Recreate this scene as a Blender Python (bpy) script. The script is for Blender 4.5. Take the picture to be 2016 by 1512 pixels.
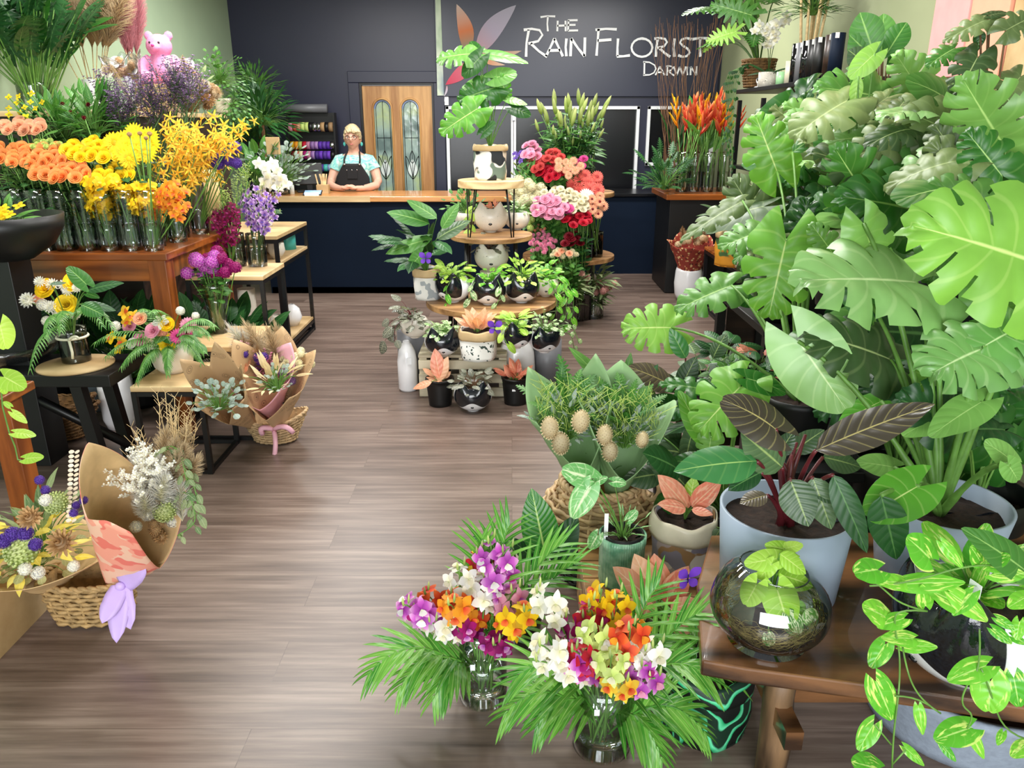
import bpy, math, random
import numpy as np
from mathutils import Vector, Matrix
for o in list(bpy.data.objects): bpy.data.objects.remove(o)
S = bpy.context.scene; C = S.collection
PI = math.pi; R = math.radians
# ---------------------------------------------------------------- camera, sky, light, exposure
FPX, PITCH, CAMH = 1514.0, R(18.8), 1.55
cd = bpy.data.cameras.new('camera'); cam = bpy.data.objects.new('camera', cd); C.objects.link(cam)
cam.location = (0, 0, CAMH); cam.rotation_euler = (PI/2-PITCH, 0, 0)
cd.sensor_width = 36; cd.lens = 36*FPX/2016; cd.clip_start = .02
S.camera = cam
w = bpy.data.worlds.new('daylight'); S.world = w; w.use_nodes = True
w.node_tree.nodes['Background'].inputs[0].default_value = (.88, .94, 1, 1)
w.node_tree.nodes['Background'].inputs[1].default_value = .38
def area(name, loc, size, sy, power, col=(1, 1, 1), tgt=None):
    l = bpy.data.lights.new(name, 'AREA'); l.shape = 'RECTANGLE'; l.size = size; l.size_y = sy
    l.energy = power*1.25; l.color = col
    o = bpy.data.objects.new(name, l); C.objects.link(o); o.location = loc
    if tgt: o.rotation_euler = (Vector(tgt)-Vector(loc)).to_track_quat('-Z', 'Y').to_euler()
    return o
area('shopfront_daylight', (-.2, -3.1, 1.7), 4.8, 2.0, 250, (.95, .98, 1), (0, 4.5, 1.5))
for x, y, p in ((-1.6, 3.3, 34), (.5, 3.2, 38), (-1.6, 4.9, 42), (.6, 4.9, 46), (-1.5, 7.0, 46), (1.0, 7.2, 56)):
    area('ceiling_panel_light', (x, y, 2.93), 1.1, .3, p, (1, .98, .95))
area('warm_wall_washer', (1.75, 3.8, 2.9), .9, .2, 5, (1, .78, .48), (2.3, 3.6, 2.0))
S.cycles.transparent_max_bounces = 32
S.view_settings.view_transform = 'Standard'; S.view_settings.look = 'None'
S.view_settings.gamma = 1; S.view_settings.exposure = .2; S.view_settings.use_curve_mapping = False
# ---------------------------------------------------------------- pixel helpers (photo frame -> room metres)
_c, _s = math.cos(PITCH), math.sin(PITCH)
def ray(x, y):
    u = (x-1008)/FPX; v = (y-756)/FPX
    return u, _c-v*_s, -_s-v*_c
def G(x, y, z=0):
    a, b, d = ray(x, y); t = (z-CAMH)/d
    return Vector((a*t, b*t, z))
def D(x, y, Y):
    a, b, d = ray(x, y); t = Y/b
    return Vector((a*t, Y, CAMH+d*t))
def mpp(y, Y): return Y/(FPX*ray(1008, y)[1])      # metres per pixel at that depth
rnd = random.Random(7)
U = rnd.uniform
# ---------------------------------------------------------------- mesh builder
class MB:
    def __init__(s): s.V = []; s.F = []; s.M = []; s.A = []; s.S = []; s.n = 0
    def add(s, g, X=None, m=0, sm=True, r=None):
        V, F, A = g
        if X is not None:
            Mx = np.array(X); V = V @ Mx[:3, :3].T + Mx[:3, 3]
        if r is not None: A = A.copy(); A[:, 2] = r
        s.V.append(V); s.F.append(np.where(F >= 0, F+s.n, -1)); s.A.append(A)
        s.M.append(np.full(len(F), m)); s.S.append(np.full(len(F), sm)); s.n += len(V)
        return s
    def mesh(s, name, mats):
        V = np.concatenate(s.V); F = np.concatenate(s.F); A = np.concatenate(s.A)
        me = bpy.data.meshes.new(name)
        cnt = (F >= 0).sum(1); idx = F[F >= 0]
        me.vertices.add(len(V)); me.vertices.foreach_set('co', V.astype(np.float32).ravel())
        me.loops.add(len(idx)); me.loops.foreach_set('vertex_index', idx.astype(np.int32))
        me.polygons.add(len(F))
        me.polygons.foreach_set('loop_start', np.concatenate(([0], np.cumsum(cnt)[:-1])).astype(np.int32))
        me.polygons.foreach_set('loop_total', cnt.astype(np.int32))
        me.polygons.foreach_set('material_index', np.concatenate(s.M).astype(np.int32))
        me.polygons.foreach_set('use_smooth', np.concatenate(s.S).astype(bool))
        at = me.attributes.new('lf', 'FLOAT_VECTOR', 'POINT'); at.data.foreach_set('vector', A.astype(np.float32).ravel())
        me.update(calc_edges=True)
        for m in (mats if isinstance(mats, (list, tuple)) else [mats]): me.materials.append(MATS[m])
        return me
    def obj(s, name, mats, parent=None, loc=None, bev=0):
        return newobj(name, s.mesh(name, mats), parent, loc, bev)
def newobj(name, me, parent=None, loc=None, bev=0, rot=None, sc=None):
    o = bpy.data.objects.new(name, me); C.objects.link(o)
    if parent: o.parent = parent
    if loc is not None: o.location = loc
    if rot is not None: o.rotation_mode = 'QUATERNION'; o.rotation_quaternion = rot
    if sc is not None: o.scale = (sc, sc, sc) if not hasattr(sc, '__len__') else sc
    if bev:
        b = o.modifiers.new('bevel', 'BEVEL'); b.width = bev; b.segments = 2; b.limit_method = 'ANGLE'; b.angle_limit = R(50)
    return o
def tag(o, label, cat, group=None, kind=None):
    o['label'] = label; o['category'] = cat
    if group: o['group'] = group
    if kind: o['kind'] = kind
    return o
def T(name, label, cat, loc=(0, 0, 0), group=None, rz=0):
    o = bpy.data.objects.new(name, None); C.objects.link(o); o.empty_display_size = .05
    o.location = loc; o.rotation_euler = (0, 0, rz)
    return tag(o, label, cat, group)
def struct(o): o['kind'] = 'structure'; return o
def copy_thing(root, loc, label=None, rz=None, sc=None, cat=None):
    r = root.copy(); C.objects.link(r); r.location = loc
    if rz is not None: r.rotation_euler = (0, 0, rz)
    if sc: r.scale = (sc, sc, sc)
    if label: r['label'] = label
    for ch in list(root.children):
        c2 = ch.copy(); C.objects.link(c2); c2.parent = r
        for g in ch.children:
            d = g.copy(); C.objects.link(d); d.parent = c2
    return r
def TR(loc=(0, 0, 0), rx=0, ry=0, rz=0, s=1):
    sc = Matrix.Diagonal((s, s, s, 1)) if not hasattr(s, '__len__') else Matrix.Diagonal((*s, 1))
    return Matrix.Translation(loc) @ Matrix.Rotation(rz, 4, 'Z') @ Matrix.Rotation(ry, 4, 'Y') @ Matrix.Rotation(rx, 4, 'X') @ sc
def frame(p, d, n=(0, 0, 1), s=1):
    """local Y -> d, local Z ~ n"""
    y = Vector(d).normalized(); n = Vector(n); x = y.cross(n)
    if x.length < 1e-4: x = y.cross(Vector((1, .01, 0)))
    x.normalize(); z = x.cross(y)
    M = Matrix((x*s, y*s, z*s)).transposed().to_4x4(); M.translation = Vector(p)
    return M
def _A(n): return np.zeros((n, 3))
# ---------------------------------------------------------------- primitives
def box(cx, cy, cz, sx, sy, sz):
    V = np.array([(cx+i*sx/2, cy+j*sy/2, cz+k*sz/2) for k in (-1, 1) for j in (-1, 1) for i in (-1, 1)], float)
    F = np.array([(0, 2, 3, 1), (4, 5, 7, 6), (0, 1, 5, 4), (2, 6, 7, 3), (0, 4, 6, 2), (1, 3, 7, 5)])
    return V, F, _A(8)
def prism(poly, z0, z1):
    n = len(poly); V = [(x, y, z0) for x, y in poly]+[(x, y, z1) for x, y in poly]
    c = np.mean(np.array(poly), 0); V += [(c[0], c[1], z0), (c[0], c[1], z1)]
    F = []
    for i in range(n):
        j = (i+1) % n; F += [(i, j, n+j, n+i), (2*n, j, i, -1), (2*n+1, n+i, n+j, -1)]
    return np.array(V, float), np.array(F), _A(len(V))
def grid(nu, nv, fn, wrap=False, A=None):
    """fn(i/nu, j/nv) -> xyz"""
    V = []; At = []
    for i in range(nu+1):
        for j in range(nv+1): V.append(fn(i/nu, j/nv)); At.append((i/nu, j/nv, 0))
    F = [(i*(nv+1)+j, (i+1)*(nv+1)+j, (i+1)*(nv+1)+j+1, i*(nv+1)+j+1) for i in range(nu) for j in range(nv)]
    return np.array(V, float), np.array(F), np.array(At, float)
def tube(pts, rad, n=6, cap=True):
    P = [Vector(p) for p in pts]; k = len(P)
    rr = [rad]*k if not hasattr(rad, '__len__') else rad
    V = []; A = []; up = None
    for i in range(k):
        t = (P[min(i+1, k-1)]-P[max(i-1, 0)]).normalized()
        if up is None: up = t.orthogonal().normalized()
        up = (up-t*up.dot(t))
        up = up.normalized() if up.length > 1e-5 else t.orthogonal().normalized()
        b = t.cross(up)
        for a in range(n):
            q = P[i]+(up*math.cos(2*PI*a/n)+b*math.sin(2*PI*a/n))*rr[i]; V.append(q[:]); A.append((i/(k-1), a/n, 0))
    F = [(i*n+a, i*n+(a+1) % n, (i+1)*n+(a+1) % n, (i+1)*n+a) for i in range(k-1) for a in range(n)]
    if cap:
        V += [P[0][:], P[-1][:]]; A += [(0, 0, 0), (1, 0, 0)]
        F += [(k*n, (a+1) % n, a, -1) for a in range(n)]+[(k*n+1, (k-1)*n+a, (k-1)*n+(a+1) % n, -1) for a in range(n)]
    return np.array(V, float), np.array(F), np.array(A, float)
def lathe(prof, n=28, sx=1, sy=1):
    V = []; A = []; k = len(prof)
    for i, (r, z) in enumerate(prof):
        for a in range(n):
            t = 2*PI*a/n; V.append((r*math.cos(t)*sx, r*math.sin(t)*sy, z)); A.append((i/max(1, k-1), a/n, 0))
    F = [(i*n+a, i*n+(a+1) % n, (i+1)*n+(a+1) % n, (i+1)*n+a) for i in range(k-1) for a in range(n)]
    return np.array(V, float), np.array(F), np.array(A, float)
def ball(rx, ry=None, rz=None, c=(0, 0, 0), n=12, m=8):
    ry = ry or rx; rz = rz or rx
    V, F, A = lathe([(math.sin(PI*i/m)+1e-5, -math.cos(PI*i/m)) for i in range(m+1)], n)
    return V*np.array((rx, ry, rz))+np.array(c), F, A
def bez(p0, p1, p2, n=8):
    p0, p1, p2 = Vector(p0), Vector(p1), Vector(p2)
    return [p0*(1-t)**2+p1*2*t*(1-t)+p2*t*t for t in [i/n for i in range(n+1)]]
# ---------------------------------------------------------------- leaves: base at origin, tip along +Y, face +Z
def _w(kind, s):
    if kind == 'ovate': return math.sin(PI*min(1, s**.75))**.8 if s < 1 else 0
    if kind == 'lance': return math.sin(PI*s**.62)**1.0 if 0 < s < 1 else 0
    if kind == 'strap': return min(1, (s*7+.25))*(1-s**5)*(.9+.1*math.sin(PI*s)) if s < 1 else 0
    if kind == 'obov': return math.sin(PI*s**1.25)**.75 if 0 < s < 1 else 0
    if kind == 'round': return math.sqrt(max(0, 1-(2*s-1)**2))
    if kind == 'needle': return (1-s)**.6*(.5+.5*min(1, s*6))
    if kind in ('heart', 'monstera', 'philo'): return (max(0, 1-s**1.6))**.62*(.88+.12*math.sin(PI*s))
    return math.sin(PI*s)
_LC = {}
def leaf(kind='ovate', W=.3, droop=.15, fold=.12, wave=0, ns=8, nq=2, gap=.42, twist=0):
    """unit length leaf, half width W"""
    key = (kind, W, droop, fold, wave, ns, nq, gap, twist)
    if key in _LC: return _LC[key]
    V = []; A = []; mon = kind == 'monstera'; phi = kind == 'philo'
    if mon: ns = 44
    if phi: ns = 45
    for i in range(ns+1):
        s = i/ns; e = _w(kind, s)
        if mon:
            k = i % 7
            e *= (.93, .97, 1.03, 1.06, 1.05, 1.02, .97)[k] if 8 < i < 40 else 1
        if phi:
            k = i % 5; e *= (.33, .66, 1.0, 1.0, .62)[k] if 2 < i < 44 else 1
        if kind in ('heart', 'monstera', 'philo'):
            ang = R(158)*(1-s)**1.8+R(62)*(1-(1-s)**1.8)-R(25)*s
        elif kind == 'ovate': ang = R(80)-R(30)*s
        else: ang = R(75)-R(20)*s
        m0 = .0 if kind not in ('heart', 'monstera', 'philo') else .0
        for j in range(-nq, nq+1):
            q = j/nq; a = abs(q)
            ww = W*e*a
            if kind in ('heart', 'monstera', 'philo'):
                s2 = s*(.94) ; x = math.sin(ang)*ww; y = s2+math.cos(ang)*ww*(1 if s > .04 else 1)
            else: x = ww; y = s+.10*a*W*math.cos(ang)*math.sin(PI*s)*2
            X_ = x*(1 if q >= 0 else -1)
            z = fold*abs(x)*1.0-.5*fold*x*x/max(W, .05)*1.2-droop*y*abs(y)-droop*.9*x*x/max(W, .1)
            z += wave*math.sin(s*PI*7+(.5 if q > 0 else 0))*a*a*W
            z += twist*X_*y
            if mon: z += W*a*(.10*math.sin(PI*(i % 7)/7)-.16*a*a*(1+.5*math.sin(i//7*2.3+(q > 0)*1.7)))
            V.append((X_, y, z)); A.append((s, q, 0))
    n = 2*nq+1
    F = [(i*n+j, i*n+j+1, (i+1)*n+j+1, (i+1)*n+j) for i in range(ns) for j in range(n-1)]
    if mon:   # open the slots between the fingers
        def cut(f):
            i, j = f[0]//n, f[0] % n; k = i % 7; q = min(abs(j-nq), abs(j+1-nq))/nq
            g1 = .26+.35*(((i//7)*37+(j < nq)*13) % 10)/10
            return 7 < i < 41 and ((k == 0 and q > g1) or (k == 6 and q > g1+.3))
        F = [f for f in F if not cut(f)]
    g = (np.array(V, float), np.array(F), np.array(A, float)); _LC[key] = g
    return g
def put_leaf(mb, p, d, n, L, g, r=None, m=0):
    mb.add(g, frame(p, d, n, L), m=m, r=rnd.random() if r is None else r)
# ---------------------------------------------------------------- materials
MATS = {}
def lin(h):
    if isinstance(h, str):
        h = [int(h[i:i+2], 16)/255 for i in (0, 2, 4)]
    return tuple(((x+.055)/1.055)**2.4 if x > .04045 else x/12.92 for x in h)+(1,)
class NT:
    def __init__(s, name):
        m = bpy.data.materials.new(name); m.use_nodes = True; MATS[name] = m
        s.m = m; s.t = m.node_tree; s.b = s.t.nodes['Principled BSDF']; s.out = s.t.nodes['Material Output']
    def n(s, ty, **k):
        x = s.t.nodes.new('ShaderNode'+ty)
        for a, b in k.items():
            if isinstance(a, str) and a.startswith('i_'): x.inputs[int(a[2:])].default_value = b
            else: setattr(x, a, b)
        return x
    def l(s, a, b): s.t.links.new(a, b)
    def ramp(s, fac, stops):
        r = s.n('ValToRGB'); e = r.color_ramp.elements
        while len(e) < len(stops): e.new(.5)
        for x, (p, c) in zip(e, stops): x.position = p; x.color = c
        s.l(fac, r.inputs[0]); return r.outputs[0]
    def mix(s, f, a, b, ty='MIX'):
        x = s.n('MixRGB', blend_type=ty)
        for i, v in enumerate((f, a, b)):
            if hasattr(v, 'is_linked') or hasattr(v, 'links'): s.l(v, x.inputs[i])
            else: x.inputs[i].default_value = v
        return x.outputs[0]
    def math(s, op, a, b=0, c=0):
        x = s.n('Math', operation=op)
        for i, v in enumerate((a, b, c)):
            if hasattr(v, 'links'): s.l(v, x.inputs[i])
            else: x.inputs[i].default_value = v
        return x.outputs[0]
    def coord(s, sc=(1, 1, 1), kind='Object'):
        c = s.n('TexCoord'); mp = s.n('Mapping'); mp.inputs[3].default_value = sc
        s.l(c.outputs[kind], mp.inputs[0]); return mp.outputs[0]
    def noise(s, co, sc, det=3, rough=.5):
        x = s.n('TexNoise'); x.inputs['Scale'].default_value = sc; x.inputs['Detail'].default_value = det
        x.inputs['Roughness'].default_value = rough; s.l(co, x.inputs['Vector']); return x.outputs[0]
    def bump(s, h, st=.3, dist=.01):
        b = s.n('Bump'); b.inputs['Strength'].default_value = st; b.inputs['Distance'].default_value = dist
        s.l(h, b.inputs['Height']); s.l(b.outputs[0], s.b.inputs['Normal'])
def sc3(c, k): return tuple(min(1, x*k) for x in c[:3])+(1,)
def pmat(name, col, rough=.5, var=.12, vs=12, bump=0, bs=60, metal=0, sub=0, spec=.5, coat=0, emit=0):
    q = NT(name); c = lin(col) if isinstance(col, str) else col
    co = q.coord()
    if var:
        q.l(q.ramp(q.noise(co, vs), [(.3, sc3(c, 1-var)), (.7, sc3(c, 1+var))]), q.b.inputs['Base Color'])
    else: q.b.inputs['Base Color'].default_value = c
    q.b.inputs['Roughness'].default_value = rough; q.b.inputs['Metallic'].default_value = metal
    q.b.inputs['Specular IOR Level'].default_value = spec; q.b.inputs['Coat Weight'].default_value = coat
    if sub: q.b.inputs['Subsurface Weight'].default_value = sub; q.b.inputs['Subsurface Radius'].default_value = (.02, .01, .008)
    if bump: q.bump(q.noise(co, bs, 4), bump, .003)
    if emit: q.b.inputs['Emission Color'].default_value = c; q.b.inputs['Emission Strength'].default_value = emit
    return name
def leafmat(name, c0, c1, vein, ribs=9, spec=.5, rough=.35, varieg=None, veinw=.05, ribv=.35, trans=.25):
    """c0..c1 leaf to leaf variation, vein = midrib and side ribs colour, varieg = (colour, amount)"""
    q = NT(name); c0, c1, vein = lin(c0), lin(c1), lin(vein)
    at = q.n('Attribute', attribute_name='lf'); sp = q.n('SeparateXYZ'); q.l(at.outputs['Vector'], sp.inputs[0])
    s, t, r = sp.outputs
    oi = q.n('ObjectInfo')
    rr = q.math('FRACT', q.math('ADD', r, oi.outputs['Random']))
    base = q.ramp(rr, [(0, c0), (1, c1)])
    n = q.noise(q.coord(), 9, 3)
    base = q.mix(.5, base, q.ramp(n, [(.3, (.75, .75, .75, 1)), (.7, (1.2, 1.2, 1.2, 1))]), 'MULTIPLY')
    at_ = q.math('ABSOLUTE', t)
    if varieg:
        nv = q.n('TexNoise'); nv.inputs['Scale'].default_value = varieg[2] if len(varieg) > 2 else 4; nv.inputs['Detail'].default_value = 4
        cb = q.n('CombineXYZ'); q.l(q.math('MULTIPLY', s, 1.5), cb.inputs[0]); q.l(q.math('MULTIPLY', t, 2.2), cb.inputs[1]); q.l(q.math('MULTIPLY', rr, 40), cb.inputs[2])
        q.l(cb.outputs[0], nv.inputs['Vector'])
        k = varieg[1]
        f = q.ramp(nv.outputs[0], [(k-.03, (0, 0, 0, 1)), (k+.03, (1, 1, 1, 1))])
        base = q.mix(f, base, lin(varieg[0]))
    mid = q.ramp(at_, [(veinw*.4, (1, 1, 1, 1)), (veinw*1.5, (0, 0, 0, 1))])
    rb = q.math('SINE', q.math('MULTIPLY', q.math('SUBTRACT', s, q.math('MULTIPLY', at_, .16)), ribs*2*PI))
    rib = q.math('MULTIPLY', q.ramp(rb, [(.86, (0, 0, 0, 1)), (.98, (1, 1, 1, 1))]), ribv)
    vv = q.math('MAXIMUM', mid, rib)
    base = q.mix(vv, base, vein)
    q.l(base, q.b.inputs['Base Color'])
    q.b.inputs['Roughness'].default_value = rough; q.b.inputs['Specular IOR Level'].default_value = spec
    q.bump(q.math('MULTIPLY', rb, -1), .25, .0015)
    if trans:
        tr = q.n('BsdfTranslucent'); q.l(q.mix(1, base, (1, 1, .6, 1), 'MULTIPLY'), tr.inputs[0])
        mx = q.n('MixShader'); mx.inputs[0].default_value = trans
        q.l(q.b.outputs[0], mx.inputs[1]); q.l(tr.outputs[0], mx.inputs[2]); q.l(mx.outputs[0], q.out.inputs[0])
    return name
def petal(name, inner, outer, edge=None, rough=.55, speck=None):
    """petal colour runs from the throat (s=0) to the rim (s=1)"""
    q = NT(name); at = q.n('Attribute', attribute_name='lf'); sp = q.n('SeparateXYZ'); q.l(at.outputs['Vector'], sp.inputs[0])
    oi = q.n('ObjectInfo')
    st = [(0, lin(inner)), (.55, lin(outer))]
    if edge: st.append((.97, lin(edge)))
    base = q.ramp(sp.outputs[0], st)
    v = q.ramp(q.math('FRACT', q.math('ADD', sp.outputs[2], oi.outputs['Random'])), [(0, (.62, .62, .66, 1)), (1, (1.15, 1.12, 1.08, 1))])
    q.l(q.mix(1, base, v, 'MULTIPLY'), q.b.inputs['Base Color'])
    q.b.inputs['Roughness'].default_value = rough; q.b.inputs['Specular IOR Level'].default_value = .3
    tr = q.n('BsdfTranslucent'); q.l(base, tr.inputs[0]); mx = q.n('MixShader'); mx.inputs[0].default_value = .3
    q.l(q.b.outputs[0], mx.inputs[1]); q.l(tr.outputs[0], mx.inputs[2]); q.l(mx.outputs[0], q.out.inputs[0])
    return name
def woodmat(name, a, b, rough=.4, sc=(1.5, 14, 14), ns=2.2, bump=.15, coat=0):
    q = NT(name); co = q.coord(sc)
    n = q.noise(co, ns, 6, .6)
    wv = q.n('TexWave', wave_type='RINGS'); wv.inputs['Scale'].default_value = .35; wv.inputs['Distortion'].default_value = 7; wv.inputs['Detail'].default_value = 3
    q.l(co, wv.inputs[0])
    f = q.mix(.35, n, wv.outputs[0])
    q.l(q.ramp(f, [(.28, lin(a)), (.68, lin(b))]), q.b.inputs['Base Color'])
    q.b.inputs['Roughness'].default_value = rough; q.b.inputs['Coat Weight'].default_value = coat; q.bump(n, bump, .002)
def thinglass(name, tint=(1, 1, 1, 1), rough=.02, k=1.0):
    q = NT(name); tr = q.n('BsdfTransparent'); tr.inputs[0].default_value = tint
    gl = q.n('BsdfGlossy'); gl.inputs['Roughness'].default_value = rough; gl.inputs[0].default_value = (1, 1, 1, 1)
    lw = q.n('LayerWeight'); lw.inputs[0].default_value = .35
    f = q.math('MULTIPLY', q.ramp(lw.outputs['Fresnel'], [(0, (.05, .05, .05, 1)), (1, (.85, .85, .85, 1))]), k)
    mx = q.n('MixShader'); q.l(f, mx.inputs[0]); q.l(tr.outputs[0], mx.inputs[1]); q.l(gl.outputs[0], mx.inputs[2]); q.l(mx.outputs[0], q.out.inputs[0])
thinglass('glass', (.975, .99, .995, 1), .02, 1.15); thinglass('smoke_glass', (.22, .24, .22, 1)); thinglass('cello', (.95, .96, 1, 1), .12, .9)
q = NT('water'); q.b.inputs['Transmission Weight'].default_value = 1; q.b.inputs['Roughness'].default_value = 0; q.b.inputs['IOR'].default_value = 1.33
q.b.inputs['Base Color'].default_value = (.93, .97, .97, 1)
thinglass('water_thin', (.95, .98, .98, 1), .03, .9)
pmat('navy_wall', '22243a', .42, .04, 3); pmat('navy_counter', '081628', .65, .06, 3, spec=.15); pmat('black_gloss', '07080d', .25, 0)
pmat('black_metal', '0d0d0f', .4, 0); pmat('black_plastic', '0c0d0e', .45, .05); pmat('green_wall', 'a9bfa0', .7, .04, 2); pmat('olive_wall', 'a0a883', .7, .04, 2); pmat('ceil', 'a8a8a4', .8, .02)
pmat('sign_panel', '25283c', .35, .04, 2); pmat('white_paint', 'eef0f4', .4, .02); pmat('sign_white', 'f4f6f8', .5, 0)
woodmat('door_wood', 'a5713d', 'd6a468', .45, (14, 14, 1.2)); woodmat('table_wood', '6e3611', 'a65c24', .3, (1.5, 14, 14), coat=.3)
woodmat('leg_wood', '6e3611', 'a65c24', .35, (14, 14, 1.5)); woodmat('pale_wood', 'cda877', 'ecd09e', .5); woodmat('bench_wood', '2e1c10', '7d5433', .28, (2, 10, 10), coat=.5)
woodmat('bench_leg', '3a2a1c', '8a6a4a', .5, (12, 12, 2)); woodmat('shelf_wood', '7a5532', 'c29562', .45); woodmat('pallet_wood', '9a9078', 'd8ceb2', .7); woodmat('counter_wood', '8a5125', 'dc9c5a', .3, (1.2, 10, 10), coat=.4)
woodmat('bleached', 'bfae90', 'e2d6bc', .5); woodmat('kraft', 'a98a5c', 'cdb083', .75, (3, 3, 3), bump=.05); woodmat('dark_wood', '1c120c', '35231a', .4)
pmat('soil', '2a1b12', .95, .5, 60, 1, 90); pmat('bark', '6b4a2e', .9, .5, 80, 1, 120)
pmat('white_ceramic', 'f0f0f2', .18, .02, coat=.3); pmat('cream_ceramic', 'ded6c8', .3, .06, 20); pmat('black_glaze', '0b0d12', .08, .3, 30, .25, 25, coat=.6)
pmat('grey_pot', '94a2b4', .45, .04, 6); pmat('dark_grey_pot', '6b6c70', .4, .05); pmat('concrete', '8f99a8', .8, .1, 60, .4, 80); pmat('cream_glaze', 'ddd5bd', .35, .08, 20, .3, 15)
pmat('wicker', 'a58657', .7, .35, 40, .5, 120); pmat('pale_wicker', 'c3a47a', .65, .3, 30, .4, 120); pmat('dark_wicker', '15120f', .5, .3, 30); pmat('brown_wicker', '7c5a34', .7, .35, 40, .5, 120)
pmat('skin', 'cf9e88', .5, .05, 12, sub=.1); pmat('hair', 'c8b48c', .45, .12, 90, .6, 160); pmat('apron', '0c0c10', .8, .1, 60); pmat('lip', 'b0655c', .4, 0); pmat('eye', 'f2efe9', .2, 0); pmat('iris', '2c3b4a', .1, 0)
q = NT('blouse'); q.l(q.ramp(q.noise(q.coord(), 16, 3), [(.36, lin('c4d8d0')), (.5, lin('63b4b0')), (.6, lin('b4d4c8')), (.72, lin('4a9a9e'))]), q.b.inputs['Base Color']); q.b.inputs['Roughness'].default_value = .8
pmat('teal', '49b5ad', .4, 0); pmat('silver', 'c8c8cc', .25, 0, metal=1); pmat('stem', '5f8a3a', .5, .2, 30); pmat('dark_stem', '3c5a26', .5, .2, 30); pmat('brown_stem', '6a4a30', .7, .2, 30); pmat('maroon_stem', '5a1c22', .4, .2)
pmat('straw', 'cdb283', .8, .2, 60); pmat('kraft_flat', 'c9a878', .75, .08, 30); pmat('pink_teddy', 'dc88ae', .95, .08, 80, .8, 220); pmat('pink_card', 'f2a0a0', .7, .05); pmat('peach_card', 'f0a58a', .7, .05)
# ---------------------------------------------------------------- leaf palette
leafmat('monstera', '2b6a20', '7fb058', 'b0d480', 7, rough=.36, veinw=.025, ribv=.12, trans=.15)
leafmat('monstera_grey', '2f4a26', '7f9258', 'a8b87c', 7, rough=.42, veinw=.025, ribv=.12, trans=.12)
leafmat('monstera_pale', '5f9c48', 'a4cc84', 'cfe6ac', 7, rough=.36, veinw=.025, ribv=.2, spec=.6)
leafmat('monstera_lime', '549c2a', '9ccc5c', 'd0e890', 7, rough=.4, veinw=.025, ribv=.18)
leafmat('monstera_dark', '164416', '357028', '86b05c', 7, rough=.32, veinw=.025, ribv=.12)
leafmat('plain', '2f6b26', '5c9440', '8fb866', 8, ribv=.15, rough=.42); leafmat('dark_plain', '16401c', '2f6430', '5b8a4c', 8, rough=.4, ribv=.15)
leafmat('lime', '93c83c', 'c4e765', 'd9f08c', 7, rough=.4, trans=.35)
leafmat('pothos', '4fa82c', '7fcb3c', 'b8df7c', 5, rough=.3, varieg=('cfe67a', .6, 1.6), ribv=.08)
leafmat('variegated', '3f7f34', '6aa548', 'c9dca4', 6, varieg=('e6edc4', .52, 3), ribv=.1)
leafmat('bronze', '2c2920', '5a5042', 'b0a468', 9, spec=.6, rough=.3, veinw=.03, ribv=.3, trans=.08)
leafmat('bronze_green', '2d4a2c', '55704a', '93a868', 9, spec=.5, rough=.38, ribv=.15, trans=.1)
leafmat('philo_lip', '2b6e48', '5da04c', 'a8cf78', 6, spec=.5, rough=.3, veinw=.03, ribv=.12)
leafmat('pink_leaf', 'e8735f', 'f3a083', 'f6c4a0', 6, varieg=('f6b79a', .56, 2), ribv=.3, trans=.3)
leafmat('peach_leaf', 'e6a07c', 'f2bf98', 'f6d3ae', 6, trans=.3); leafmat('silver_leaf', '4b4a40', '77786a', 'b8b79c', 7, varieg=('a8ad9c', .55, 8), ribv=.6, rough=.25)
leafmat('syngonium', '57a054', '86c877', 'e3f2c4', 6, varieg=('cfe8b8', .58, 2), ribv=.3, veinw=.1)
leafmat('palm', '3f8a2a', '7cb84a', 'a8d070', 3, rough=.35, veinw=.08, ribv=0); leafmat('fern', '3f7f30', '7cb05a', '8ab86a', 3, ribv=0)
leafmat('euc', '7f9488', 'a9b8ae', 'c3cfc4', 3, rough=.6, ribv=0); leafmat('sage', '5f7d4c', '9aa878', 'b8c096', 4, rough=.6, ribv=.1); leafmat('dried_green', '7f8450', 'b3ae78', 'c8c490', 4, rough=.7)
leafmat('straw_leaf', 'c9b07c', 'e6d6ae', 'ead8a8', 3, rough=.8, ribv=0); leafmat('yellow_leaf', 'e2c93c', 'f6e37a', 'f4e88c', 3, rough=.6, ribv=0); leafmat('pale_dried', 'e0d0b8', 'f2e8d8', 'f2e8d8', 3, rough=.8, ribv=0)
leafmat('green_paper', '8db27c', '9cc08a', '9cc08a', 3, rough=.6, ribv=0, veinw=.001); leafmat('banana', '2f7a2c', '5fa83c', 'b8d884', 14, rough=.3, ribv=.35)
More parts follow.
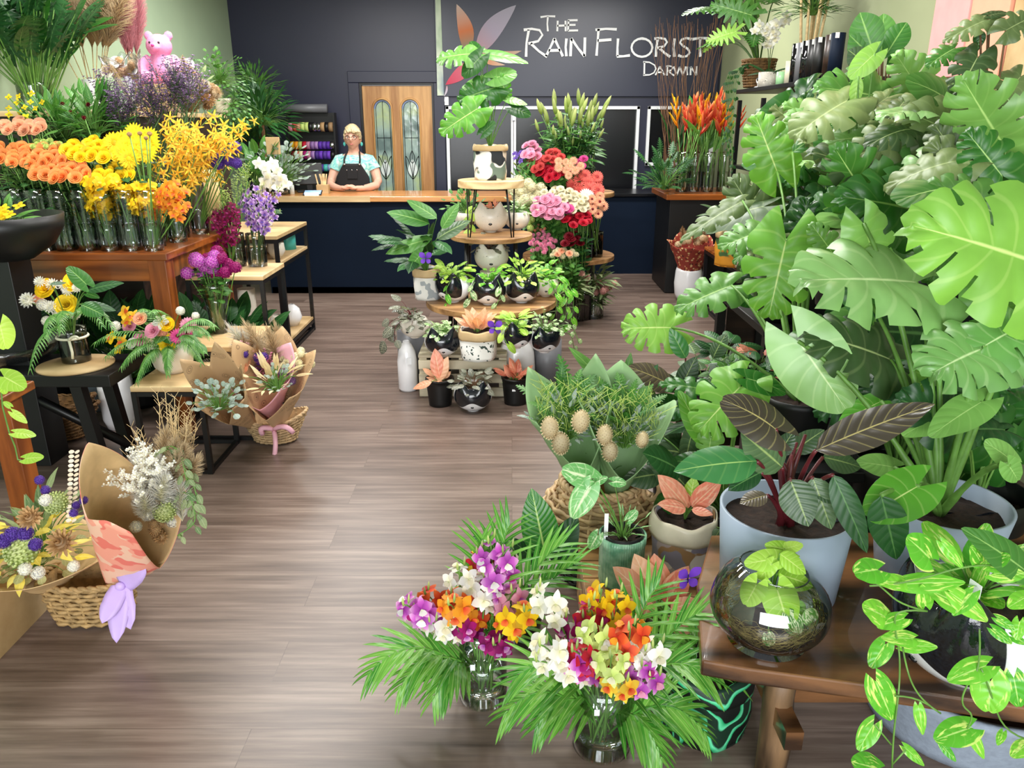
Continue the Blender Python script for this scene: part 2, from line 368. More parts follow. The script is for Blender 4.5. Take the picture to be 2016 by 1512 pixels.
# ---------------------------------------------------------------- petals
for n_, a_, b_, e_ in (('p_white', 'f4f0c8', 'fbfaf2', None), ('p_cream', 'dbe2a0', 'f6efcf', None), ('p_yellow', 'f0b41c', 'fbd21c', None), ('p_sun', 'f6c81c', 'ffe02a', None),
        ('p_orange', 'e8641c', 'f58b3c', 'f7a25c'), ('p_peach', 'f09070', 'f6b690', None), ('p_coral', 'ee5c50', 'f2786c', None), ('p_pink', 'e870a0', 'f4a8c4', None),
        ('p_hot', 'c02878', 'e4559c', None), ('p_red', '8c1020', 'c41c34', None), ('p_dark_red', '4c0812', '7a1020', None), ('p_magenta', '7c0c50', 'a81a74', None), ('p_rosered', 'b82838', 'd8504c', None),
        ('p_burg', '5c0c34', '8a1448', 'a02058'), ('p_lilac', '6a2c8c', 'b98cd0', 'eadcf2'), ('p_orchid', 'a02aa0', 'd060cc', 'f0b8e4'), ('p_violet', '3c1c78', '6a48b0', None), ('p_mokara', 'f0a020', 'f8d040', None),
        ('p_gold', 'e87e14', 'f8a62c', None), ('p_fire', 'c8281c', 'e8582c', 'f0803c'), ('p_lime', 'b8d060', 'd6ea8c', None), ('p_heli', 'c8301c', 'ee6a4a', 'f4a060'), ('p_heliy', 'e87a14', 'f6c228', None),
        ('p_protea', 'c86c70', 'e6a9a0', 'f0cdb8'), ('p_dusky', '5c4468', '8c7098', None), ('p_greenbud', '7ea040', 'bcd078', 'dfe6a8'), ('p_banksia', 'b89c6c', 'e8d6ae', None), ('p_tan', 'a57c4c', 'd2ac7c', None), ('p_pampas', 'c9a878', 'e6d2ac', None), ('p_pinkpampas', 'c87078', 'e8a4ac', None), ('p_purple', '4a1c9c', '7c48d0', None)):
    petal(n_, a_, b_, e_)
# ================================================================= the room
XL, XR, YB, ZC = -3.08, 2.32, 9.2, 3.0
q = NT('floor_planks'); co = q.coord((1, 1, 1))
br = q.n('TexBrick'); br.offset = .37; br.squash = 1
for k, v in (('Scale', 1), ('Mortar Size', .0011), ('Mortar Smooth', .1), ('Bias', 0), ('Brick Width', 1.9), ('Row Height', .185)): br.inputs[k].default_value = v
br.inputs['Color1'].default_value = (0, 0, 0, 1); br.inputs['Color2'].default_value = (1, 1, 1, 1); br.inputs['Mortar'].default_value = (.5, .5, .5, 1)
q.l(co, br.inputs['Vector'])
mp = q.n('Mapping'); mp.inputs[3].default_value = (1.3, 26, 1); q.l(co, mp.inputs[0])
off = q.mix(1, mp.outputs[0], q.mix(1, br.outputs[0], (7, 3, 0, 1), 'MULTIPLY'), 'ADD')
n1 = q.noise(off, 1.6, 7, .62); mp2 = q.n('Mapping'); mp2.inputs[3].default_value = (1, 7, 1); q.l(co, mp2.inputs[0])
n2 = q.noise(q.mix(1, mp2.outputs[0], q.mix(1, br.outputs[0], (5, 9, 0, 1), 'MULTIPLY'), 'ADD'), 1.1, 3)
g_ = q.ramp(q.mix(.45, n1, n2), [(.3, lin('43362f')), (.5, lin('6c5b52')), (.66, lin('8b7a6f'))])
g_ = q.mix(.5, g_, q.ramp(br.outputs[0], [(0, (.86, .85, .84, 1)), (1, (1.08, 1.08, 1.08, 1))]), 'MULTIPLY')
g_ = q.mix(q.math('MULTIPLY', br.outputs['Fac'], .45), g_, lin('33291f'))
q.l(g_, q.b.inputs['Base Color']); q.b.inputs['Roughness'].default_value = .33; q.b.inputs['Specular IOR Level'].default_value = .5
q.bump(n1, .08, .001)
struct(MB().add(box((XL+XR)/2, (YB-2)/2, -.05, XR-XL, YB+2, .1), sm=False).obj('floor', 'floor_planks'))
struct(MB().add(box(XL-.05, (YB-2)/2, ZC/2, .1, YB+2, ZC), sm=False).obj('wall_left', 'green_wall'))
struct(MB().add(box(XR+.05, (YB-2)/2, ZC/2, .1, YB+2, ZC), sm=False).obj('wall_right', 'olive_wall'))
struct(MB().add(box((XL+XR)/2, (YB-2)/2, ZC+.05, XR-XL, YB+2, .1), sm=False).obj('ceiling', 'ceil'))
# back wall: solid around the doorway and the three white framed openings
dl, dr, dt = D(712, 250, YB).x, D(856, 250, YB).x, D(800, 163, YB).z
wb = MB()
ops = [(dl, dr, 0, dt)]
for a, b, t0, b0 in ((880, 1012, 209, 400), (1010, 1255, 209, 400), (1270, 1402, 209, 326)):
    ops.append((D(a, 300, YB).x, D(b, 300, YB).x, D(1008, b0, YB).z, D(1008, t0, YB).z))
xs = sorted({XL, XR} | {v for o in ops for v in o[:2]}); zs = sorted({0, ZC} | {v for o in ops for v in o[2:]})
for i in range(len(xs)-1):
    for k in range(len(zs)-1):
        mx_, mz_ = (xs[i]+xs[i+1])/2, (zs[k]+zs[k+1])/2
        if not any(o[0] < mx_ < o[1] and o[2] < mz_ < o[3] for o in ops):
            wb.add(box(mx_, YB+.06, mz_, xs[i+1]-xs[i], .12, zs[k+1]-zs[k]), sm=False)
struct(wb.obj('wall_back', 'navy_wall'))
for i, o in enumerate(ops[1:], 1):
    f = MB(); x0, x1, z0, z1 = o; t = .035
    for bx in (((x0+x1)/2, z1-t/2, x1-x0, t), ((x0+x1)/2, z0+t/2, x1-x0, t), (x0+t/2, (z0+z1)/2, t, z1-z0), (x1-t/2, (z0+z1)/2, t, z1-z0)):
        f.add(box(bx[0], YB-.005, bx[1], bx[2], .06, bx[3]), sm=False)
    wn = struct(f.obj('window_%d' % i, 'white_paint', bev=.003))
    MB().add(box((x0+x1)/2, YB+.03, (z0+z1)/2, x1-x0-.05, .01, z1-z0-.05), sm=False).obj('pane', 'black_gloss', wn)
    if i == 2: MB().add(box(x0+.01, YB-.05, z0+(z1-z0)*.9, .03, .03, .09), sm=False).obj('hinge', 'silver', wn)
# door: frame, oak slab, two arched leadlights
fr = MB(); t = .12
for bx in (((dl+dr)/2, dt+t/2, dr-dl+2*t, t), (dl-t/2, dt/2, t, dt), (dr+t/2, dt/2, t, dt)): fr.add(box(bx[0], YB-.015, bx[1], bx[2], .035, bx[3]), sm=False)
dfm = struct(fr.obj('door_1', 'navy_wall', bev=.006))
MB().add(box(dl+.012, YB+.03, dt/2, .024, .08, dt), sm=False).add(box(dr-.012, YB+.03, dt/2, .024, .08, dt), sm=False).add(box((dl+dr)/2, YB+.03, dt-.012, dr-dl-.05, .08, .024), sm=False).obj('door_stop', 'black_metal', dfm)
slab = MB(); cxs = []
gx = []
for a, b in ((738, 775), (792, 829)): gx.append((D(a, 300, YB).x, D(b, 300, YB).x))
gz1 = D(800, 194, YB).z; gz0 = .15
sl, sr = dl+.026, dr-.026
def arch(x, g): # arch top height at x
    c = (g[0]+g[1])/2; r = (g[1]-g[0])/2
    return gz1-r+math.sqrt(max(0, r*r-(x-c)**2))
cols = sorted({sl, sr} | {g[0]+(g[1]-g[0])*k/12 for g in gx for k in range(13)})
for a, b in zip(cols[:-1], cols[1:]):
    m_ = (a+b)/2; gg = [g for g in gx if g[0] < m_ < g[1]]
    if gg:
        za, zb = arch(a, gg[0]), arch(b, gg[0])
        V = np.array([(a, YB+.02, za), (b, YB+.02, zb), (b, YB+.02, dt-.03), (a, YB+.02, dt-.03), (a, YB+.06, za), (b, YB+.06, zb)], float)
        slab.add((V, np.array([(0, 1, 2, 3), (0, 4, 5, 1)]), _A(6)), sm=False)
        slab.add(box(m_, YB+.04, gz0/2, b-a, .04, gz0), sm=False)
    else: slab.add(box(m_, YB+.04, (dt-.03)/2, b-a, .04, dt-.03), sm=False)
sb = slab.obj('door_leaf', 'door_wood', dfm)
q = NT('leadlight'); co = q.coord()
vz = q.n('TexVoronoi'); vz.inputs['Scale'].default_value = 14; q.l(co, vz.inputs['Vector'])
q.l(q.ramp(q.noise(co, 3.5, 3), [(.35, lin('5c6e6c')), (.5, lin('93a8a0')), (.62, lin('a8b884')), (.75, lin('7f95a8'))]), q.b.inputs['Base Color'])
q.b.inputs['Roughness'].default_value = .12; q.bump(vz.outputs[0], .5, .004); q.b.inputs['Emission Color'].default_value = lin('93a8a0'); q.b.inputs['Emission Strength'].default_value = .12
pmat('lead', '16181a', .4, 0, metal=.5); pmat('green_glass', '174a24', .1, 0); pmat('clear_pale_glass', 'dfe8e4', .1, 0); pmat('blue_glass', '8fa4cf', .15, .2, 30)
for g in gx:
    mo = MB(); c = (g[0]+g[1])/2; r = (g[1]-g[0])/2
    path = [(g[0], YB+.02, gz0)]+[(c-r*math.cos(PI*k/14), YB+.02, gz1-r+r*math.sin(PI*k/14)) for k in range(15)]+[(g[1], YB+.02, gz0)]
    mo.add(tube(path, .013, 6)); mo.obj('moulding', 'door_wood', sb)
    n = 14; V = [(c-r*math.cos(PI*k/n), YB+.045, gz1-r+r*math.sin(PI*k/n)) for k in range(n+1)]+[(g[1], YB+.045, gz0), (g[0], YB+.045, gz0)]
    V = np.array(V+[(c, YB+.045, 1.2)]); k = len(V)-1
    pn = MB().add((V, np.array([(i, (i+1) % k, k, -1) for i in range(k)]), _A(k+1))).obj('leadlight_pane', 'leadlight', dfm)
    bl = MB(); r2 = r*.72
    V1 = [(c-rr*math.cos(PI*j/n), YB+.043, gz1-r+rr*math.sin(PI*j/n)) for j in range(n+1) for rr in (r*.99, r2)]
    bl.add((np.array(V1), np.array([(2*j, 2*j+2, 2*j+3, 2*j+1) for j in range(n)]), _A(len(V1)))); bl.obj('blue_border', 'blue_glass', pn)
    ld = MB(); y = YB+.04
    ld.add(tube([(c-r2, y, gz0)]+[(c-r2*math.cos(PI*k/10), y, gz1-r+r2*math.sin(PI*k/10)) for k in range(11)]+[(c+r2, y, gz0)], .0035, 4))
    ld.add(tube([(c, y, gz0), (c, y, gz1-r*.3)], .0035, 4))
    for zz in (gz1-.42, gz1-1.05): ld.add(tube([(c-r2, y, zz), (c+r2, y, zz)], .0035, 4))
    zt = gz1-.68
    for sg in (-1, 1):
        ld.add(tube(bez((c, y, zt-.2), (c+sg*r2*1.1, y, zt-.12), (c+sg*r2*.95, y, zt+.06)), .0045, 4)); ld.add(tube(bez((c+sg*r2*.95, y, zt+.06), (c+sg*.02, y, zt), (c, y, zt-.2)), .0045, 4))
        ld.add(tube(bez((c, y, zt+.12), (c+sg*r2*.7, y, zt+.02), (c, y, zt-.02)), .0045, 4))
    ld.obj('leading', 'lead', pn)
    tl = MB()
    for sg in (-1, 1): put_leaf(tl, (c, y+.001, zt-.62), (sg*.55, 0, 1), (0, -1, 0), .15, leaf('lance', .3, 0, 0))
    tl.obj('leaf_motif', 'green_glass', pn)
    tl = MB(); put_leaf(tl, (c, y+.001, zt-.17), (0, 0, 1), (0, -1, 0), .2, leaf('lance', .28, 0, 0)); tl.obj('tulip_motif', 'clear_pale_glass', pn)
struct(MB().add(box(dl-.12-.5, YB-.008, .06, 1, .016, .12), sm=False).obj('baseboard_back', 'navy_wall'))
p = D(877, 198, YB)
sw = MB().add(box(p.x, YB-.012, p.z, .075, .024, .1), sm=False).obj('light_switch', 'white_paint', bev=.004)
tag(sw, 'small white light switch on the dark wall beside the sign', 'light switch'); MB().add(box(p.x, YB-.027, p.z, .02, .01, .03), sm=False).obj('rocker', 'white_paint', sw)
# ---------------------------------------------------------------- sign panel, lettering and flower logo
YS = YB-.04
x0, x1, z0, z1 = D(857, 100, YS).x, D(1419, 100, YS).x, D(1008, 190, YS).z, 2.99
sg = MB().add(box((x0+x1)/2, YS+.02, (z0+z1)/2, x1-x0, .035, z1-z0), sm=False).obj('shop_sign', 'sign_panel', bev=.004)
tag(sg, 'dark wall sign with white shop name lettering and a painted flower', 'sign')
q = NT('strip_paint'); q.l(q.ramp(q.noise(q.coord((1, 1, .6)), 4, 3), [(.3, lin('8fae8c')), (.5, lin('d8e4cc')), (.7, lin('70889c'))]), q.b.inputs['Base Color'])
YT = YS-.002
def quad3(pts, Y, th=.006):
    P3 = [D(x, y, Y) for x, y in pts]; n = len(P3)
    V = [p[:] for p in P3]+[(p.x, p.y+th, p.z) for p in P3]
    F = [(0, 1, 2, 3 if n > 3 else -1)]+[(i, (i+1) % n, n+(i+1) % n, n+i) for i in range(n)]
    return np.array(V), np.array(F), _A(2*n)
MB().add(quad3([(856, -40), (866, -40), (874, 188), (861, 188)], YT), sm=False).obj('painted_stripe', 'strip_paint', sg)
GL = {'T': (.8, [[(0, .93), (.45, 1), (1, .98)], [(.5, .98), (.46, .5), (.5, 0)]]), 'H': (.75, [[(.05, 1), (0, 0)], [(.95, 1), (.97, 0)], [(0, .52), (.97, .55)]]),
      'E': (.75, [[(.05, 1), (0, 0)], [(0, .98), (.95, 1)], [(0, .55), (.75, .56)], [(0, .02), (1, .04)]]),
      'R': (.8, [[(.22, .97), (.12, .5), (.1, 0)], [(0, .96), (.35, 1), (.68, .95), (.8, .78), (.62, .56), (.2, .47)], [(.3, .48), (.65, .2), (1, 0)]]),
      'A': (.9, [[(.5, 1), (.25, .5), (0, 0)], [(.5, 1), (.75, .5), (1, 0)], [(.15, .32), (.85, .34)]]), 'I': (.15, [[(.5, 1), (.3, .5), (.5, 0)]]),
      'N': (.8, [[(.05, .98), (0, 0)], [(.05, .98), (.5, .45), (.95, 0)], [(.98, 1.03), (.95, 0)]]), 'F': (.75, [[(.15, 1), (.1, .5), (.05, 0)], [(0, .96), (.5, 1), (1, .98)], [(.1, .56), (.75, .6)]]),
      'L': (.6, [[(.1, 1), (.05, .5), (.05, .03)], [(0, .02), (.5, .03), (1, .08)]]), 'O': (1, [[(.5+.5*math.sin(2*PI*k/16), .5+.5*math.cos(2*PI*k/16)) for k in range(17)]]),
      'S': (.6, [[(.95, .93), (.6, 1), (.25, .92), (.12, .75), (.35, .58), (.7, .42), (.85, .22), (.6, .03), (.3, 0), (0, .08)]]),
      'D': (.85, [[(.1, 1), (.08, 0)], [(0, 1), (.5, .97), (.9, .75), (1, .48), (.85, .18), (.5, .02), (0, 0)]]), 'W': (1, [[(0, 1), (.25, 0)], [(.25, 0), (.5, .95)], [(.5, .95), (.75, 0)], [(.75, 0), (1, 1)]])}
def ribbon(pts, wd, Y):
    V = []; F = []
    P3 = [D(x, y, Y) for x, y in pts]
    for i, p in enumerate(P3):
        t = (P3[min(i+1, len(P3)-1)]-P3[max(i-1, 0)]).normalized(); nn = Vector((-t.z, 0, t.x))
        k = wd*(1.15 if i in (0, len(P3)-1) else .9)/2
        for yy in (0, .012):
            for s_ in (-1, 1): q_ = p+nn*k*s_; V.append((q_.x, Y-.012+yy, q_.z))
    n = len(P3)
    for i in range(n-1):
        a = 4*i; b = a+4; F += [(a, a+1, b+1, b), (a+2, b+2, b+3, a+3), (a, b, b+2, a+2), (a+1, a+3, b+3, b+1)]
    F += [(0, 2, 3, 1), (4*n-4, 4*n-3, 4*n-1, 4*n-2)]
    return np.array(V), np.array(F), _A(len(V))
for word, ls, wd in (('the', [('T', 1064, 1093, 32, 62), ('H', 1097, 1114, 41, 62), ('E', 1118, 1138, 40, 61)], 3.2),
        ('rain', [('R', 1031, 1077, 57, 112), ('A', 1075, 1108, 76, 111), ('I', 1111, 1119, 76, 111), ('N', 1123, 1152, 75, 111)], 4.6),
        ('florist', [('F', 1172, 1214, 57, 110), ('L', 1214, 1240, 76, 112), ('O', 1243, 1284, 76, 112), ('R', 1288, 1319, 75, 112), ('I', 1323, 1332, 76, 112), ('S', 1335, 1362, 75, 112), ('T', 1362, 1395, 75, 112)], 4.4),
        ('darwin', [('D', 1266, 1291, 122, 148), ('A', 1290, 1308, 131, 148), ('R', 1311, 1327, 130, 149), ('W', 1326, 1350, 131, 148), ('I', 1351, 1355, 131, 148), ('N', 1359, 1371, 131, 148)], 2.7)):
    for ch, a, b, t0, b0 in ls:
        mb = MB()
        for st in GL[ch][1]: mb.add(ribbon([(a+(b-a)*x, b0+(t0-b0)*y) for x, y in st], wd*mpp(80, YT), YT), sm=False)
        mb.obj('letter_'+ch.lower(), 'sign_white', sg)
def petalshape(name, mat, a, b, wd, bend):
    """flat pointed petal from pixel a to pixel b"""
    n = 14; V = []; pa, pb = D(*a, YT-.006), D(*b, YT-.006); d = pb-pa; nn = Vector((-d.z, 0, d.x)).normalized()
    k = mpp(80, YT)
    for i in range(n+1):
        s = i/n; c = pa+d*s+nn*bend*k*math.sin(PI*s); ww = wd*k/2*math.sin(PI*min(1, s**.8))**.85
        V += [(c+nn*ww)[:], (c-nn*ww)[:]]
    V2 = [(x, y+.006, z) for x, y, z in V]; m = len(V)
    F = [(2*i, 2*i+1, 2*i+3, 2*i+2) for i in range(n)]+[(2*i, 2*i+2, m+2*i+2, m+2*i) for i in range(n)]+[(2*i+1, m+2*i+1, m+2*i+3, 2*i+3) for i in range(n)]
    A_ = [(1-(i//2)/n, 0, 0) for i in range(m)]*2
    MB().add((np.array(V+V2), np.array(F), np.array(A_)), sm=False).obj(name, mat, sg)
petal('art_orange', 'fbe6d8', 'f0905c', '7fa090'); petal('art_lilac', 'f0eefc', 'e8dcf0', 'f4c0c8'); petal('art_red', 'e84c6c', 'f07890', 'f4a0a8'); petal('art_peach', 'f7dcc8', 'f4b48c', 'fbe6d8')
petalshape('painted_petal', 'art_orange', (921, 104), (899, 8), 30, -6); petalshape('painted_petal', 'art_lilac', (938, 106), (1016, 10), 36, 6)
petalshape('painted_petal', 'art_peach', (940, 98), (1027, 100), 14, -8); petalshape('painted_petal', 'art_red', (932, 120), (877, 167), 24, 2); petalshape('painted_petal', 'art_lilac', (880, 168), (874, 190), 4, 2); petalshape('painted_petal', 'art_peach', (940, 112), (995, 128), 9, -3)
# ---------------------------------------------------------------- counters
ct = T('service_counter', 'long navy front counter with a polished timber top', 'counter', (0, 7.5, 0))
cx0, cx1 = -2.3, .78
def rel(mb, o): return mb
def child(parent, name, mb, mats, bev=0):
    o = mb.obj(name, mats, None, bev=bev); o.parent = parent
    o.matrix_parent_inverse = Matrix.LocRotScale(parent.location, parent.rotation_euler, parent.scale).inverted()
    return o
child(ct, 'front_panel', MB().add(box((cx0+cx1)/2, 7.5, .43, cx1-cx0, .5, .86), sm=False), 'navy_counter')
child(ct, 'kickboard', MB().add(box((cx0+cx1)/2, 7.27, .03, cx1-cx0-.02, .04, .06), sm=False), 'black_gloss')
child(ct, 'countertop', MB().add(box((cx0+cx1)/2, 7.5, .885, cx1-cx0+.06, .62, .05), sm=False), 'counter_wood', .006)
jx = D(728, 380, 7.19).x
child(ct, 'pale_joint_strip', MB().add(box((cx0+jx)/2, 7.195, .885, jx-cx0, .02, .052), sm=False), 'pale_wood')['label'] = 'pale timber edge strip'
bc = T('back_counter', 'low glossy black counter below the framed dark panels', 'counter', (1.2, 8.6, 0))
child(bc, 'cabinet', MB().add(box(1.25, 8.55, .41, 1.2, .6, .82), sm=False), 'navy_counter'); child(bc, 'worktop', MB().add(box(1.25, 8.55, .83, 1.22, .66, .03), sm=False), 'black_gloss', .004)
sc_ = T('side_cabinet', 'black cabinet with timber top below the tall orange heliconias', 'cabinet', (1.9, 7.6, 0))
sx0 = D(1312, 380, 7.2).x
child(sc_, 'carcass', MB().add(box((sx0+.04+XR)/2, 7.6, .44, XR-sx0-.06, .7, .87), sm=False), 'black_plastic', .004); child(sc_, 'top', MB().add(box((sx0+XR)/2, 7.6, .9, XR-sx0-.01, .8, .05), sm=False), 'table_wood', .005)
# ---------------------------------------------------------------- woman behind the counter
PX, PY = D(697, 300, 8.0).x, 8.0
wo = T('person', 'woman with short blonde hair, glasses and black apron standing behind the counter', 'person', (PX, PY, 0))
ks = 1.0
bd = MB()
def loft(secs, n=20):
    V = []; F = []
    for (x, y, z, rx, ry) in secs:
        for a in range(n): t = 2*PI*a/n; V.append((x+rx*math.cos(t), y+ry*math.sin(t), z))
    for i in range(len(secs)-1):
        for a in range(n): F.append((i*n+a, i*n+(a+1) % n, (i+1)*n+(a+1) % n, (i+1)*n+a))
    V += [secs[0][:3], secs[-1][:3]]; b = len(V)-2
    for a in range(n): F += [(b, (a+1) % n, a, -1), (b+1, (len(secs)-1)*n+a, (len(secs)-1)*n+(a+1) % n, -1)]
    return np.array(V, float), np.array(F), _A(len(V))
bd.add(loft([(0, 0, .8, .17, .12), (0, 0, .9, .165, .115), (0, 0, 1.0, .15, .105), (0, 0, 1.08, .155, .115), (0, -.01, 1.15, .155, .12), (0, 0, 1.205, .15, .1), (0, 0, 1.24, .12, .075), (0, 0, 1.262, .075, .06), (0, -.005, 1.28, .054, .052), (0, -.012, 1.31, .052, .052), (0, -.02, 1.345, .052, .055)]))
for s_ in (-1, 1):   # legs, then arms resting on the worktop
    bd.add(loft([(s_*.08, 0, .03, .04, .06), (s_*.08, 0, .1, .04, .04), (s_*.085, 0, .3, .055, .055), (s_*.085, 0, .45, .055, .06), (s_*.09, 0, .7, .08, .085), (s_*.08, 0, .85, .095, .1)], 12))
    bd.add(ball(.04, .11, .03, (s_*.09, -.05, .03)))
    A1 = [(s_*.125, 0, 1.205), (s_*.165, -.0, 1.17), (s_*.205, -.02, 1.08), (s_*.235, -.06, .99), (s_*.225, -.14, .955), (s_*.15, -.23, .94), (s_*.1, -.285, .94), (s_*.06, -.31, .942)]
    bd.add(tube(A1, [.05, .055, .05, .042, .04, .035, .026, .026], 12)); bd.add(ball(.045, .03, .018, (s_*.035, -.325, .945)))
    for k in range(4):
        yk = -.345+.014*k
        bd.add(tube([(s_*.03, yk, .955), (-s_*.012, yk-.004, .962), (-s_*.045+s_*.006*k, yk, .950)], [.010, .0095, .008], 7))
    bd.add(tube([(s_*.05, -.318, .958), (s_*.025, -.325, .97), (s_*.002, -.34, .972)], [.011, .0105, .009], 7))
hz = 1.358
# head: ellipsoid drawn in to the jaw, with nose, brows, lips and ears
Vh, Fh, Ah = ball(.078, .095, .118, (0, 0, 0), 40, 28)
for v in Vh:
    t = max(0, -v[2]/.118); v[0] *= 1-.34*t**1.4; v[1] *= 1-.15*t
    fr_ = max(0, -v[1]/.095)
    v[1] -= .026*math.exp(-((v[0]/.011)**2+((v[2]+.018)/.022)**2))*(fr_ > .3)      # nose
    v[1] -= .007*math.exp(-((v[0]/.022)**2+((v[2]+.058)/.010)**2))*(fr_ > .3)       # lips
    v[1] -= .006*math.exp(-((v[0]/.02)**2+((v[2]+.098)/.014)**2))*(fr_ > .2)         # chin
    v[1] += .010*math.exp(-(((abs(v[0])-.031)/.015)**2+((v[2]-.006)/.010)**2))*(fr_ > .3)
    v[1] -= .004*math.exp(-(((abs(v[0])-.03)/.02)**2+((v[2]-.026)/.006)**2))*(fr_ > .3)
bd.add((Vh, Fh, Ah), TR((0, -.03, hz+.045)))
for s_ in (-1, 1): bd.add(ball(.010, .022, .030, (s_*.078, -.02, hz+.035)))
ob = child(wo, 'body', bd, 'skin'); ob.parent = wo; ob.matrix_parent_inverse.identity()
rm = ob.modifiers.new('remesh', 'REMESH'); rm.mode = 'VOXEL'; rm.voxel_size = .0055; rm.use_smooth_shade = True
smo = ob.modifiers.new('smooth', 'SMOOTH'); smo.factor = .5; smo.iterations = 2
def wc(name, mb, mats, bev=0, par=None): return mb.obj(name, mats, par or wo, bev=bev)
hr = MB(); Vh, Fh, Ah = ball(.088, .108, .125, (0, 0, 0), 60, 34)
for v in Vh:
    v[0] *= 1+.03*math.sin(v[2]*170+v[1]*50); v[1] *= 1+.03*math.sin(v[0]*120)
keep = []
for f in Fh:
    c_ = Vh[f[f >= 0]].mean(0)
    hl = .052+.35*c_[0]*1.0 if c_[1] < -.03 else -.035+.0*c_[1]
    if c_[1] < -.055: hl = .05-.55*c_[0] if c_[0] > -.05 else .03
    elif c_[1] < .0: hl = -.028
    else: hl = -.07
    if c_[2] > hl: keep.append(f)
hr.add((Vh, np.array(keep), Ah), TR((0, -.022, hz+.055)))
for i in range(26):
    a = U(-.06, .06); hr.add(tube(bez((a, -.06, hz+.051+.125*math.sqrt(1-(a/.088)**2-.13)), (a+.03, -.135, hz+.14-abs(a)*.4), (a*1.15+.035, -.128, hz+.088+U(-.01, .01)+abs(a)*.2)), [.011, .010, .010, .009, .008, .007, .006, .004, .002], 5))
ho = wc('hair', hr, 'hair'); so = ho.modifiers.new('solid', 'SOLIDIFY'); so.thickness = .012; so.offset = -1
hy = hz+.051
for s_ in (-1, 1):
    wc('eye', MB().add(ball(.013, .008, .008, (s_*.031, -.106, hy))), 'eye'); wc('iris', MB().add(ball(.0055, .004, .0055, (s_*.031, -.112, hy))), 'iris')
    wc('eyebrow', MB().add(tube([(s_*.015, -.121, hy+.017), (s_*.032, -.121, hy+.021), (s_*.048, -.108, hy+.015)], [.002, .0028, .0015], 5)), 'brown_stem')
    wc('earring', MB().add(lathe([(.001, 0), (.011, -.01), (.013, -.028), (.001, -.042)], 10, 1, .3), TR((s_*.085, -.025, hz+.008))), 'teal')
wc('lips', MB().add(ball(.021, .007, .004, (0, -.120, hz-.010))).add(ball(.018, .007, .004, (0, -.119, hz-.016))), 'lip')
gls = MB()
for s_ in (-1, 1):
    gls.add(tube([(s_*.032+.024*math.cos(2*PI*k/16), -.126, hy-.003+.018*math.sin(2*PI*k/16)) for k in range(17)], .0022, 5, False))
    gls.add(tube([(s_*.056, -.125, hy+.004), (s_*.077, -.09, hy+.006), (s_*.082, -.02, hy)], .002, 5))
gls.add(tube([(-.009, -.128, hy), (0, -.130, hy+.004), (.009, -.128, hy)], .002, 5)); wc('glasses', gls, 'black_metal')
bl = MB().add(loft([(0, 0, .86, .185, .14), (0, 0, 1.0, .165, .12), (0, 0, 1.08, .165, .128), (0, -.005, 1.14, .168, .135), (0, .0, 1.2, .16, .115), (0, .005, 1.232, .13, .09), (0, .01, 1.25, .105, .075)], 28))
for s_ in (-1, 1): bl.add(tube([(s_*.10, 0, 1.212), (s_*.15, -.0, 1.195), (s_*.18, -.005, 1.14), (s_*.197, -.01, 1.10)], [.045, .056, .06, .066], 14, False))
wc('blouse', bl, 'blouse')
ap = MB()
def apf(u, v):
    z = 1.165-.29*u; hw = .085+.08*min(1, u*2.2); x = (v*2-1)*hw
    return x, -.142-.012*math.cos(x*8)+.35*x*x+.012*u*0, z
ap.add(grid(12, 14, apf)); apo = wc('apron', ap, 'apron'); so = apo.modifiers.new('solid', 'SOLIDIFY'); so.thickness = .006
for s_ in (-1, 1):
    wc('strap', MB().add(tube([(s_*.075, -.147, 1.155), (s_*.078, -.122, 1.205), (s_*.066, -.06, 1.26), (s_*.04, .05, 1.285)], .009, 6)), 'apron', par=apo)
    wc('buckle', MB().add(ball(.011, .005, .009, (s_*.075, -.155, 1.158))), 'silver', par=apo)
wc('pocket', MB().add(box(0, -.158, 1.06, .10, .006, .08), sm=False), 'apron', .003, apo)
for x_ in (-.05, 0, .05): wc('rivet', MB().add(ball(.005, .003, .005, (x_, -.163, 1.105))), 'silver', par=apo)
wc('watch', MB().add(tube([(.115, -.255, .915), (.14, -.24, .94), (.12, -.27, .968), (.095, -.285, .94), (.115, -.255, .915)], .012, 6)), 'black_plastic')
wc('trousers', MB().add(loft([(-.085, 0, .06, .06, .07), (-.085, 0, .45, .07, .075), (-.09, 0, .8, .1, .12)], 12)).add(loft([(.085, 0, .06, .06, .07), (.085, 0, .45, .07, .075), (.09, 0, .8, .1, .12)], 12)).add(loft([(0, 0, .75, .19, .13), (0, 0, .9, .18, .13)], 16)), 'black_plastic')
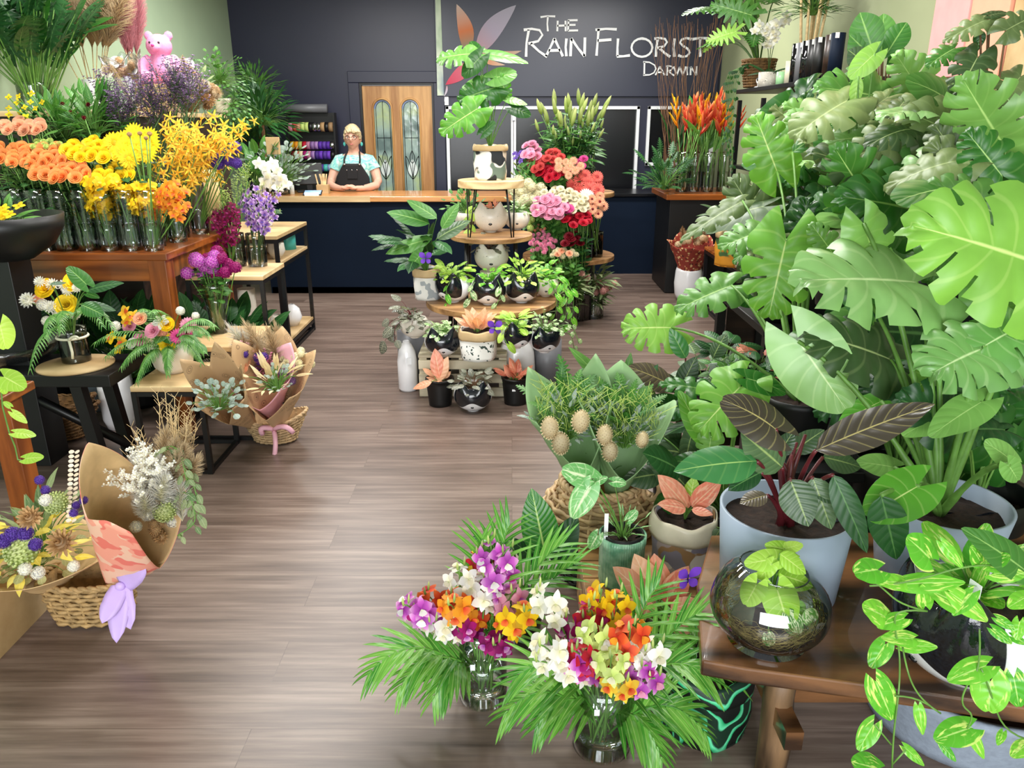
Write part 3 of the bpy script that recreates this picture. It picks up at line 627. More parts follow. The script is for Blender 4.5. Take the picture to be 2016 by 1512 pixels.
# ================================================================= builders
def child(parent, name, mb, mats, bev=0):
    """part whose mesh was laid out in room coordinates"""
    o = mb.obj(name, mats, None, bev=bev); o.parent = parent
    o.matrix_parent_inverse = Matrix.LocRotScale(parent.location, parent.rotation_euler, parent.scale).inverted()
    return o
def wallprof(prof, th=.006):
    """closed profile with an inner wall"""
    inner = [(max(.001, r-th), z) for r, z in prof[::-1]]
    inner[-1] = (inner[-1][0], prof[0][1]+th)
    return [(.001, prof[0][1])]+prof+inner+[(.001, prof[0][1]+th)]
def soil(parent, r, z, sx=1, mat='soil', name='soil'):
    m = MB().add(grid(6, 20, lambda u, v: (r*u*math.cos(2*PI*v)*sx, r*u*math.sin(2*PI*v), z+.006*math.sin(u*9+v*30)*(u > 0)))); return m.obj(name, mat, parent)
def potshape(parent, r0, r1, h, mat, th=.008, n=36, rim=0, name='pot', belly=0):
    P = [(r0*.96, 0)]+[(r0+(r1-r0)*t+belly*math.sin(PI*t), h*t) for t in [k/8 for k in range(9)]]
    if rim: P += [(r1+rim, h), (r1+rim, h+.012)]
    return MB().add(lathe(wallprof(P, th), n)).obj(name, mat, parent)
# black faced fox planter; the face colour split is stored per vertex
q = NT('fox_glaze'); at = q.n('Attribute', attribute_name='lf'); sp = q.n('SeparateXYZ'); q.l(at.outputs['Vector'], sp.inputs[0])
bk = q.ramp(q.noise(q.coord(), 25, 3), [(.3, lin('07080c')), (.7, lin('1a1f28'))])
f_ = q.ramp(sp.outputs[2], [(.49, (0, 0, 0, 1)), (.51, (1, 1, 1, 1))])
q.l(q.mix(f_, lin('efeff2'), bk), q.b.inputs['Base Color']); q.b.inputs['Roughness'].default_value = .1; q.b.inputs['Coat Weight'].default_value = .4
q.bump(q.noise(q.coord(), 22, 2), .12, .004)
def foxbody(r, ears=True, mask=True, n=72, k=30, flat=.86, ear=.42):
    V = []; A = []; F = []
    top = .62
    def pt(i, a, th=0):
        t = i/k; ph = -PI/2+.18+(PI/2+math.asin(top)-.18)*t
        rr = (r-th)*math.cos(ph); z = r*flat*math.sin(ph)
        if ears and t > .55:
            for c_ in (-R(42), R(42)):
                d = abs((a-c_+PI) % (2*PI)-PI)/R(27)
                if d < 1: e = (1-d)**.9*(t-.55)/.45; z += r*ear*e; rr *= 1-.0*e+.10*e
        return rr*math.sin(a), -rr*math.cos(a), z+r*flat
    rows = list(range(k+1))
    for i in rows:
        for j in range(n):
            a = 2*PI*j/n; p = pt(i, a); V.append(p)
            aa = abs((a+PI) % (2*PI)-PI)/R(72); t = i/k
            low = .33+.24*math.exp(-(aa/.42)**2)+.10*aa**4
            d = min((t-low)*6, (1-aa)*4, 1)
            A.append((t, j/n, .5+d*.5 if mask else 0))
    m = len(V)
    for i in (k, int(k*.5), 0):
        for j in range(n): V.append(pt(i, 2*PI*j/n, .008)); A.append((1, 0, .5-.5))
    F = [(i*n+j, i*n+(j+1) % n, (i+1)*n+(j+1) % n, (i+1)*n+j) for i in range(k) for j in range(n)]
    for a_, b_ in ((k*n, m), (m, m+n), (m+n, m+2*n)): F += [(a_+j, a_+(j+1) % n, b_+(j+1) % n, b_+j) for j in range(n)]
    V.append((0, 0, r*flat*(1-math.cos(.18)))); A.append((0, 0, 0)); F += [(len(V)-1, (j+1) % n, j, -1) for j in range(n)]
    return np.array(V), np.array(F), np.array(A)
_FOX = {}
def fox(label, loc, r, rz=0, group=None, mask=True, ears=True, name='fox_planter'):
    t = T(name, label, 'planter', loc, group, rz)
    k = (mask, ears)
    if k not in _FOX:
        _FOX[k] = [MB().add(foxbody(1, ears, mask)).mesh('pot', 'fox_glaze' if mask else 'cream_ceramic'), MB().add(ball(.085, .05, .055)).mesh('nose', 'black_glaze'),
                   MB().add(ball(.035, .025, .05)).mesh('eye', 'black_glaze'), MB().add(lathe([(.001, -.02), (.32, -.02), (.34, .05)], 32)).mesh('foot', 'white_ceramic' if mask else 'cream_ceramic')]
    M = _FOX[k]
    newobj('pot', M[0], t, sc=r); newobj('nose', M[1], t, loc=(0, -r*(.86 if mask else .93), r*(.42 if mask else .55)), sc=r if mask else r*1.3)
    if not mask and ears:
        for s_ in (-1, 1): newobj('eye', M[2], t, loc=(s_*r*.4, -r*.90, r*.98), sc=r)
    newobj('foot', M[3], t, sc=r); soil(t, r*.74, r*1.28)
    return t
def bag(label, loc, r, h, pat, cuff='kraft', rz=0, sq=.0, name='fabric_planter', cat='planter', cuffh=.28):
    t = T(name, label, cat, loc, None, rz)
    def f(u, v, o=0, z0=0, z1=1):
        a = 2*PI*u; z = h*(z0+(z1-z0)*v)
        sqf = 1/(max(abs(math.cos(a)), abs(math.sin(a)))**sq)
        rr = (r*(1+.03*math.sin(a*3+z*40)+.02*math.sin(a*7))+o)*sqf*(.95+.06*math.sin(z/h*3))
        return rr*math.cos(a), rr*math.sin(a), z+.004*math.sin(a*5)*(v > .5)
    m = MB().add(grid(48, 10, lambda u, v: f(u, v))); m.add(lathe([(.001, .002), (r*.95, .002)], 24)); o = m.obj('bag', pat, t)
    o.modifiers.new('s', 'SOLIDIFY').thickness = .003
    c2 = MB().add(grid(48, 5, lambda u, v: f(u, v, .007+.004*math.sin(v*PI), 1-cuffh, 1.02))).obj('cuff', cuff, t)
    c2.modifiers.new('s', 'SOLIDIFY').thickness = .004
    soil(t, r*.93, h*.9); return t
def printmat(name, base, cols, sc=10, th=.55, kind='noise'):
    q = NT(name); co = q.coord(); c = lin(base)
    for i, cc in enumerate(cols):
        mp = q.n('Mapping'); mp.inputs[1].default_value = (i*3.1, i*1.7, i*2.3); q.l(co, mp.inputs[0])
        if kind == 'noise': f = q.ramp(q.noise(mp.outputs[0], sc, 1), [(th-.01, (0, 0, 0, 1)), (th+.01, (1, 1, 1, 1))])
        else:
            v = q.n('TexVoronoi'); v.inputs['Scale'].default_value = sc; q.l(mp.outputs[0], v.inputs[0]); d = v.outputs[0]
            if kind == 'rings': f = q.ramp(q.math('SINE', q.math('MULTIPLY', d, 34)), [(.55, (0, 0, 0, 1)), (.7, (1, 1, 1, 1))])
            else: f = q.ramp(d, [(th*.5, (1, 1, 1, 1)), (th*.5+.03, (0, 0, 0, 1))])
        c = q.mix(f, c, lin(cc))
    q.l(c, q.b.inputs['Base Color']); q.b.inputs['Roughness'].default_value = .7
def vase(label, loc, r, h, group=None, water=.5, r1=None, mat='glass', name='glass_vase', fl=None):
    t = T(name, label, 'vase', loc, group); r1 = r1 or r
    P = [(r, 0)]+[(r+(r1-r)*(k/8)**1.6, h*k/8) for k in range(1, 9)]
    newobj('glass', vmesh(('g', r, h, r1, mat), lambda: MB().add(lathe([(.001, .002)]+P+([(r1-.003, h), (r1-.003, h*.97)]), 32)).mesh('glass', mat)), t)
    if water: newobj('water', vmesh(('w', r, h, r1, water), lambda: MB().add(lathe([(.001, .006), (r-.004, .006)]+[(r-.004+(r1-r)*(water*k/4)**1.6, h*water*k/4) for k in range(1, 5)]+[(.001, h*water)], 32)).mesh('water', 'water_thin')), t)
    return t
_VM = {}
def vmesh(k, f):
    if k not in _VM: _VM[k] = f()
    return _VM[k]
# ---------------------------------------------------------------- woven baskets
def basket(parent, prof, sx=1, sy=1, rings=12, ups=28, mat='wicker', th=.007, sq=0, name='woven_body', boat=0, rim=True):
    """prof(t)->radius at height fraction t, with height h = prof(None)"""
    h = prof(None); mb = MB(); n = ups*4
    def P(a, t, o=0):
        s_ = 1/(max(abs(math.cos(a)), abs(math.sin(a)))**sq) if sq else 1
        r_ = (prof(t)+o)*s_; return r_*math.cos(a)*sx, r_*math.sin(a)*sy, h*t*(1+boat*math.cos(a)**2)+th
    for i in range(rings):
        t = (i+.5)/rings
        mb.add(tube([P(2*PI*j/n, t, th*.5*math.sin(PI*(j*ups*2/n+i))) for j in range(n+1)], [th*(.8+.25*math.sin(j*1.7+i)) for j in range(n+1)], 5, False))
    for j in range(ups): mb.add(tube([P(2*PI*(j+.25)/ups, t/6) for t in range(7)], th*.55, 4))
    mb.add((lathe([(.001, th), (1, th)], 24)[0]*np.array((prof(0)*sx, prof(0)*sy, 1)),)+lathe([(.001, th), (1, th)], 24)[1:])
    inn = grid(32, 4, lambda u, v: tuple(np.array(P(2*PI*u, v*.98, -th*1.1))))
    mb.add(inn)
    o = mb.obj(name, mat, parent)
    if rim:
        rb = MB()
        for k in range(2): rb.add(tube([tuple(np.array(P(2*PI*j/80, 1, th*.6*math.sin(j*1.3+k*PI)))+np.array((0, 0, th*.6*math.cos(j*1.3+k*PI)))) for j in range(81)], th*.8, 6, False))
        rb.obj('rim', mat, parent)
    return o
# ---------------------------------------------------------------- wrapped bouquet paper
def wrap(parent, base, top, r0, r1, mat, peaks=4, amp=.25, open_=.0, rz=0, name='wrapping_paper', flare=1.2, twist=0, part=1.0, od=0):
    ax = Vector(top)-Vector(base); H = ax.length
    if twist is None: twist = -(((-PI/2+od-rz)/(2*PI)) % 1)*peaks
    zv = ax.normalized(); xv = Vector((0, 1, 0)).cross(zv).normalized(); yv = zv.cross(xv); M = Matrix((xv, yv, zv)).transposed().to_4x4(); M.translation = Vector(base)
    def f(u, v):
        a = 2*PI*u*part+rz; r = r0+(r1-r0)*v**flare
        pk = 1-abs(((u*peaks+twist) % 1)*2-1); r *= 1+.22*v*(pk-.4)
        hh = H*v*(1-amp*.5*(1-pk)+amp*.5*pk)
        hh -= open_*H*v*max(0, math.cos(a-rz+PI/2-od))**1.5
        return r*math.cos(a)*(1+.02*math.sin(v*20+a*4)), r*math.sin(a), hh
    o = MB().add(grid(96, 14, f), M).obj(name, mat if isinstance(mat, tuple) else (mat, mat), None); o.parent = parent
    o.matrix_parent_inverse = Matrix.LocRotScale(parent.location, parent.rotation_euler, parent.scale).inverted()
    so = o.modifiers.new('s', 'SOLIDIFY'); so.thickness = .0018; so.material_offset = 1
    return o
# ---------------------------------------------------------------- blooms (unit radius, opening towards +Z)
def cuppetal(a0, span, rb, rt, h, lean=0, nu=5, nv=4, ruf=0, tip=.15):
    def f(u, v):
        uu = u*2-1; a = a0+uu*span*(.55+.45*math.sin(PI*(.15+.7*v)))
        r = rb+(rt-rb)*v**1.3+lean*v**4+ruf*math.sin(uu*9+a0*5)*v; z = h*(v-.12*v**5)*(1-tip*uu*uu*v)+ruf*math.cos(uu*11)*v
        return r*math.cos(a), r*math.sin(a), z
    V, F, A = grid(nu, nv, f); A = A[:, [1, 0, 2]]; return V, F, A
BLM = {}
def bloom(kind, mat, mat2=None):
    k = (kind, mat, mat2)
    if k in BLM: return BLM[k]
    mb = MB(); r_ = random.Random(len(kind)*7)
    def fl(n, W, L, tilt, kindl='lance', a0=0, m=0, z=0, r0=.05, dr=.2, fold=.1, r=None, **kw):
        for i in range(n):
            a = a0+2*PI*i/n; d = (math.cos(a)*math.cos(tilt), math.sin(a)*math.cos(tilt), math.sin(tilt))
            put_leaf(mb, (r0*math.cos(a), r0*math.sin(a), z), d, (-math.cos(a)*math.sin(tilt)*.99, -math.sin(a)*math.sin(tilt)*.99, math.cos(tilt)), L, leaf(kindl, W, dr, fold, ns=kw.get('ns', 5), nq=1), r_.random(), m)
    if kind == 'rose':
        for ring, (n, rb, rt, h, ln) in enumerate(((2, .10, .16, .75, 0), (3, .16, .30, .78, .02), (4, .2, .5, .74, .08), (5, .24, .72, .66, .14), (6, .2, .95, .5, .2))):
            for i in range(n): mb.add(cuppetal(2*PI*i/n+ring*.8, PI/n*1.25, rb, rt, h, ln), r=r_.random()*.6)
    elif kind in ('carnation', 'ruffle'):
        for ring, (n, rt, h) in enumerate(((4, .2, .72), (6, .45, .66), (8, .72, .52), (9, .98, .32))):
            for i in range(n): mb.add(cuppetal(2*PI*i/n+ring*.6, PI/n*1.3, .08, rt, h, .05, 6, 3, .07), r=r_.random())
    elif kind == 'gerbera':
        fl(19, .13, .95, R(8), 'strap', dr=.12); fl(17, .13, .85, R(20), 'strap', a0=.1, dr=.12, z=.02); fl(14, .1, .45, R(32), 'strap', a0=.2, z=.04)
        mb.add(ball(.26, .26, .1, (0, 0, .08), 12, 6), m=1)
    elif kind == 'pom':
        for k2, (t_, n) in enumerate(((-.1, 12), (.25, 14), (.6, 12), (.95, 9), (1.3, 5))):
            for i in range(n):
                a = 2*PI*(i+k2*.5)/n; d = Vector((math.cos(a)*math.cos(t_), math.sin(a)*math.cos(t_), math.sin(t_)))
                put_leaf(mb, d*.35+Vector((0, 0, .2)), d, (-d.x*.2, -d.y*.2, 1), .62, leaf('strap', .17, -.25, .3, ns=4, nq=1), r_.random())
        mb.add(ball(.5, .5, .45, (0, 0, .2), 10, 6), r=.3)
    elif kind == 'orchid':
        for a, w_, L in ((90, .3, .95), (162+8, .42, .95), (18-8, .42, .95), (234, .28, .9), (306, .28, .9)):
            a = R(a); put_leaf(mb, (0, 0, 0), (math.cos(a), math.sin(a), .18), (0, 0, 1), L, leaf('ovate', w_, .18, .15, ns=6, nq=1), r_.random())
        mb.add(cuppetal(R(-90), R(60), .05, .4, .3, .1), r=.2, m=1); put_leaf(mb, (0, 0, .05), (0, -1, .35), (0, 0, 1), .55, leaf('obov', .3, .3, .2, ns=4, nq=1), .4, 1)
    elif kind == 'spider':
        for a in (90, 160, 20, 235, 305): a = R(a); put_leaf(mb, (0, 0, 0), (math.cos(a), math.sin(a), .35), (0, 0, 1), 1, leaf('strap', .13, .35, .1, ns=5, nq=1), r_.random())
        put_leaf(mb, (0, 0, 0), (0, -.6, .5), (0, 0, 1), .5, leaf('lance', .2, .2, .2, ns=4, nq=1), .4)
    elif kind == 'floret':
        fl(4, .38, .9, R(12), 'ovate', ns=4); mb.add(ball(.12, .12, .08, (0, 0, .06), 6, 4), m=1)
    elif kind == 'cluster':       # ball of small florets
        for i in range(46):
            z = 1-1.35*(i+.5)/46; a = i*2.39996; rr = math.sqrt(max(0, 1-z*z)); d = Vector((rr*math.cos(a), rr*math.sin(a), z))
            for k2 in range(4):
                b = k2*PI/2+i; t = d.orthogonal().normalized(); t2 = d.cross(t); dd = t*math.cos(b)+t2*math.sin(b)+d*.25
                put_leaf(mb, d*(.85+.1*r_.random()), dd, d, .26, leaf('ovate', .4, .1, .1, ns=3, nq=1), r_.random())
        mb.add(ball(.8, .8, .75, (0, 0, 0), 10, 6), r=.1)
    elif kind == 'bud':
        V, F, A = lathe([(.02, 0), (.16, .25), (.23, .7), (.22, 1.2), (.14, 1.75), (.02, 2.1)], 9)
        for v in V: s_ = 1+.12*math.cos(3*math.atan2(v[1], v[0])); v[0] *= s_; v[1] *= s_
        mb.add((V, F, A))
    elif kind == 'protea':
        for ring, (n, rt, h) in enumerate(((6, .3, 1.5), (8, .5, 1.45), (9, .68, 1.2), (9, .8, .8))):
            for i in range(n):
                V, F, A = cuppetal(2*PI*i/n+ring*.4, PI/n*1.1, .25, rt, h, .02, 3, 4, 0, .8); mb.add((V, F, A), r=r_.random())
    elif kind == 'banksia':
        mb.add(ball(.82, .82, 1.25, (0, 0, 1.2), 16, 12), r=.4)
        for i in range(150):
            z = 1-2*(i+.5)/150; a = i*2.39996; rr = math.sqrt(1-z*z); d = Vector((rr*math.cos(a), rr*math.sin(a), z*1.1)); put_leaf(mb, (d.x*.78, d.y*.78, 1.2+d.z*1.12), d+Vector((0, 0, .5)), (0, 0, 1), .24, leaf('strap', .3, .3, .1, ns=2, nq=1), r_.random())
    elif kind == 'berry':         # dome of round seeds
        for i in range(90):
            z = 1-1.1*(i+.5)/90; a = i*2.39996; rr = math.sqrt(max(0, 1-z*z)); mb.add(ball(.1, .1, .1, (rr*math.cos(a), rr*math.sin(a), z), 6, 4), r=r_.random())
        mb.add(ball(.9, .9, .85, (0, 0, 0), 10, 6), r=.1)
    elif kind == 'sprig':         # branching sprig with tiny flowers, about 2.2 tall
        for i in range(11):
            a = i*2.4; e = .5+.45*(i/11); p0 = Vector((0, 0, .15*i)); p1 = p0+Vector((math.cos(a)*(1-e*.6), math.sin(a)*(1-e*.6), .75))
            mb.add(tube([p0, p1], .012, 3, False), m=1)
            for k2 in range(7):
                p = p0.lerp(p1, .35+.65*k2/7)+Vector((r_.uniform(-.09, .09), r_.uniform(-.09, .09), r_.uniform(-.05, .1)))
                for b in range(3): put_leaf(mb, p, (math.cos(b*2.1), math.sin(b*2.1), .6), (0, 0, 1), .13, leaf('ovate', .45, .1, .1, ns=2, nq=1), r_.random())
        mb.add(tube([(0, 0, -1), (0, 0, 1.7)], .015, 4, False), m=1)
    elif kind == 'plume':         # feathery grass head, 1 tall
        for i in range(420):
            t = r_.random(); a = r_.uniform(0, 2*PI); e = .22*math.sin(PI*min(1, .12+t*.9)); p = Vector((0, 0, t*.8))
            mb.add(tube(bez(p, p+Vector((math.cos(a)*e*.6, math.sin(a)*e*.6, .12)), p+Vector((math.cos(a)*e, math.sin(a)*e, .17+r_.uniform(-.05, .06))), 3), [.0035, .003, .0025, .0012], 3, False), r=r_.random())
    elif kind == 'heli':          # upright lobster claw flower head, 1 tall
        mb.add(tube([(0, 0, 0), (0, 0, .9)], .012, 5))
        for i in range(5):
            s_ = 1 if i % 2 else -1; z = .1+.15*i
            put_leaf(mb, (0, 0, z), (s_*(.55-.06*i), 0, .8), (-s_, 0, .6), .5-.04*i, leaf('strap', .11, -.12, 1.6, ns=6, nq=1), .2+.1*i)
            put_leaf(mb, (0, 0.004, z), (s_*(.5-.06*i), .05, .85), (s_, 0, -.6), .47-.04*i, leaf('strap', .09, .12, 1.4, ns=6, nq=1), .2+.1*i)
    me = mb.mesh('bloom', [mat, mat2 or mat]); BLM[k] = me; return me
def stemmesh(kind, mat='stem', lm='plain'):
    k = ('stem', kind, mat, lm)
    if k in BLM: return BLM[k]
    mb = MB().add(tube([(0, 0, t/5) for t in range(6)], .0028, 5), m=0)
    if kind == 'leafy':
        for i in range(7):
            a = i*2.4; z = .5+.06*i
            put_leaf(mb, (0, 0, z), (math.cos(a), math.sin(a), .55), (0, 0, 1), .055, leaf('ovate', .32, .3, .1, ns=5, nq=1), m=1)
    if kind == 'long':
        for i in range(9):
            a = i*2.4; put_leaf(mb, (0, 0, .35+.07*i), (math.cos(a)*.8, math.sin(a)*.8, .6), (0, 0, 1), .11, leaf('lance', .14, .5, .1, ns=5, nq=1), m=1)
    me = mb.mesh('stem', [mat, lm]); BLM[k] = me; return me
def quat(d, roll=0):
    return Vector(d).to_track_quat('Z', 'Y') @ Matrix.Rotation(roll, 3, 'Z').to_quaternion()
def stemflower(name, label, cat, group, kind, mat, base, head, size, mat2=None, face=None, st='leafy', smat='stem', lm='plain'):
    base = Vector(base); head = Vector(head); d = head-base
    t = T(name, label, cat, base, group)
    sm = stemmesh(st, smat, lm); q_ = quat(d, U(0, 6))
    newobj('stem', sm, t, rot=q_, sc=(1, 1, d.length) if st == 'bare' else (1+.3*(d.length-.3), 1+.3*(d.length-.3), d.length))
    f = Vector(face) if face is not None else d.normalized()+Vector((U(-.3, .3), -.5+U(-.2, .2), .3))
    newobj('bloom', bloom(kind, mat, mat2), t, loc=d, rot=quat(f, U(0, 6)), sc=size*U(.88, 1.12))
    return t
def spray(name, label, group, kind, mat, base, head, size, n=8, mat2='p_cream', buds=2, smat='stem', budmat='p_greenbud', lean=.06, frac=.45, cat='orchid'):
    """arching stem, blooms along its top"""
    base = Vector(base); head = Vector(head); t = T(name, label, cat, base, group); L = (head-base).length
    side = Vector((U(-1, 1), U(-1, .4), 0))*lean
    P = bez((0, 0, 0), (head-base)*.6+Vector((0, 0, L*.18))-side, head-base, 12)
    MB().add(tube(P, [.0028]*8+[.002]*5, 5)).obj('stem', smat, t)
    for i in range(n+buds):
        s = 1-frac+frac*i/(n+buds-1); k = min(11, int(s*12)); p = P[k].lerp(P[k+1], s*12-k)
        a = i*2.4+U(-.3, .3); o = Vector((math.cos(a), math.sin(a)*.8, .15))*size*.85
        f = o.normalized()+Vector((0, -.9, .45)); sz = size*U(.85, 1.1)
        if i < n: newobj('bloom', bloom(kind, mat, mat2), t, loc=p+o, rot=quat(f, U(-.5, .5)), sc=sz)
        else: newobj('bud', bloom('bud', budmat), t, loc=p+o*.4, rot=quat(o+Vector((0, 0, .3))), sc=size*.42)
    return t
# ---------------------------------------------------------------- potted foliage (local coordinates of the thing)
def foliage(parent, c, n, kind, mat, L, st, el=(10, 75), smat='stem', az=(0, 360), lw=.3, droop=.3, sr=.0022, name='foliage', face=.4, r0=.02, nn=2, ns=8, arch=.3, spots=None, wave=0, fold=.12):
    sb = MB(); lb = MB()
    for i in range(n):
        a = R(U(*az)) if az != (0, 360) else i*2.39996+U(-.3, .3)
        e = R(U(*el)); s = U(*st); l = U(*L)
        p0 = Vector(c)+Vector((math.cos(a), math.sin(a), 0))*r0*rnd.random()
        d = Vector((math.cos(a)*math.cos(e), math.sin(a)*math.cos(e), math.sin(e)))
        p1 = p0+d*s; mid = p0+d*s*.5+Vector((0, 0, s*arch)); 
        if s > .03: sb.add(tube(bez(p0, mid, p1, 6), [sr*1.3]*3+[sr]*4, 5, False))
        ld = Vector((d.x, d.y, d.z*.5-.15)) if el[1] < 85 else d
        ld = Vector((ld.x+U(-.25, .25), ld.y+U(-.25, .25), ld.z+U(-.25, .2)))
        nrm = Vector((-d.x*.3, -d.y*.3-face, 1.0))
        put_leaf(lb, p1, ld, nrm, l, leaf(kind, lw, droop, fold, wave=wave, ns=ns, nq=nn))
    if sb.n: sb.obj('stem', smat, parent)
    return lb.obj(name, mat, parent)
def trails(parent, starts, kind, mat, L, step=.05, lw=.42, smat='stem', name='vine'):
    """hanging vines: each start is a list of control points (local)"""
    for pts in starts:
        P = [Vector(p) for p in pts]; Q = []
        for i in range(len(P)-1):
            a, b = P[i], P[i+1]; pa = P[max(0, i-1)]; pb = P[min(len(P)-1, i+2)]
            for k in range(6):
                t = k/6; Q.append(.5*((2*a)+(b-pa)*t+(2*pa-5*a+4*b-pb)*t*t+(3*a-pa-3*b+pb)*t**3))
        Q.append(P[-1]); mb = MB().add(tube(Q, .002, 5)); lb = MB(); acc = 0; sd = 1
        for i in range(1, len(Q)):
            acc += (Q[i]-Q[i-1]).length
            if acc > step:
                acc = 0; sd = -sd; v = (Q[i]-Q[i-1]).normalized()
                d = v*.5+Vector((sd*.8+U(-.2, .2), -.3+U(-.3, .3), U(-.5, .1))); p = Q[i]+d.normalized()*L*.35
                mb.add(tube([Q[i], p], .0013, 4, False)); put_leaf(lb, p, d+Vector((0, -.1, -.5)), (sd*.2, -1, .5), L*U(.7, 1.2), leaf(kind, lw, .25, .15, ns=8))
        o = mb.obj(name, smat, parent); 
        if lb.n: lb.obj('leaves', mat, o)
def hero(root, lst, crown=None, smat='stem', sr=.004, name='leaf', sub=None):
    """leaves placed one by one; (base px, base py, tip px, tip py, depth, half width, kind, material, tip depth change, facing)"""
    for it in lst:
        bx, by, tx, ty, Y, W, kind, mt, dY, up = it[:10]
        p = D(bx, by, Y); e = D(tx, ty, Y+dY); d = e-p
        tc = (Vector((0, 0, CAMH))-p).normalized(); n = tc*(1-up)+Vector((0, 0, 1))*up
        if len(it) > 10: n += Vector(it[10])
        mb = MB(); L = d.length
        put_leaf(mb, (0, 0, 0), d, n, L*1.03, leaf(kind, W, it[11] if len(it) > 11 else .16, .16, wave=.05 if kind == 'monstera' else .02, nq=6 if kind == 'monstera' else 4, ns=16), rnd.random())
        o = mb.obj(name, mt, root, loc=p); o.matrix_parent_inverse = Matrix.LocRotScale(root.location, root.rotation_euler, root.scale).inverted()
        cr = it[12] if len(it) > 12 else crown
        if cr is not None:
            cr_ = Vector(cr) if len(cr) == 3 else D(cr[0], cr[1], cr[2])
            a = cr_-p; mid = a*.45+Vector((0, 0, .18*a.length))
            MB().add(tube(bez((0, 0, 0), mid, a, 10), [sr*.8]*4+[sr]*4+[sr*1.5]*3, 7)).obj('petiole', smat, o)
def frond(name, label, group, base, tip, n=22, ll=.2, mat='palm', arch=.1, w=.05, cat='palm frond', drop=.5, thing=True, parent=None):
    base = Vector(base); tip = Vector(tip); d = tip-base; L = d.length
    P = bez((0, 0, 0), d*.55+Vector((0, 0, arch+L*.2)), d, 16)
    t = T(name, label, cat, base, group) if thing else parent
    off = Vector((0, 0, 0)) if thing else base
    MB().add(tube([p+off for p in P], [.003]*6+[.002]*6+[.0012]*5, 5)).obj('rachis', mat, t)
    lb = MB()
    for i in range(n):
        s = .25+.75*i/(n-1); k = min(15, int(s*16)); p = P[k].lerp(P[k+1], s*16-k)+off; v = (P[k+1]-P[k]).normalized()
        sd = v.cross(Vector((0, -.3, 1))).normalized(); l = ll*(.55+.45*math.sin(PI*(.2+.75*s)))*U(.9, 1.1)
        for g_ in (-1, 1):
            put_leaf(lb, p, v*(.75+.5*s)+sd*g_*(1.15-.6*s)+Vector((0, 0, -.25*drop)), (0, -.3, 1), l, leaf('needle', w, drop*.8, .3, ns=7, nq=1))
    lb.obj('leaflets', mat, t); return t
def tier(name, label, cat, loc, r, th, mat, legs=0, lh=0, sx=1, lmat='black_metal', hair=False):
    t = T(name, label, cat, loc); MB().add(lathe([(.001, lh), (r, lh), (r, lh+th), (.001, lh+th)], 48, sx), sm=False).obj('top', mat, t, bev=.004)
    for i in range(legs):
        a = 2*PI*i/legs+PI/4
        c = Vector((math.cos(a)*r*.82*sx, math.sin(a)*r*.82, 0)); b = c*1.12
        if hair:
            s_ = Vector((-math.sin(a), math.cos(a), 0))*.035
            MB().add(tube([c+s_+Vector((0, 0, lh)), b+s_*.25, b-s_*.25, c-s_+Vector((0, 0, lh))], .0045, 6)).obj('leg', lmat, t)
        else: MB().add(tube([c+Vector((0, 0, lh)), b], .013, 8)).obj('leg', lmat, t)
    return t
def frametable(name, label, p, sx, sy, h, topmat='pale_wood', bar=.022, cat='table', rz=0, shelf=None, base=True):
    """black square tube frame with a timber top; p = centre on the floor"""
    t = T(name, label, cat, (p[0], p[1], 0), None, rz)
    MB().add(box(0, 0, h-.0125, sx, sy, .025), sm=False).obj('top', topmat, t, bev=.003)
    for i in (-1, 1):
        for j in (-1, 1): MB().add(box(i*(sx/2-bar/2), j*(sy/2-bar/2), (h-.027)/2, bar, bar, h-.027), sm=False).obj('leg', 'black_metal', t)
    for z in ([h-.027-bar/2]+([bar/2] if base else [])+([s_-.025 for s_ in shelf] if shelf else [])):
        for i in (-1, 1): MB().add(box(i*(sx/2-bar/2), 0, z, bar*.8, sy-2*bar, bar*.9), sm=False).obj('side_rail', 'black_metal', t); MB().add(box(0, i*(sy/2-bar/2), z, sx-2*bar, bar*.8, bar*.9), sm=False).obj('cross_rail', 'black_metal', t)
    for s_ in shelf or []: MB().add(box(0, 0, s_, sx-.01, sy-.01, .02), sm=False).obj('shelf', topmat, t, bev=.002)
    return t
def butterfly(label, p, s=.05, rz=0, mat='p_purple', rx=.9):
    t = T('butterfly', label, 'decoration', p, None, rz)
    MB().add(tube([(0, 0, -.25*s), (0, 0, .3*s)], .05*s, 6)).obj('body', 'black_plastic', t)
    for g in (-1, 1):
        mb = MB(); put_leaf(mb, (0, 0, .08*s), (g*.75, -.25, .75), (0, -1, .1), s, leaf('obov', .33, .05, .05, ns=7, nq=2)); put_leaf(mb, (0, 0, 0), (g*.7, -.25, -.5), (0, -1, .1), s*.72, leaf('obov', .38, .05, .05, ns=7, nq=2)); mb.obj('wing', mat, t)
    return t
def tagcard(parent, p, w, h, mat='sign_white', rz=0, name='price_tag', rx=0):
    return MB().add(box(0, 0, 0, w, .0015, h), TR(p, rx, .0, rz), sm=False).obj(name, mat, parent)
DY = 0
def bunch(name, label, cat, group, kind, mat, cx, cy, rx, ry, n, spx, Y, base, mat2=None, st='leafy', smat='stem', lm='plain', dy=.08, face=None, rb=.025, kz=1):
    for i in range(n):
        a = i*2.39996+cx; rr = math.sqrt((i+.5)/n)
        x = cx+rx*rr*math.cos(a)+U(-2, 2); y = cy+ry*rr*math.sin(a)+U(-2, 2)
        Y_ = Y+DY
        h = D(x, y, Y_+U(-dy, dy)*.5-dy*(y-cy)/max(ry, 1)*.6)
        b = Vector(base)+Vector((rb*math.cos(a+2.5), rb*math.sin(a+2.5), .012))
        stemflower(name, label, cat, group, kind, mat, b, h, spx*mpp(y, Y_)*kz, mat2, face, st, smat, lm)
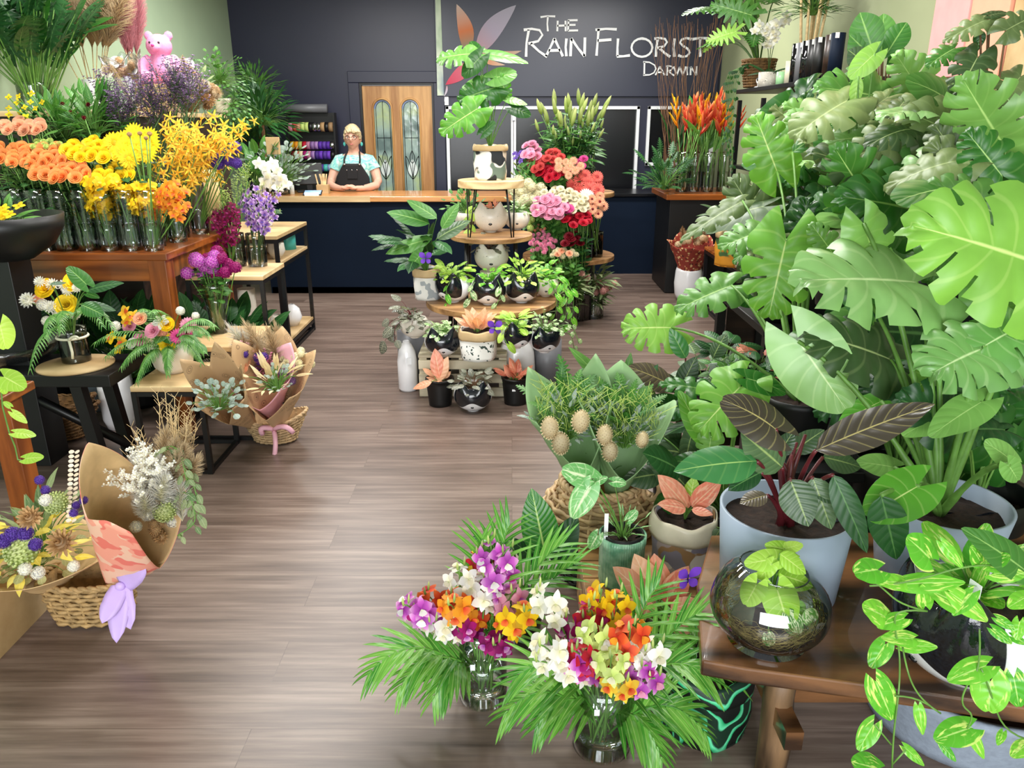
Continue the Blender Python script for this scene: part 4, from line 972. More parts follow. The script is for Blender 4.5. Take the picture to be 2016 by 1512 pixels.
# ================================================================= centre display
LS, RS, ST = .50, .88, 1.215       # heights: half round shelf, round shelf, stool
cxc = -.13
tier('wooden_display_shelf', 'low round timber shelf carrying three black faced fox planters', 'shelf', (cxc, 4.76, 0), .41, .035, 'shelf_wood', 4, LS-.035)
tier('plant_table', 'round timber table under the cream fox planter, below the stool', 'table', (cxc+.0, 4.93, 0), .26, .03, 'shelf_wood', 4, RS-.03)
tier('stool', 'round pale timber stool with black hairpin legs, top of the display', 'stool', (cxc, 4.9, RS), .205, .045, 'pale_wood', 4, ST-RS-.045, hair=True)
pl = T('pallet_crate', 'weathered pale slatted wooden crate at the foot of the display', 'crate', (-.29, 4.52, 0))
for i, z in enumerate((.03, .115, .2)):
    for y in (-.2, .2): MB().add(box(0, y, z, .52, .018, .055), sm=False).obj('slat', 'pallet_wood', pl, bev=.003)
for i in range(5): MB().add(box(0, -.168+.084*i, .252, .52, .078, .018), sm=False).obj('top_board', 'pallet_wood', pl, bev=.003)
for i in (-1, 0, 1): MB().add(box(i*.235, 0, .12, .045, .38, .235), sm=False).obj('bearer', 'pallet_wood', pl)
CT = .262
def pot_h(px, y): return px*y
fx = []
def F(label, px, py, z, rpx, rz=0, mask=True, ears=True, name='fox_planter', dy=.0, group=None):
    p = G(px, py, z); r = rpx*mpp(py, p.y); return fox(label, (p.x, p.y+r*.35+dy, z), r, rz, group, mask, ears, name), r
# three on the shelf, five lower
t, r = F('black faced fox planter with lime pothos, left of the shelf trio', 892, 596, LS, 35, R(-38)); foliage(t, (0, 0, r*1.2), 60, 'heart', 'lime', (.035, .06), (.03, .13), (5, 80), lw=.42, nn=2, ns=6, sr=.0012)
trails(t, [[(r*.6, -r*.7, r*1.5), (r*.5, -r*1.1, r*.9), (r*.55, -r*1.1, .02)]], 'heart', 'pothos', .045, .045)
t, r = F('black faced fox planter with trailing pothos, middle of the shelf trio', 962, 601, LS, 36, 0); foliage(t, (0, 0, r*1.2), 55, 'heart', 'pothos', (.035, .055), (.02, .10), (-5, 70), lw=.42, ns=6, sr=.0012)
trails(t, [[(r*.5, -r*.8, r*1.5), (r*.7, -r*1.15, r*.9), (r*.4, -r*1.2, .0), (r*.5, -r*1.25, -.08)], [(-r*.6, -r*.6, r*1.5), (-r*.9, -r*.9, r*1), (-r*1, -r*1, .03)]], 'heart', 'variegated', .045, .04)
t, r = F('black faced fox planter with fluffy lime foliage, right of the shelf trio', 1027, 597, LS, 36, R(12)); foliage(t, (0, 0, r*1.2), 70, 'ovate', 'lime', (.035, .06), (.03, .14), (5, 80), ns=5, sr=.0012)
t, r = F('black faced fox planter with cream variegated leaves, standing on the pale crate', 870, 706, CT, 36, R(8), dy=.03); foliage(t, (0, 0, r*1.2), 60, 'ovate', 'variegated', (.03, .05), (.02, .09), (5, 80), lw=.38, ns=6, sr=.0012)
t, r = F('black faced fox planter with yellow green pothos, on the white dome pot', 1015, 690, .33, 33, R(28), dy=.03); foliage(t, (0, 0, r*1.2), 50, 'heart', 'lime', (.04, .065), (.02, .10), (5, 80), lw=.42, ns=6, sr=.0012)
trails(t, [[(-r*.7, -r*.5, r*1.5), (-r*1.2, -r*.7, r*1.2), (-r*1.1, -r, r*.6)]], 'heart', 'lime', .06, .05)
t, r = F('black faced fox planter with fine variegated vines, on the dark grey cylinder', 1072, 697, .29, 32, R(20), dy=.02); foliage(t, (0, 0, r*1.2), 70, 'ovate', 'variegated', (.022, .036), (.03, .15), (0, 80), lw=.38, ns=5, sr=.001)
trails(t, [[(r*.6, -r*.4, r*1.5), (r*1.5, -r*.6, r*1.7), (r*1.9, -r, r*.6)], [(r*.3, -r*.8, r*1.5), (r*1.2, -r*1.1, r*1.3), (r*1.6, -r, r*.2)]], 'round', 'variegated', .03, .035)
t, r = F('black faced fox planter with silver peperomia, alone on the floor in front', 931, 811, 0, 38, 0); foliage(t, (0, 0, r*1.2), 45, 'ovate', 'silver_leaf', (.035, .055), (.02, .11), (0, 80), lw=.38, ns=7, sr=.0012, smat='brown_stem')
t, r = F('cream fox planter with dots for eyes under the stool', 966, 458, RS, 34, 0, False); foliage(t, (0, 0, r*1.2), 9, 'lance', 'pink_leaf', (.03, .05), (.02, .04), (40, 85), ns=6, sr=.0012); trails(t, [[(-r*.6, -r*.2, r*1.5), (-r*1.2, -r*.4, r*1.2), (-r*1.15, -r*.6, r*.2)]], 'heart', 'lime', .05, .03)
t = T('cylinder_pot', 'short pale upturned pot raising the peperomia fox planter', 'pot', (-.13, 4.88, LS+.001)); MB().add(lathe([(.001, 0), (.085, 0), (.075, .15), (.001, .15)], 32)).obj('body', 'cream_ceramic', t)
r = .108; t = fox('cream fox planter with peperomia below the round table top', (-.13, 4.88, LS+.152), r, 0, None, False); foliage(t, (0, 0, r*1.2), 45, 'ovate', 'silver_leaf', (.04, .065), (.02, .10), (0, 70), lw=.36, ns=7, smat='brown_stem', sr=.0012)
t, r = F('round white pot without ears behind the stool leg', 1018, 454, RS, 25, 0, False, False, 'round_planter', dy=.03); foliage(t, (0, 0, r*1.2), 50, 'ovate', 'variegated', (.025, .04), (.03, .13), (10, 80), ns=5, sr=.001)
t, r = F('round pale grey pot with leafy greens, left behind the stool', 916, 452, RS, 22, 0, False, False, 'round_planter', dy=.06); foliage(t, (0, 0, r*1.2), 60, 'lance', 'plain', (.03, .05), (.05, .17), (10, 85), ns=5, sr=.001)
t, r = F('pale round pot at the right end of the timber shelf', 1075, 588, LS, 26, 0, False, False, 'round_planter', dy=.05)
trails(t, [[(0, 0, r*1.4), (r*.9, -r*.6, r*1.6), (r*1.5, -r, r*.4), (r*1.5, -r, -.12)], [(r*.2, 0, r*1.4), (r*1.3, -r*.2, r*1.3), (r*2.1, -r*.6, r*.1), (r*1.9, -r*.6, -.18)], [(0, 0, r*1.4), (r*.3, -r*1.1, r*1.3), (r*.8, -r*1.3, 0), (r*.6, -r*1.3, -.12)]], 'heart', 'pothos', .05, .035)
foliage(t, (0, 0, r*1.2), 40, 'heart', 'pothos', (.035, .055), (.03, .12), (5, 80), lw=.42, ns=6, sr=.0012)
dg = lambda name, label, px, py, rpx, hh, mat, pr: None
def cyl(name, label, cat, px, py, z, rpx, h, mat, prof=None, dy=0):
    p = G(px, py, z); r = rpx*mpp(py, p.y); t = T(name, label, cat, (p.x, p.y+r*.5+dy, z))
    pr = prof or [(1, 0), (1, 1)]
    P = [(.001, 0)]+[(r*a, h*b) for a, b in pr]; P += [(P[-1][0]-.006, h), (P[-1][0]-.006, h*.75), (.001, h*.75)] if prof is None else []
    MB().add(lathe(P, 40)).obj('body', mat, t); return t, r
cyl('cylinder_pot', 'dark grey cylinder pot under the right hand fox planter', 'pot', 1078, 760, 0, 27, .288, 'dark_grey_pot')
cyl('cylinder_pot', 'dark grey cylinder pot under the cream planter at left', 'pot', 812, 752, 0, 28, .33, 'dark_grey_pot')
cyl('dome_pot', 'upturned glossy white dome pot supporting a fox planter', 'pot', 1017, 768, 0, 36, .33, 'white_ceramic', [(.9, 0), (1, .15), (1.02, .4), (.95, .7), (.75, .9), (.5, .985), (.001, 1)])
t, r = cyl('bottle_vase', 'tall matte white bottle vase with a small tag on the floor', 'vase', 803, 770, 0, 19, .31, 'white_ceramic', [(.85, 0), (1, .05), (1.02, .6), (.85, .8), (.5, .94), (.36, .97), (.36, 1), (.28, 1), (.28, .9), (.001, .9)])
tagcard(t, (.02, -r-.004, .2), .03, .04, rz=.2)
t, r = F('cream fox planter with dark silver peperomia at the far left', 815, 668, .335, 29, R(-25), False, dy=.02); foliage(t, (0, 0, r*1.2), 40, 'ovate', 'silver_leaf', (.06, .085), (.02, .13), (-30, 60), lw=.34, smat='maroon_stem', sr=.0014, az=(100, 330))
trails(t, [[(-r*.6, -r*.5, r*1.5), (-r*1.5, -r*.8, r*1), (-r*1.6, -r, 0)], [(-r*.3, -r*.8, r*1.4), (-r*.7, -r*1.3, r*.9), (-r*.8, -r*1.3, -.02)]], 'ovate', 'silver_leaf', .075, .05, smat='maroon_stem')
printmat('abstract_print', 'e9e4da', ['64766a', '1d2024', 'c9b8a4'], 9, .55); printmat('palm_print', 'f2f0ea', ['3a4a44'], 45, .62, 'noise'); printmat('foliage_print', 'eeebe4', ['a8adb0'], 18, .56)
p = D(965, 340, 4.9)
t = bag('fabric planter printed with grey and black abstract shapes, holding the tall monstera', (p.x, 4.9, ST+.001), .1, .20, 'abstract_print', sq=.25, cuffh=.15)
hero(t, [(930, 106, 857, 108, 4.85, .5, 'monstera', 'monstera', .0, .55), (958, 106, 1044, 114, 4.85, .26, 'heart', 'monstera', 0, .6), (946, 112, 908, 150, 4.8, .45, 'heart', 'monstera_dark', 0, .4),
         (972, 154, 1017, 140, 4.8, .5, 'heart', 'monstera', 0, .4), (985, 158, 1004, 197, 4.8, .42, 'monstera', 'monstera_lime', 0, .1), (975, 172, 899, 196, 4.8, .45, 'monstera', 'monstera_dark', -.02, .2), (960, 160, 905, 168, 4.85, .4, 'heart', 'monstera', .05, .5),
         (940, 214, 864, 260, 4.72, .42, 'monstera', 'monstera_lime', -.05, .25), (999, 196, 1040, 202, 4.8, .28, 'heart', 'monstera', 0, .5), (1008, 212, 1047, 226, 4.8, .4, 'heart', 'monstera_dark', 0, .3),
         (940, 100, 925, 78, 4.9, .4, 'heart', 'monstera_dark', .05, .3), (950, 262, 975, 238, 4.8, .4, 'heart', 'monstera_dark', 0, .2)], (p.x, 4.9, ST+.18), sr=.0028)
p = G(930, 712, CT)
t = bag('kraft topped fabric planter printed with small leaves, holding peach aglaonema', (p.x+.03, p.y+.09, CT), .105, .17, 'palm_print', sq=.25, cuffh=.3); foliage(t, (0, 0, .15), 20, 'ovate', 'peach_leaf', (.09, .13), (.01, .05), (35, 88), lw=.24, ns=9)
butterfly('purple butterfly on the peach leaves of the printed planter', (p.x+.13, p.y-.02, CT+.20), .055)
p = G(860, 590, LS)
t = bag('pale printed fabric planter with peace lily behind the left fox planter', (p.x-.06, p.y+.05, LS), .085, .19, 'foliage_print', sq=.25, cuffh=.25)
foliage(t, (0, 0, .17), 26, 'ovate', 'dark_plain', (.14, .21), (.10, .30), (30, 80), lw=.2, ns=10, az=(70, 300), wave=.06, smat='stem')
hero(t, [(845, 440, 765, 410, 4.6, .22, 'ovate', 'plain', 0, .5), (850, 470, 757, 490, 4.6, .2, 'ovate', 'plain', 0, .5), (860, 430, 805, 390, 4.6, .22, 'ovate', 'plain', 0, .5), (870, 450, 900, 400, 4.6, .22, 'ovate', 'plain', 0, .4), (830, 500, 802, 530, 4.55, .4, 'heart', 'plain', 0, .2), (860, 470, 920, 430, 4.6, .22, 'ovate', 'bronze_green', 0, .5)], (t.location.x, t.location.y, LS+.17), sr=.002)
butterfly('purple butterfly clipped beneath the peace lily', D(838, 510, 4.52), .05)
for px, py, lb, m, n in ((866, 800, 'black nursery pot with tall peach aglaonema, left of the floor fox planter', 'peach_leaf', 12), (1015, 797, 'black nursery pot with salmon aglaonema, right of the floor fox planter', 'pink_leaf', 22)):
    p = G(px, py, 0); r = 27*mpp(py, p.y); t = T('nursery_pot', lb, 'potted plant', (p.x, p.y+r*.5, 0)); potshape(t, r*.82, r, .15, 'black_plastic', rim=.004); soil(t, r*.94, .14)
    foliage(t, (0, 0, .13), n, 'ovate', m, (.06, .10), (.01, .06), (30, 88), lw=.27, ns=9)
    foliage(t, (0, 0, .13), 10, 'ovate', 'variegated', (.04, .06), (.01, .02), (20, 60), lw=.27, ns=7, name='lower_leaves')
    if px < 900: hero(t, [(866, 745, 857, 690, p.y, .25, 'ovate', 'pink_leaf', 0, .1), (862, 750, 880, 705, p.y, .22, 'ovate', 'peach_leaf', 0, .2), (850, 752, 812, 762, p.y-.05, .22, 'ovate', 'peach_leaf', 0, .5)], (p.x, p.y+r*.5, .14), sr=.002)
    else: tagcard(t, (-.01, -r*.93, .1), .02, .012)
# ================================================================= tiered flower stand
TX, TY = .47, 6.42
DY = 1.0
t = T('tiered_flower_stand', 'tall stand of round timber shelves crowded with vases of cut flowers', 'stand', (TX, TY, 0))
for z, r in ((.51, .38), (1.02, .36)): MB().add(lathe([(.001, z-.035), (r, z-.035), (r, z), (.001, z)], 48), sm=False).obj('shelf', 'shelf_wood', t, bev=.004)
for a in (.6, 2.2, 3.8, 5.4): MB().add(tube([(.27*math.cos(a), .27*math.sin(a), 0), (.27*math.cos(a), .27*math.sin(a), 1.0)], .012, 8)).obj('leg', 'black_metal', t)
def vb(label, dx, dy_, z, r=.05, h=.18, mat='smoke_glass', g='flower buckets on the tiered stand'):
    vase(label, (TX+dx, TY+dy_, z), r, h, g, .6, mat=mat); return Vector((TX+dx, TY+dy_, z))
b = vb('clear glass vase holding the green lilies at the top of the stand', .0, .05, 1.022, .075, .2, 'glass')
bunch('green_lily', 'green budded lily stem in the topmost glass vase', 'lily', 'green lilies above the tiered stand', 'bud', 'p_greenbud', 1128, 232, 66, 24, 24, 18, 5.35, b, st='long', lm='plain', face=None, rb=.04)
bunch('green_lily', 'green budded lily stem in the topmost glass vase', 'lily', 'green lilies above the tiered stand', 'bud', 'p_greenbud', 1128, 258, 72, 28, 16, 12, 5.35, b, st='long', lm='dark_plain', rb=.04)
lf = T('greenery', 'mass of drooping lily leaves around the top glass vase', 'foliage', (b.x, b.y, 1.2)); foliage(lf, (0, 0, .06), 110, 'lance', 'plain', (.11, .16), (.06, .26), (0, 70), lw=.15, sr=.0015); 
GR = 'cut flowers on the tiered stand'
A_, B_, C_ = 1.022, .512, .002
b = vb('dark vase of pink and red roses on the upper left of the stand', -.17, -.08, A_)
bunch('rose', 'pink rose at the upper left edge of the tiered stand', 'rose', GR+' upper pink roses', 'rose', 'p_pink', 1046, 297, 17, 16, 8, 9, 5.2, b); bunch('rose', 'rose red rose at the upper left of the tiered stand', 'rose', 'rose red roses', 'rose', 'p_rosered', 1058, 322, 16, 12, 7, 9, 5.15, b)
bunch('orchid_bloom', 'purple orchid bloom left of the pink roses', 'orchid', 'small purple orchids', 'orchid', 'p_violet', 1022, 308, 13, 12, 7, 8, 5.2, b)
bunch('budding_lily', 'slender green lily bud beside the stool top', 'lily', 'lily buds beside the stool', 'bud', 'p_greenbud', 1028, 345, 22, 22, 9, 6, 5.1, b, st='long')
b = vb('dark vase of deep red roses in the upper middle of the stand', -.02, -.14, A_)
bunch('rose', 'coral red rose below the lilies', 'rose', 'coral roses', 'rose', 'p_rosered', 1090, 308, 20, 12, 8, 9, 5.15, b); bunch('rose', 'deep red rose behind the peach gerberas', 'rose', 'deep red roses', 'rose', 'p_red', 1082, 338, 22, 14, 11, 9, 5.1, b)
b = vb('dark vase of peach gerberas on the upper right of the stand', .12, -.1, A_)
bunch('gerbera', 'peach gerbera below the lilies', 'gerbera', 'peach gerberas', 'gerbera', 'p_peach', 1118, 328, 25, 19, 9, 9, 5.05, b, 'p_tan', 'bare', face=(-.1, -1, .35)); bunch('carnation', 'hot pink carnation right of the peach gerberas', 'carnation', 'hot pink carnations', 'carnation', 'p_hot', 1142, 322, 8, 14, 5, 8, 5.2, b)
b = vb('dark vase of coral gerberas, middle right of the stand', .2, -.05, B_+.001, .05, .2)
bunch('gerbera', 'large coral gerbera at the right edge of the stand', 'gerbera', 'coral gerberas', 'gerbera', 'p_coral', 1155, 362, 34, 22, 10, 14, 5.1, b, 'p_rosered', 'bare', face=(.15, -1, .4))
bunch('green_trick', 'curled pale green stem right of the lily vase', 'flower', 'curled green stems', 'bud', 'p_greenbud', 1160, 312, 14, 14, 8, 5, 5.4, b, smat='dark_stem')
b = vb('dark vase of cream blossoms, middle left of the stand', -.2, -.1, B_, .05, .2)
bunch('stock_flower', 'creamy white stock blossom right of the stool', 'stock', 'creamy stock', 'cluster', 'p_cream', 1035, 378, 34, 24, 14, 11, 5.0, b)
bunch('stock_flower', 'small greenish stock blossom between stool leg and pink carnations', 'stock', 'lower creamy stock', 'cluster', 'p_lime', 1040, 425, 12, 26, 8, 7, 4.98, b)
b = vb('dark vase of cream spray roses in the middle of the stand', .0, -.16, B_, .055, .2)
bunch('spray_rose', 'small cream spray rose in the middle band of the stand', 'rose', 'cream spray roses', 'rose', 'p_cream', 1098, 385, 44, 14, 22, 7, 4.98, b); bunch('spray_rose', 'small cream spray rose in the middle band of the stand', 'rose', 'cream spray roses', 'rose', 'p_cream', 1138, 402, 24, 16, 16, 7, 4.95, b)
bunch('carnation', 'pale pink carnation below the cream spray roses', 'carnation', 'pale pink carnations', 'carnation', 'p_pink', 1080, 408, 34, 20, 20, 10, 4.9, b); bunch('carnation', 'hot pink carnation beside the pale pink carnations', 'carnation', 'hot pink carnations, middle', 'carnation', 'p_hot', 1118, 412, 8, 8, 4, 9, 4.9, b)
b = vb('dark vase of pale peach gerberas at the right of the middle shelf', .22, -.14, B_+.002, .05, .2)
bunch('gerbera', 'pale peach gerbera under the coral gerberas', 'gerbera', 'pale peach gerberas', 'gerbera', 'p_peach', 1172, 402, 24, 20, 8, 11, 4.98, b, 'p_dark_red', 'bare', face=(.15, -1, .35)); bunch('gerbera', 'white gerbera above the pale peach gerberas', 'gerbera', 'white gerberas', 'gerbera', 'p_white', 1158, 386, 8, 3, 2, 14, 5.0, b, 'p_cream', 'bare', face=(0, -1, .5))
b = vb('dark vase of crimson roses on the lower right of the stand', .12, -.2, C_, .055, .24)
bunch('rose', 'crimson rose in the tight row below the carnations', 'rose', 'crimson roses', 'rose', 'p_red', 1138, 434, 26, 12, 16, 8, 4.9, b, lm='dark_plain')
b = vb('dark vase of pale pink chrysanthemums on the lower left of the stand', -.16, -.18, C_, .055, .2)
bunch('chrysanthemum', 'small pale pink chrysanthemum at the lower left of the stand', 'chrysanthemum', 'pale pink chrysanthemums', 'pom', 'p_pink', 1068, 478, 26, 22, 24, 6, 4.92, b)
bunch('chrysanthemum', 'tiny blush chrysanthemum behind the round table', 'chrysanthemum', 'blush chrysanthemums', 'pom', 'p_peach', 1055, 452, 18, 12, 10, 4, 5.0, b)
b = vb('dark vase of velvet red blooms on the lower shelf', .08, -.24, C_, .05, .18)
bunch('carnation', 'velvet dark red bloom above the cream buttons', 'carnation', 'velvet red blooms', 'carnation', 'p_dark_red', 1128, 474, 18, 14, 7, 10, 4.88, b); bunch('chrysanthemum', 'cream button chrysanthemum on the lower shelf', 'chrysanthemum', 'cream buttons', 'pom', 'p_cream', 1112, 500, 26, 11, 10, 7, 4.82, b); bunch('carnation', 'salmon carnation among the cream buttons', 'carnation', 'salmon carnations', 'carnation', 'p_peach', 1110, 497, 16, 6, 3, 7, 4.8, b)
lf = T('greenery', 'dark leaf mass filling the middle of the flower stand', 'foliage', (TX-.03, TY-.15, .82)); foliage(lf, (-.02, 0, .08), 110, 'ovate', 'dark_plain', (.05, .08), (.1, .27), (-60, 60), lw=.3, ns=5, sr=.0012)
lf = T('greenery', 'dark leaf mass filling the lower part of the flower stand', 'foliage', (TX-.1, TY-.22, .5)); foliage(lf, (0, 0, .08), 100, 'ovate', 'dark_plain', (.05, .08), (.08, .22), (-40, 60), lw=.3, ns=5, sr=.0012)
t, r = cyl('candle_tin', 'small black and white patterned tin on the shelf edge', 'tin', 1168, 500, .512, 9, .15, 'black_plastic', dy=.0)
MB().add(lathe([(r+.001, .03), (r+.001, .1)], 24)).obj('label', 'palm_print', t)
for i, (px, py, n, km, kd, lb) in enumerate(((1120, 628, 9, 'p_protea', 'protea', 'pink protea stem in the floor vase'), (1170, 612, 14, 'p_protea', 'cluster', 'dusty red blossom stem in the bell shaped floor vase'))):
    p = G(px, py, 0); p = Vector((p.x-.03, p.y-.22, 0)); v = vase('clear glass floor vase %s' % ('of proteas beside the display' if i == 0 else 'of reddish blossoms, rightmost at the stand foot'), p, .085, .3, r1=.07 if i == 0 else .05)
    for k in range(n):
        a = k*2.4; rr = math.sqrt((k+.5)/n)*.17; h = D(px-5*(i == 0)+0, 548 if i == 0 else 568, p.y)+Vector((rr*math.cos(a), rr*math.sin(a)*.6, U(-.03, .06)))
        stemflower('protea' if i == 0 else 'red_blossom', lb, 'flower', 'stems in the %s floor vase' % ('protea' if i == 0 else 'bell shaped'), kd, km, p+Vector((U(-.05, .05), U(-.05, .05), .02)), h, .04 if i == 0 else .03, st='long', lm='sage')
    lf = T('greenery', 'slender grey green leaves %s' % ('around the proteas' if i == 0 else 'around the reddish blossoms'), 'foliage', (p.x, p.y, .25)); foliage(lf, (0, 0, 0), 60, 'lance', 'sage', (.08, .14), (.06, .17), (20, 80), lw=.12, sr=.001)
# ================================================================= far right: heliconias, pots, shelf
hz_ = .926
GH = 'orange heliconias on the side cabinet'
for i, (px, w_) in enumerate(((1342, 0), (1368, 0), (1392, 0), (1425, 0))):
    p = G(px, 368, hz_); p = Vector((D(px, 368, 7.5).x, 7.5+.05*(i % 2), hz_)); vase('tall clear cylinder vase of heliconias, %s in the row' % ('leftmost', 'second from the left', 'third from the left', 'rightmost')[i], p, .058, .36, 'heliconia vases')
    for k in range(7):
        h = p+Vector((U(-.13, .13), U(-.08, .08), U(.50, .64)))
        t = T('heliconia', 'upright orange and yellow heliconia in the cylinder vases', 'heliconia', p+Vector((U(-.03, .03), U(-.03, .03), .01)), GH)
        d = h-t.location; newobj('stem', stemmesh('bare'), t, rot=quat(d), sc=(1.6, 1.6, d.length)); newobj('bloom', bloom('heli', 'p_heliy' if (k+i) % 3 == 0 else 'p_heli'), t, loc=d*.98, rot=quat(d, U(0, 3)), sc=U(.24, .34))
lf = T('greenery', 'broad upright heliconia leaves among the orange flowers', 'foliage', (D(1390, 300, 7.55).x, 7.6, 1.1)); foliage(lf, (0, 0, 0), 14, 'ovate', 'plain', (.22, .36), (.2, .4), (60, 88), lw=.14, sr=.003)
lf = T('fern_bunch', 'bunch of dark ferny foliage left of the heliconia vases', 'foliage', (D(1308, 350, 7.45).x, 7.45, .95)); foliage(lf, (0, 0, .0), 70, 'philo', 'dark_plain', (.09, .15), (.06, .36), (10, 85), lw=.3, nn=1, sr=.0016)
p = D(1393, 190, 7.9); t = T('willow_branches', 'tall bunch of thin brown twisted willow branches in the back corner', 'branches', (p.x-.12, 8.35, 0)); m = MB()
for i in range(60):
    a = U(-.25, .25); P = [Vector((U(-.05, .05), U(-.05, .05), 0))]
    for k in range(15): P.append(P[-1]+Vector((a*.09+U(-.03, .03), U(-.03, .03), U(.14, .19))))
    m.add(tube(P, [.006]*7+[.0045]*4+[.002]*5, 4))
m.obj('branch', 'brown_stem', t)
foliage(t, (-.05, 0, 1.15), 9, 'lance', 'dark_plain', (.4, .55), (.1, .2), (70, 88), lw=.07, name='blade_leaves')
# vase with patterned wrap of dried flowers, small table, orange bag
p = Vector((D(1353, 574, 6.95).x, 6.9, 0)); t = T('floor_vase', 'rounded matte white floor vase under the red patterned bouquet', 'vase', (p.x, p.y+.05, 0))
MB().add(lathe(wallprof([(.085, 0), (.115, .06), (.125, .16), (.118, .27), (.11, .3)], .006), 36)).obj('body', 'white_ceramic', t)
printmat('red_floral_paper', '9a3a2c', ['d9a066', '5c1f1c', 'e2c08a'], 26, .5, 'dots')
t = T('dried_bouquet', 'dried bouquet in red floral paper standing in the white floor vase', 'bouquet', (p.x, p.y+.05, .31)); wrap(t, (p.x, p.y+.05, .25), (p.x, p.y+.0, .54), .09, .2, 'red_floral_paper', 5, .15)
for i in range(16): newobj('dried_head', bloom('cluster' if i % 2 else 'plume', 'p_pampas' if i % 3 else 'p_tan'), t, loc=(U(-.14, .14), U(-.1, .1), U(.2, .27)), sc=.035 if i % 2 else .16, rot=quat((U(-.5, .5), U(-.5, .3), 1)))
frametable('side_table', 'low brown topped table with black legs beside the white floor vase', (1.98, 6.0), .62, 1.4, .53, 'table_wood', .03)
printmat('mustard_print', 'c8861c', ['f0e8d8', '3a5a2c'], 7, .6)
p = G(1423, 522, .53); t = bag('mustard printed paper planter with purple butterfly on the brown table', (p.x+.05, p.y+.0, .53), .115, .26, 'mustard_print', cuffh=.2); foliage(t, (0, 0, .22), 40, 'ovate', 'bronze_green', (.1, .16), (.05, .25), (10, 80), lw=.2, sr=.002)
butterfly('pale purple butterfly above the mustard planter', D(1428, 438, p.y-.12), .065, mat='p_lilac')
# black wall shelf on the right with pots and wrapped pots
a, b = D(1468, 178, 5.3), D(1650, 140, 5.3)
SZ = 1.80
YA, YC = 4.75, 6.75
t = T('display_shelf', 'black open display shelf along the right wall', 'shelf', (2.05, (YA+YC)/2, 0))
MB().add(box(0, 0, SZ-.015, .42, YC-YA, .03), sm=False).obj('top', 'black_plastic', t, bev=.003); MB().add(box(0, 0, 1.2, .40, YC-YA-.04, .025), sm=False).obj('shelf', 'black_plastic', t); MB().add(box(.19, 0, .87, .012, YC-YA-.04, 1.7), sm=False).obj('back_panel', 'dark_wood', t)
for y in (-1, -.3, .35, 1): MB().add(box(-.18, y*(YC-YA-.06)/2, .86, .03, .03, 1.72), sm=False).obj('upright', 'black_metal', t)
MB().add(box(0, -(YC-YA)/2+.01, .9, .4, .02, 1.62), sm=False).obj('end_panel', 'dark_wood', t)
def onshelf(px, Y=0, z=SZ, X=1.93): return Vector((X, X/D(px, 150, 1).x, z+.001))
p = onshelf(1492)
t = T('basket_planter', 'woven basket pot with split leaf philodendron and trailing ivy on the black shelf', 'potted plant', p)
basket(t, lambda k: .2 if k is None else .1+.03*k, rings=10, ups=16, mat='brown_wicker'); soil(t, .11, .17)
foliage(t, (0, 0, .15), 17, 'philo', 'monstera', (.24, .34), (.35, .62), (30, 80), lw=.36, sr=.005, nn=2, az=(110, 260), smat='dark_stem')
trails(t, [[(-.08+.02*i, -.08+.01*i, .19), (-.16-.01*i, -.06+.02*i, .1), (-.18, -.05+.025*i, -.25), (-.17+U(-.04, .03), -.04+.025*i, -.62+.05*i)] for i in range(7)], 'round', 'dark_plain', .025, .018)
hero(t, [(1450, 62, 1390, 78, 6.1, .4, 'philo', 'monstera_lime', 0, .3), (1480, 30, 1400, 5, 6.2, .4, 'philo', 'monstera', 0, .15)], (p.x, p.y, p.z+.15))
for i, (px, Y, lb, m, h, r) in enumerate(((1512, 5.45, 'white patterned pot with a small orchid on the black shelf', 'ringpot', .105, .07), (1538, 5.1, 'pale green square candle on the black shelf', 'pale_green', .09, .035), (1553, 4.95, 'cream ribbed cylinder candle on the black shelf', 'cream_glaze', .15, .03))):
    if i == 0: printmat('ringpot', 'e8e2d6', ['6b6258'], 40, .5, 'rings'); pmat('pale_green', 'a4d8a0', .3, .03)
    p = onshelf(px); t = T(('patterned_pot', 'candle', 'candle')[i], lb, ('pot', 'candle', 'candle')[i], p)
    MB().add(lathe(wallprof([(r, 0), (r, h)], .006), 30)).obj('body', m, t)
    if i == 0:
        soil(t, r*.9, h*.9); foliage(t, (0, 0, h*.9), 6, 'strap', 'dark_plain', (.12, .16), (0, .01), (20, 60), lw=.2)
        for k in range(3):
            P = bez((0, 0, h), (-.03+.03*k, 0, .45), (-.14+.1*k, -.08, .40+.04*k)); m_ = MB().add(tube(P, .0025, 5)); m_.obj('flower_stem', 'dark_stem', t)
            for j in range(6): newobj('bloom', bloom('orchid', 'p_white', 'p_cream'), t, loc=P[3+j % 6]+Vector((U(-.03, .03), -.03, U(-.02, .02))), rot=quat((U(-.4, .1), -1, .2)), sc=.042)
    else: MB().add(tube([(0, 0, h-.01), (0, 0, h+.008)], .0015, 4)).obj('wick', 'black_metal', t)
p = onshelf(1494, X=1.87); t = T('bird_ornament', 'tiny black and white bird figurine at the shelf corner', 'ornament', p); MB().add(ball(.018, .018, .026, (0, 0, .05))).add(tube([(0, 0, 0), (0, 0, .03)], .006, 6)).add(lathe([(.03, 0), (.022, .006), (.001, .008)], 16)).obj('body', 'white_ceramic', t); MB().add(ball(.012, .008, .018, (-.006, -.012, .058))).obj('face', 'black_glaze', t)
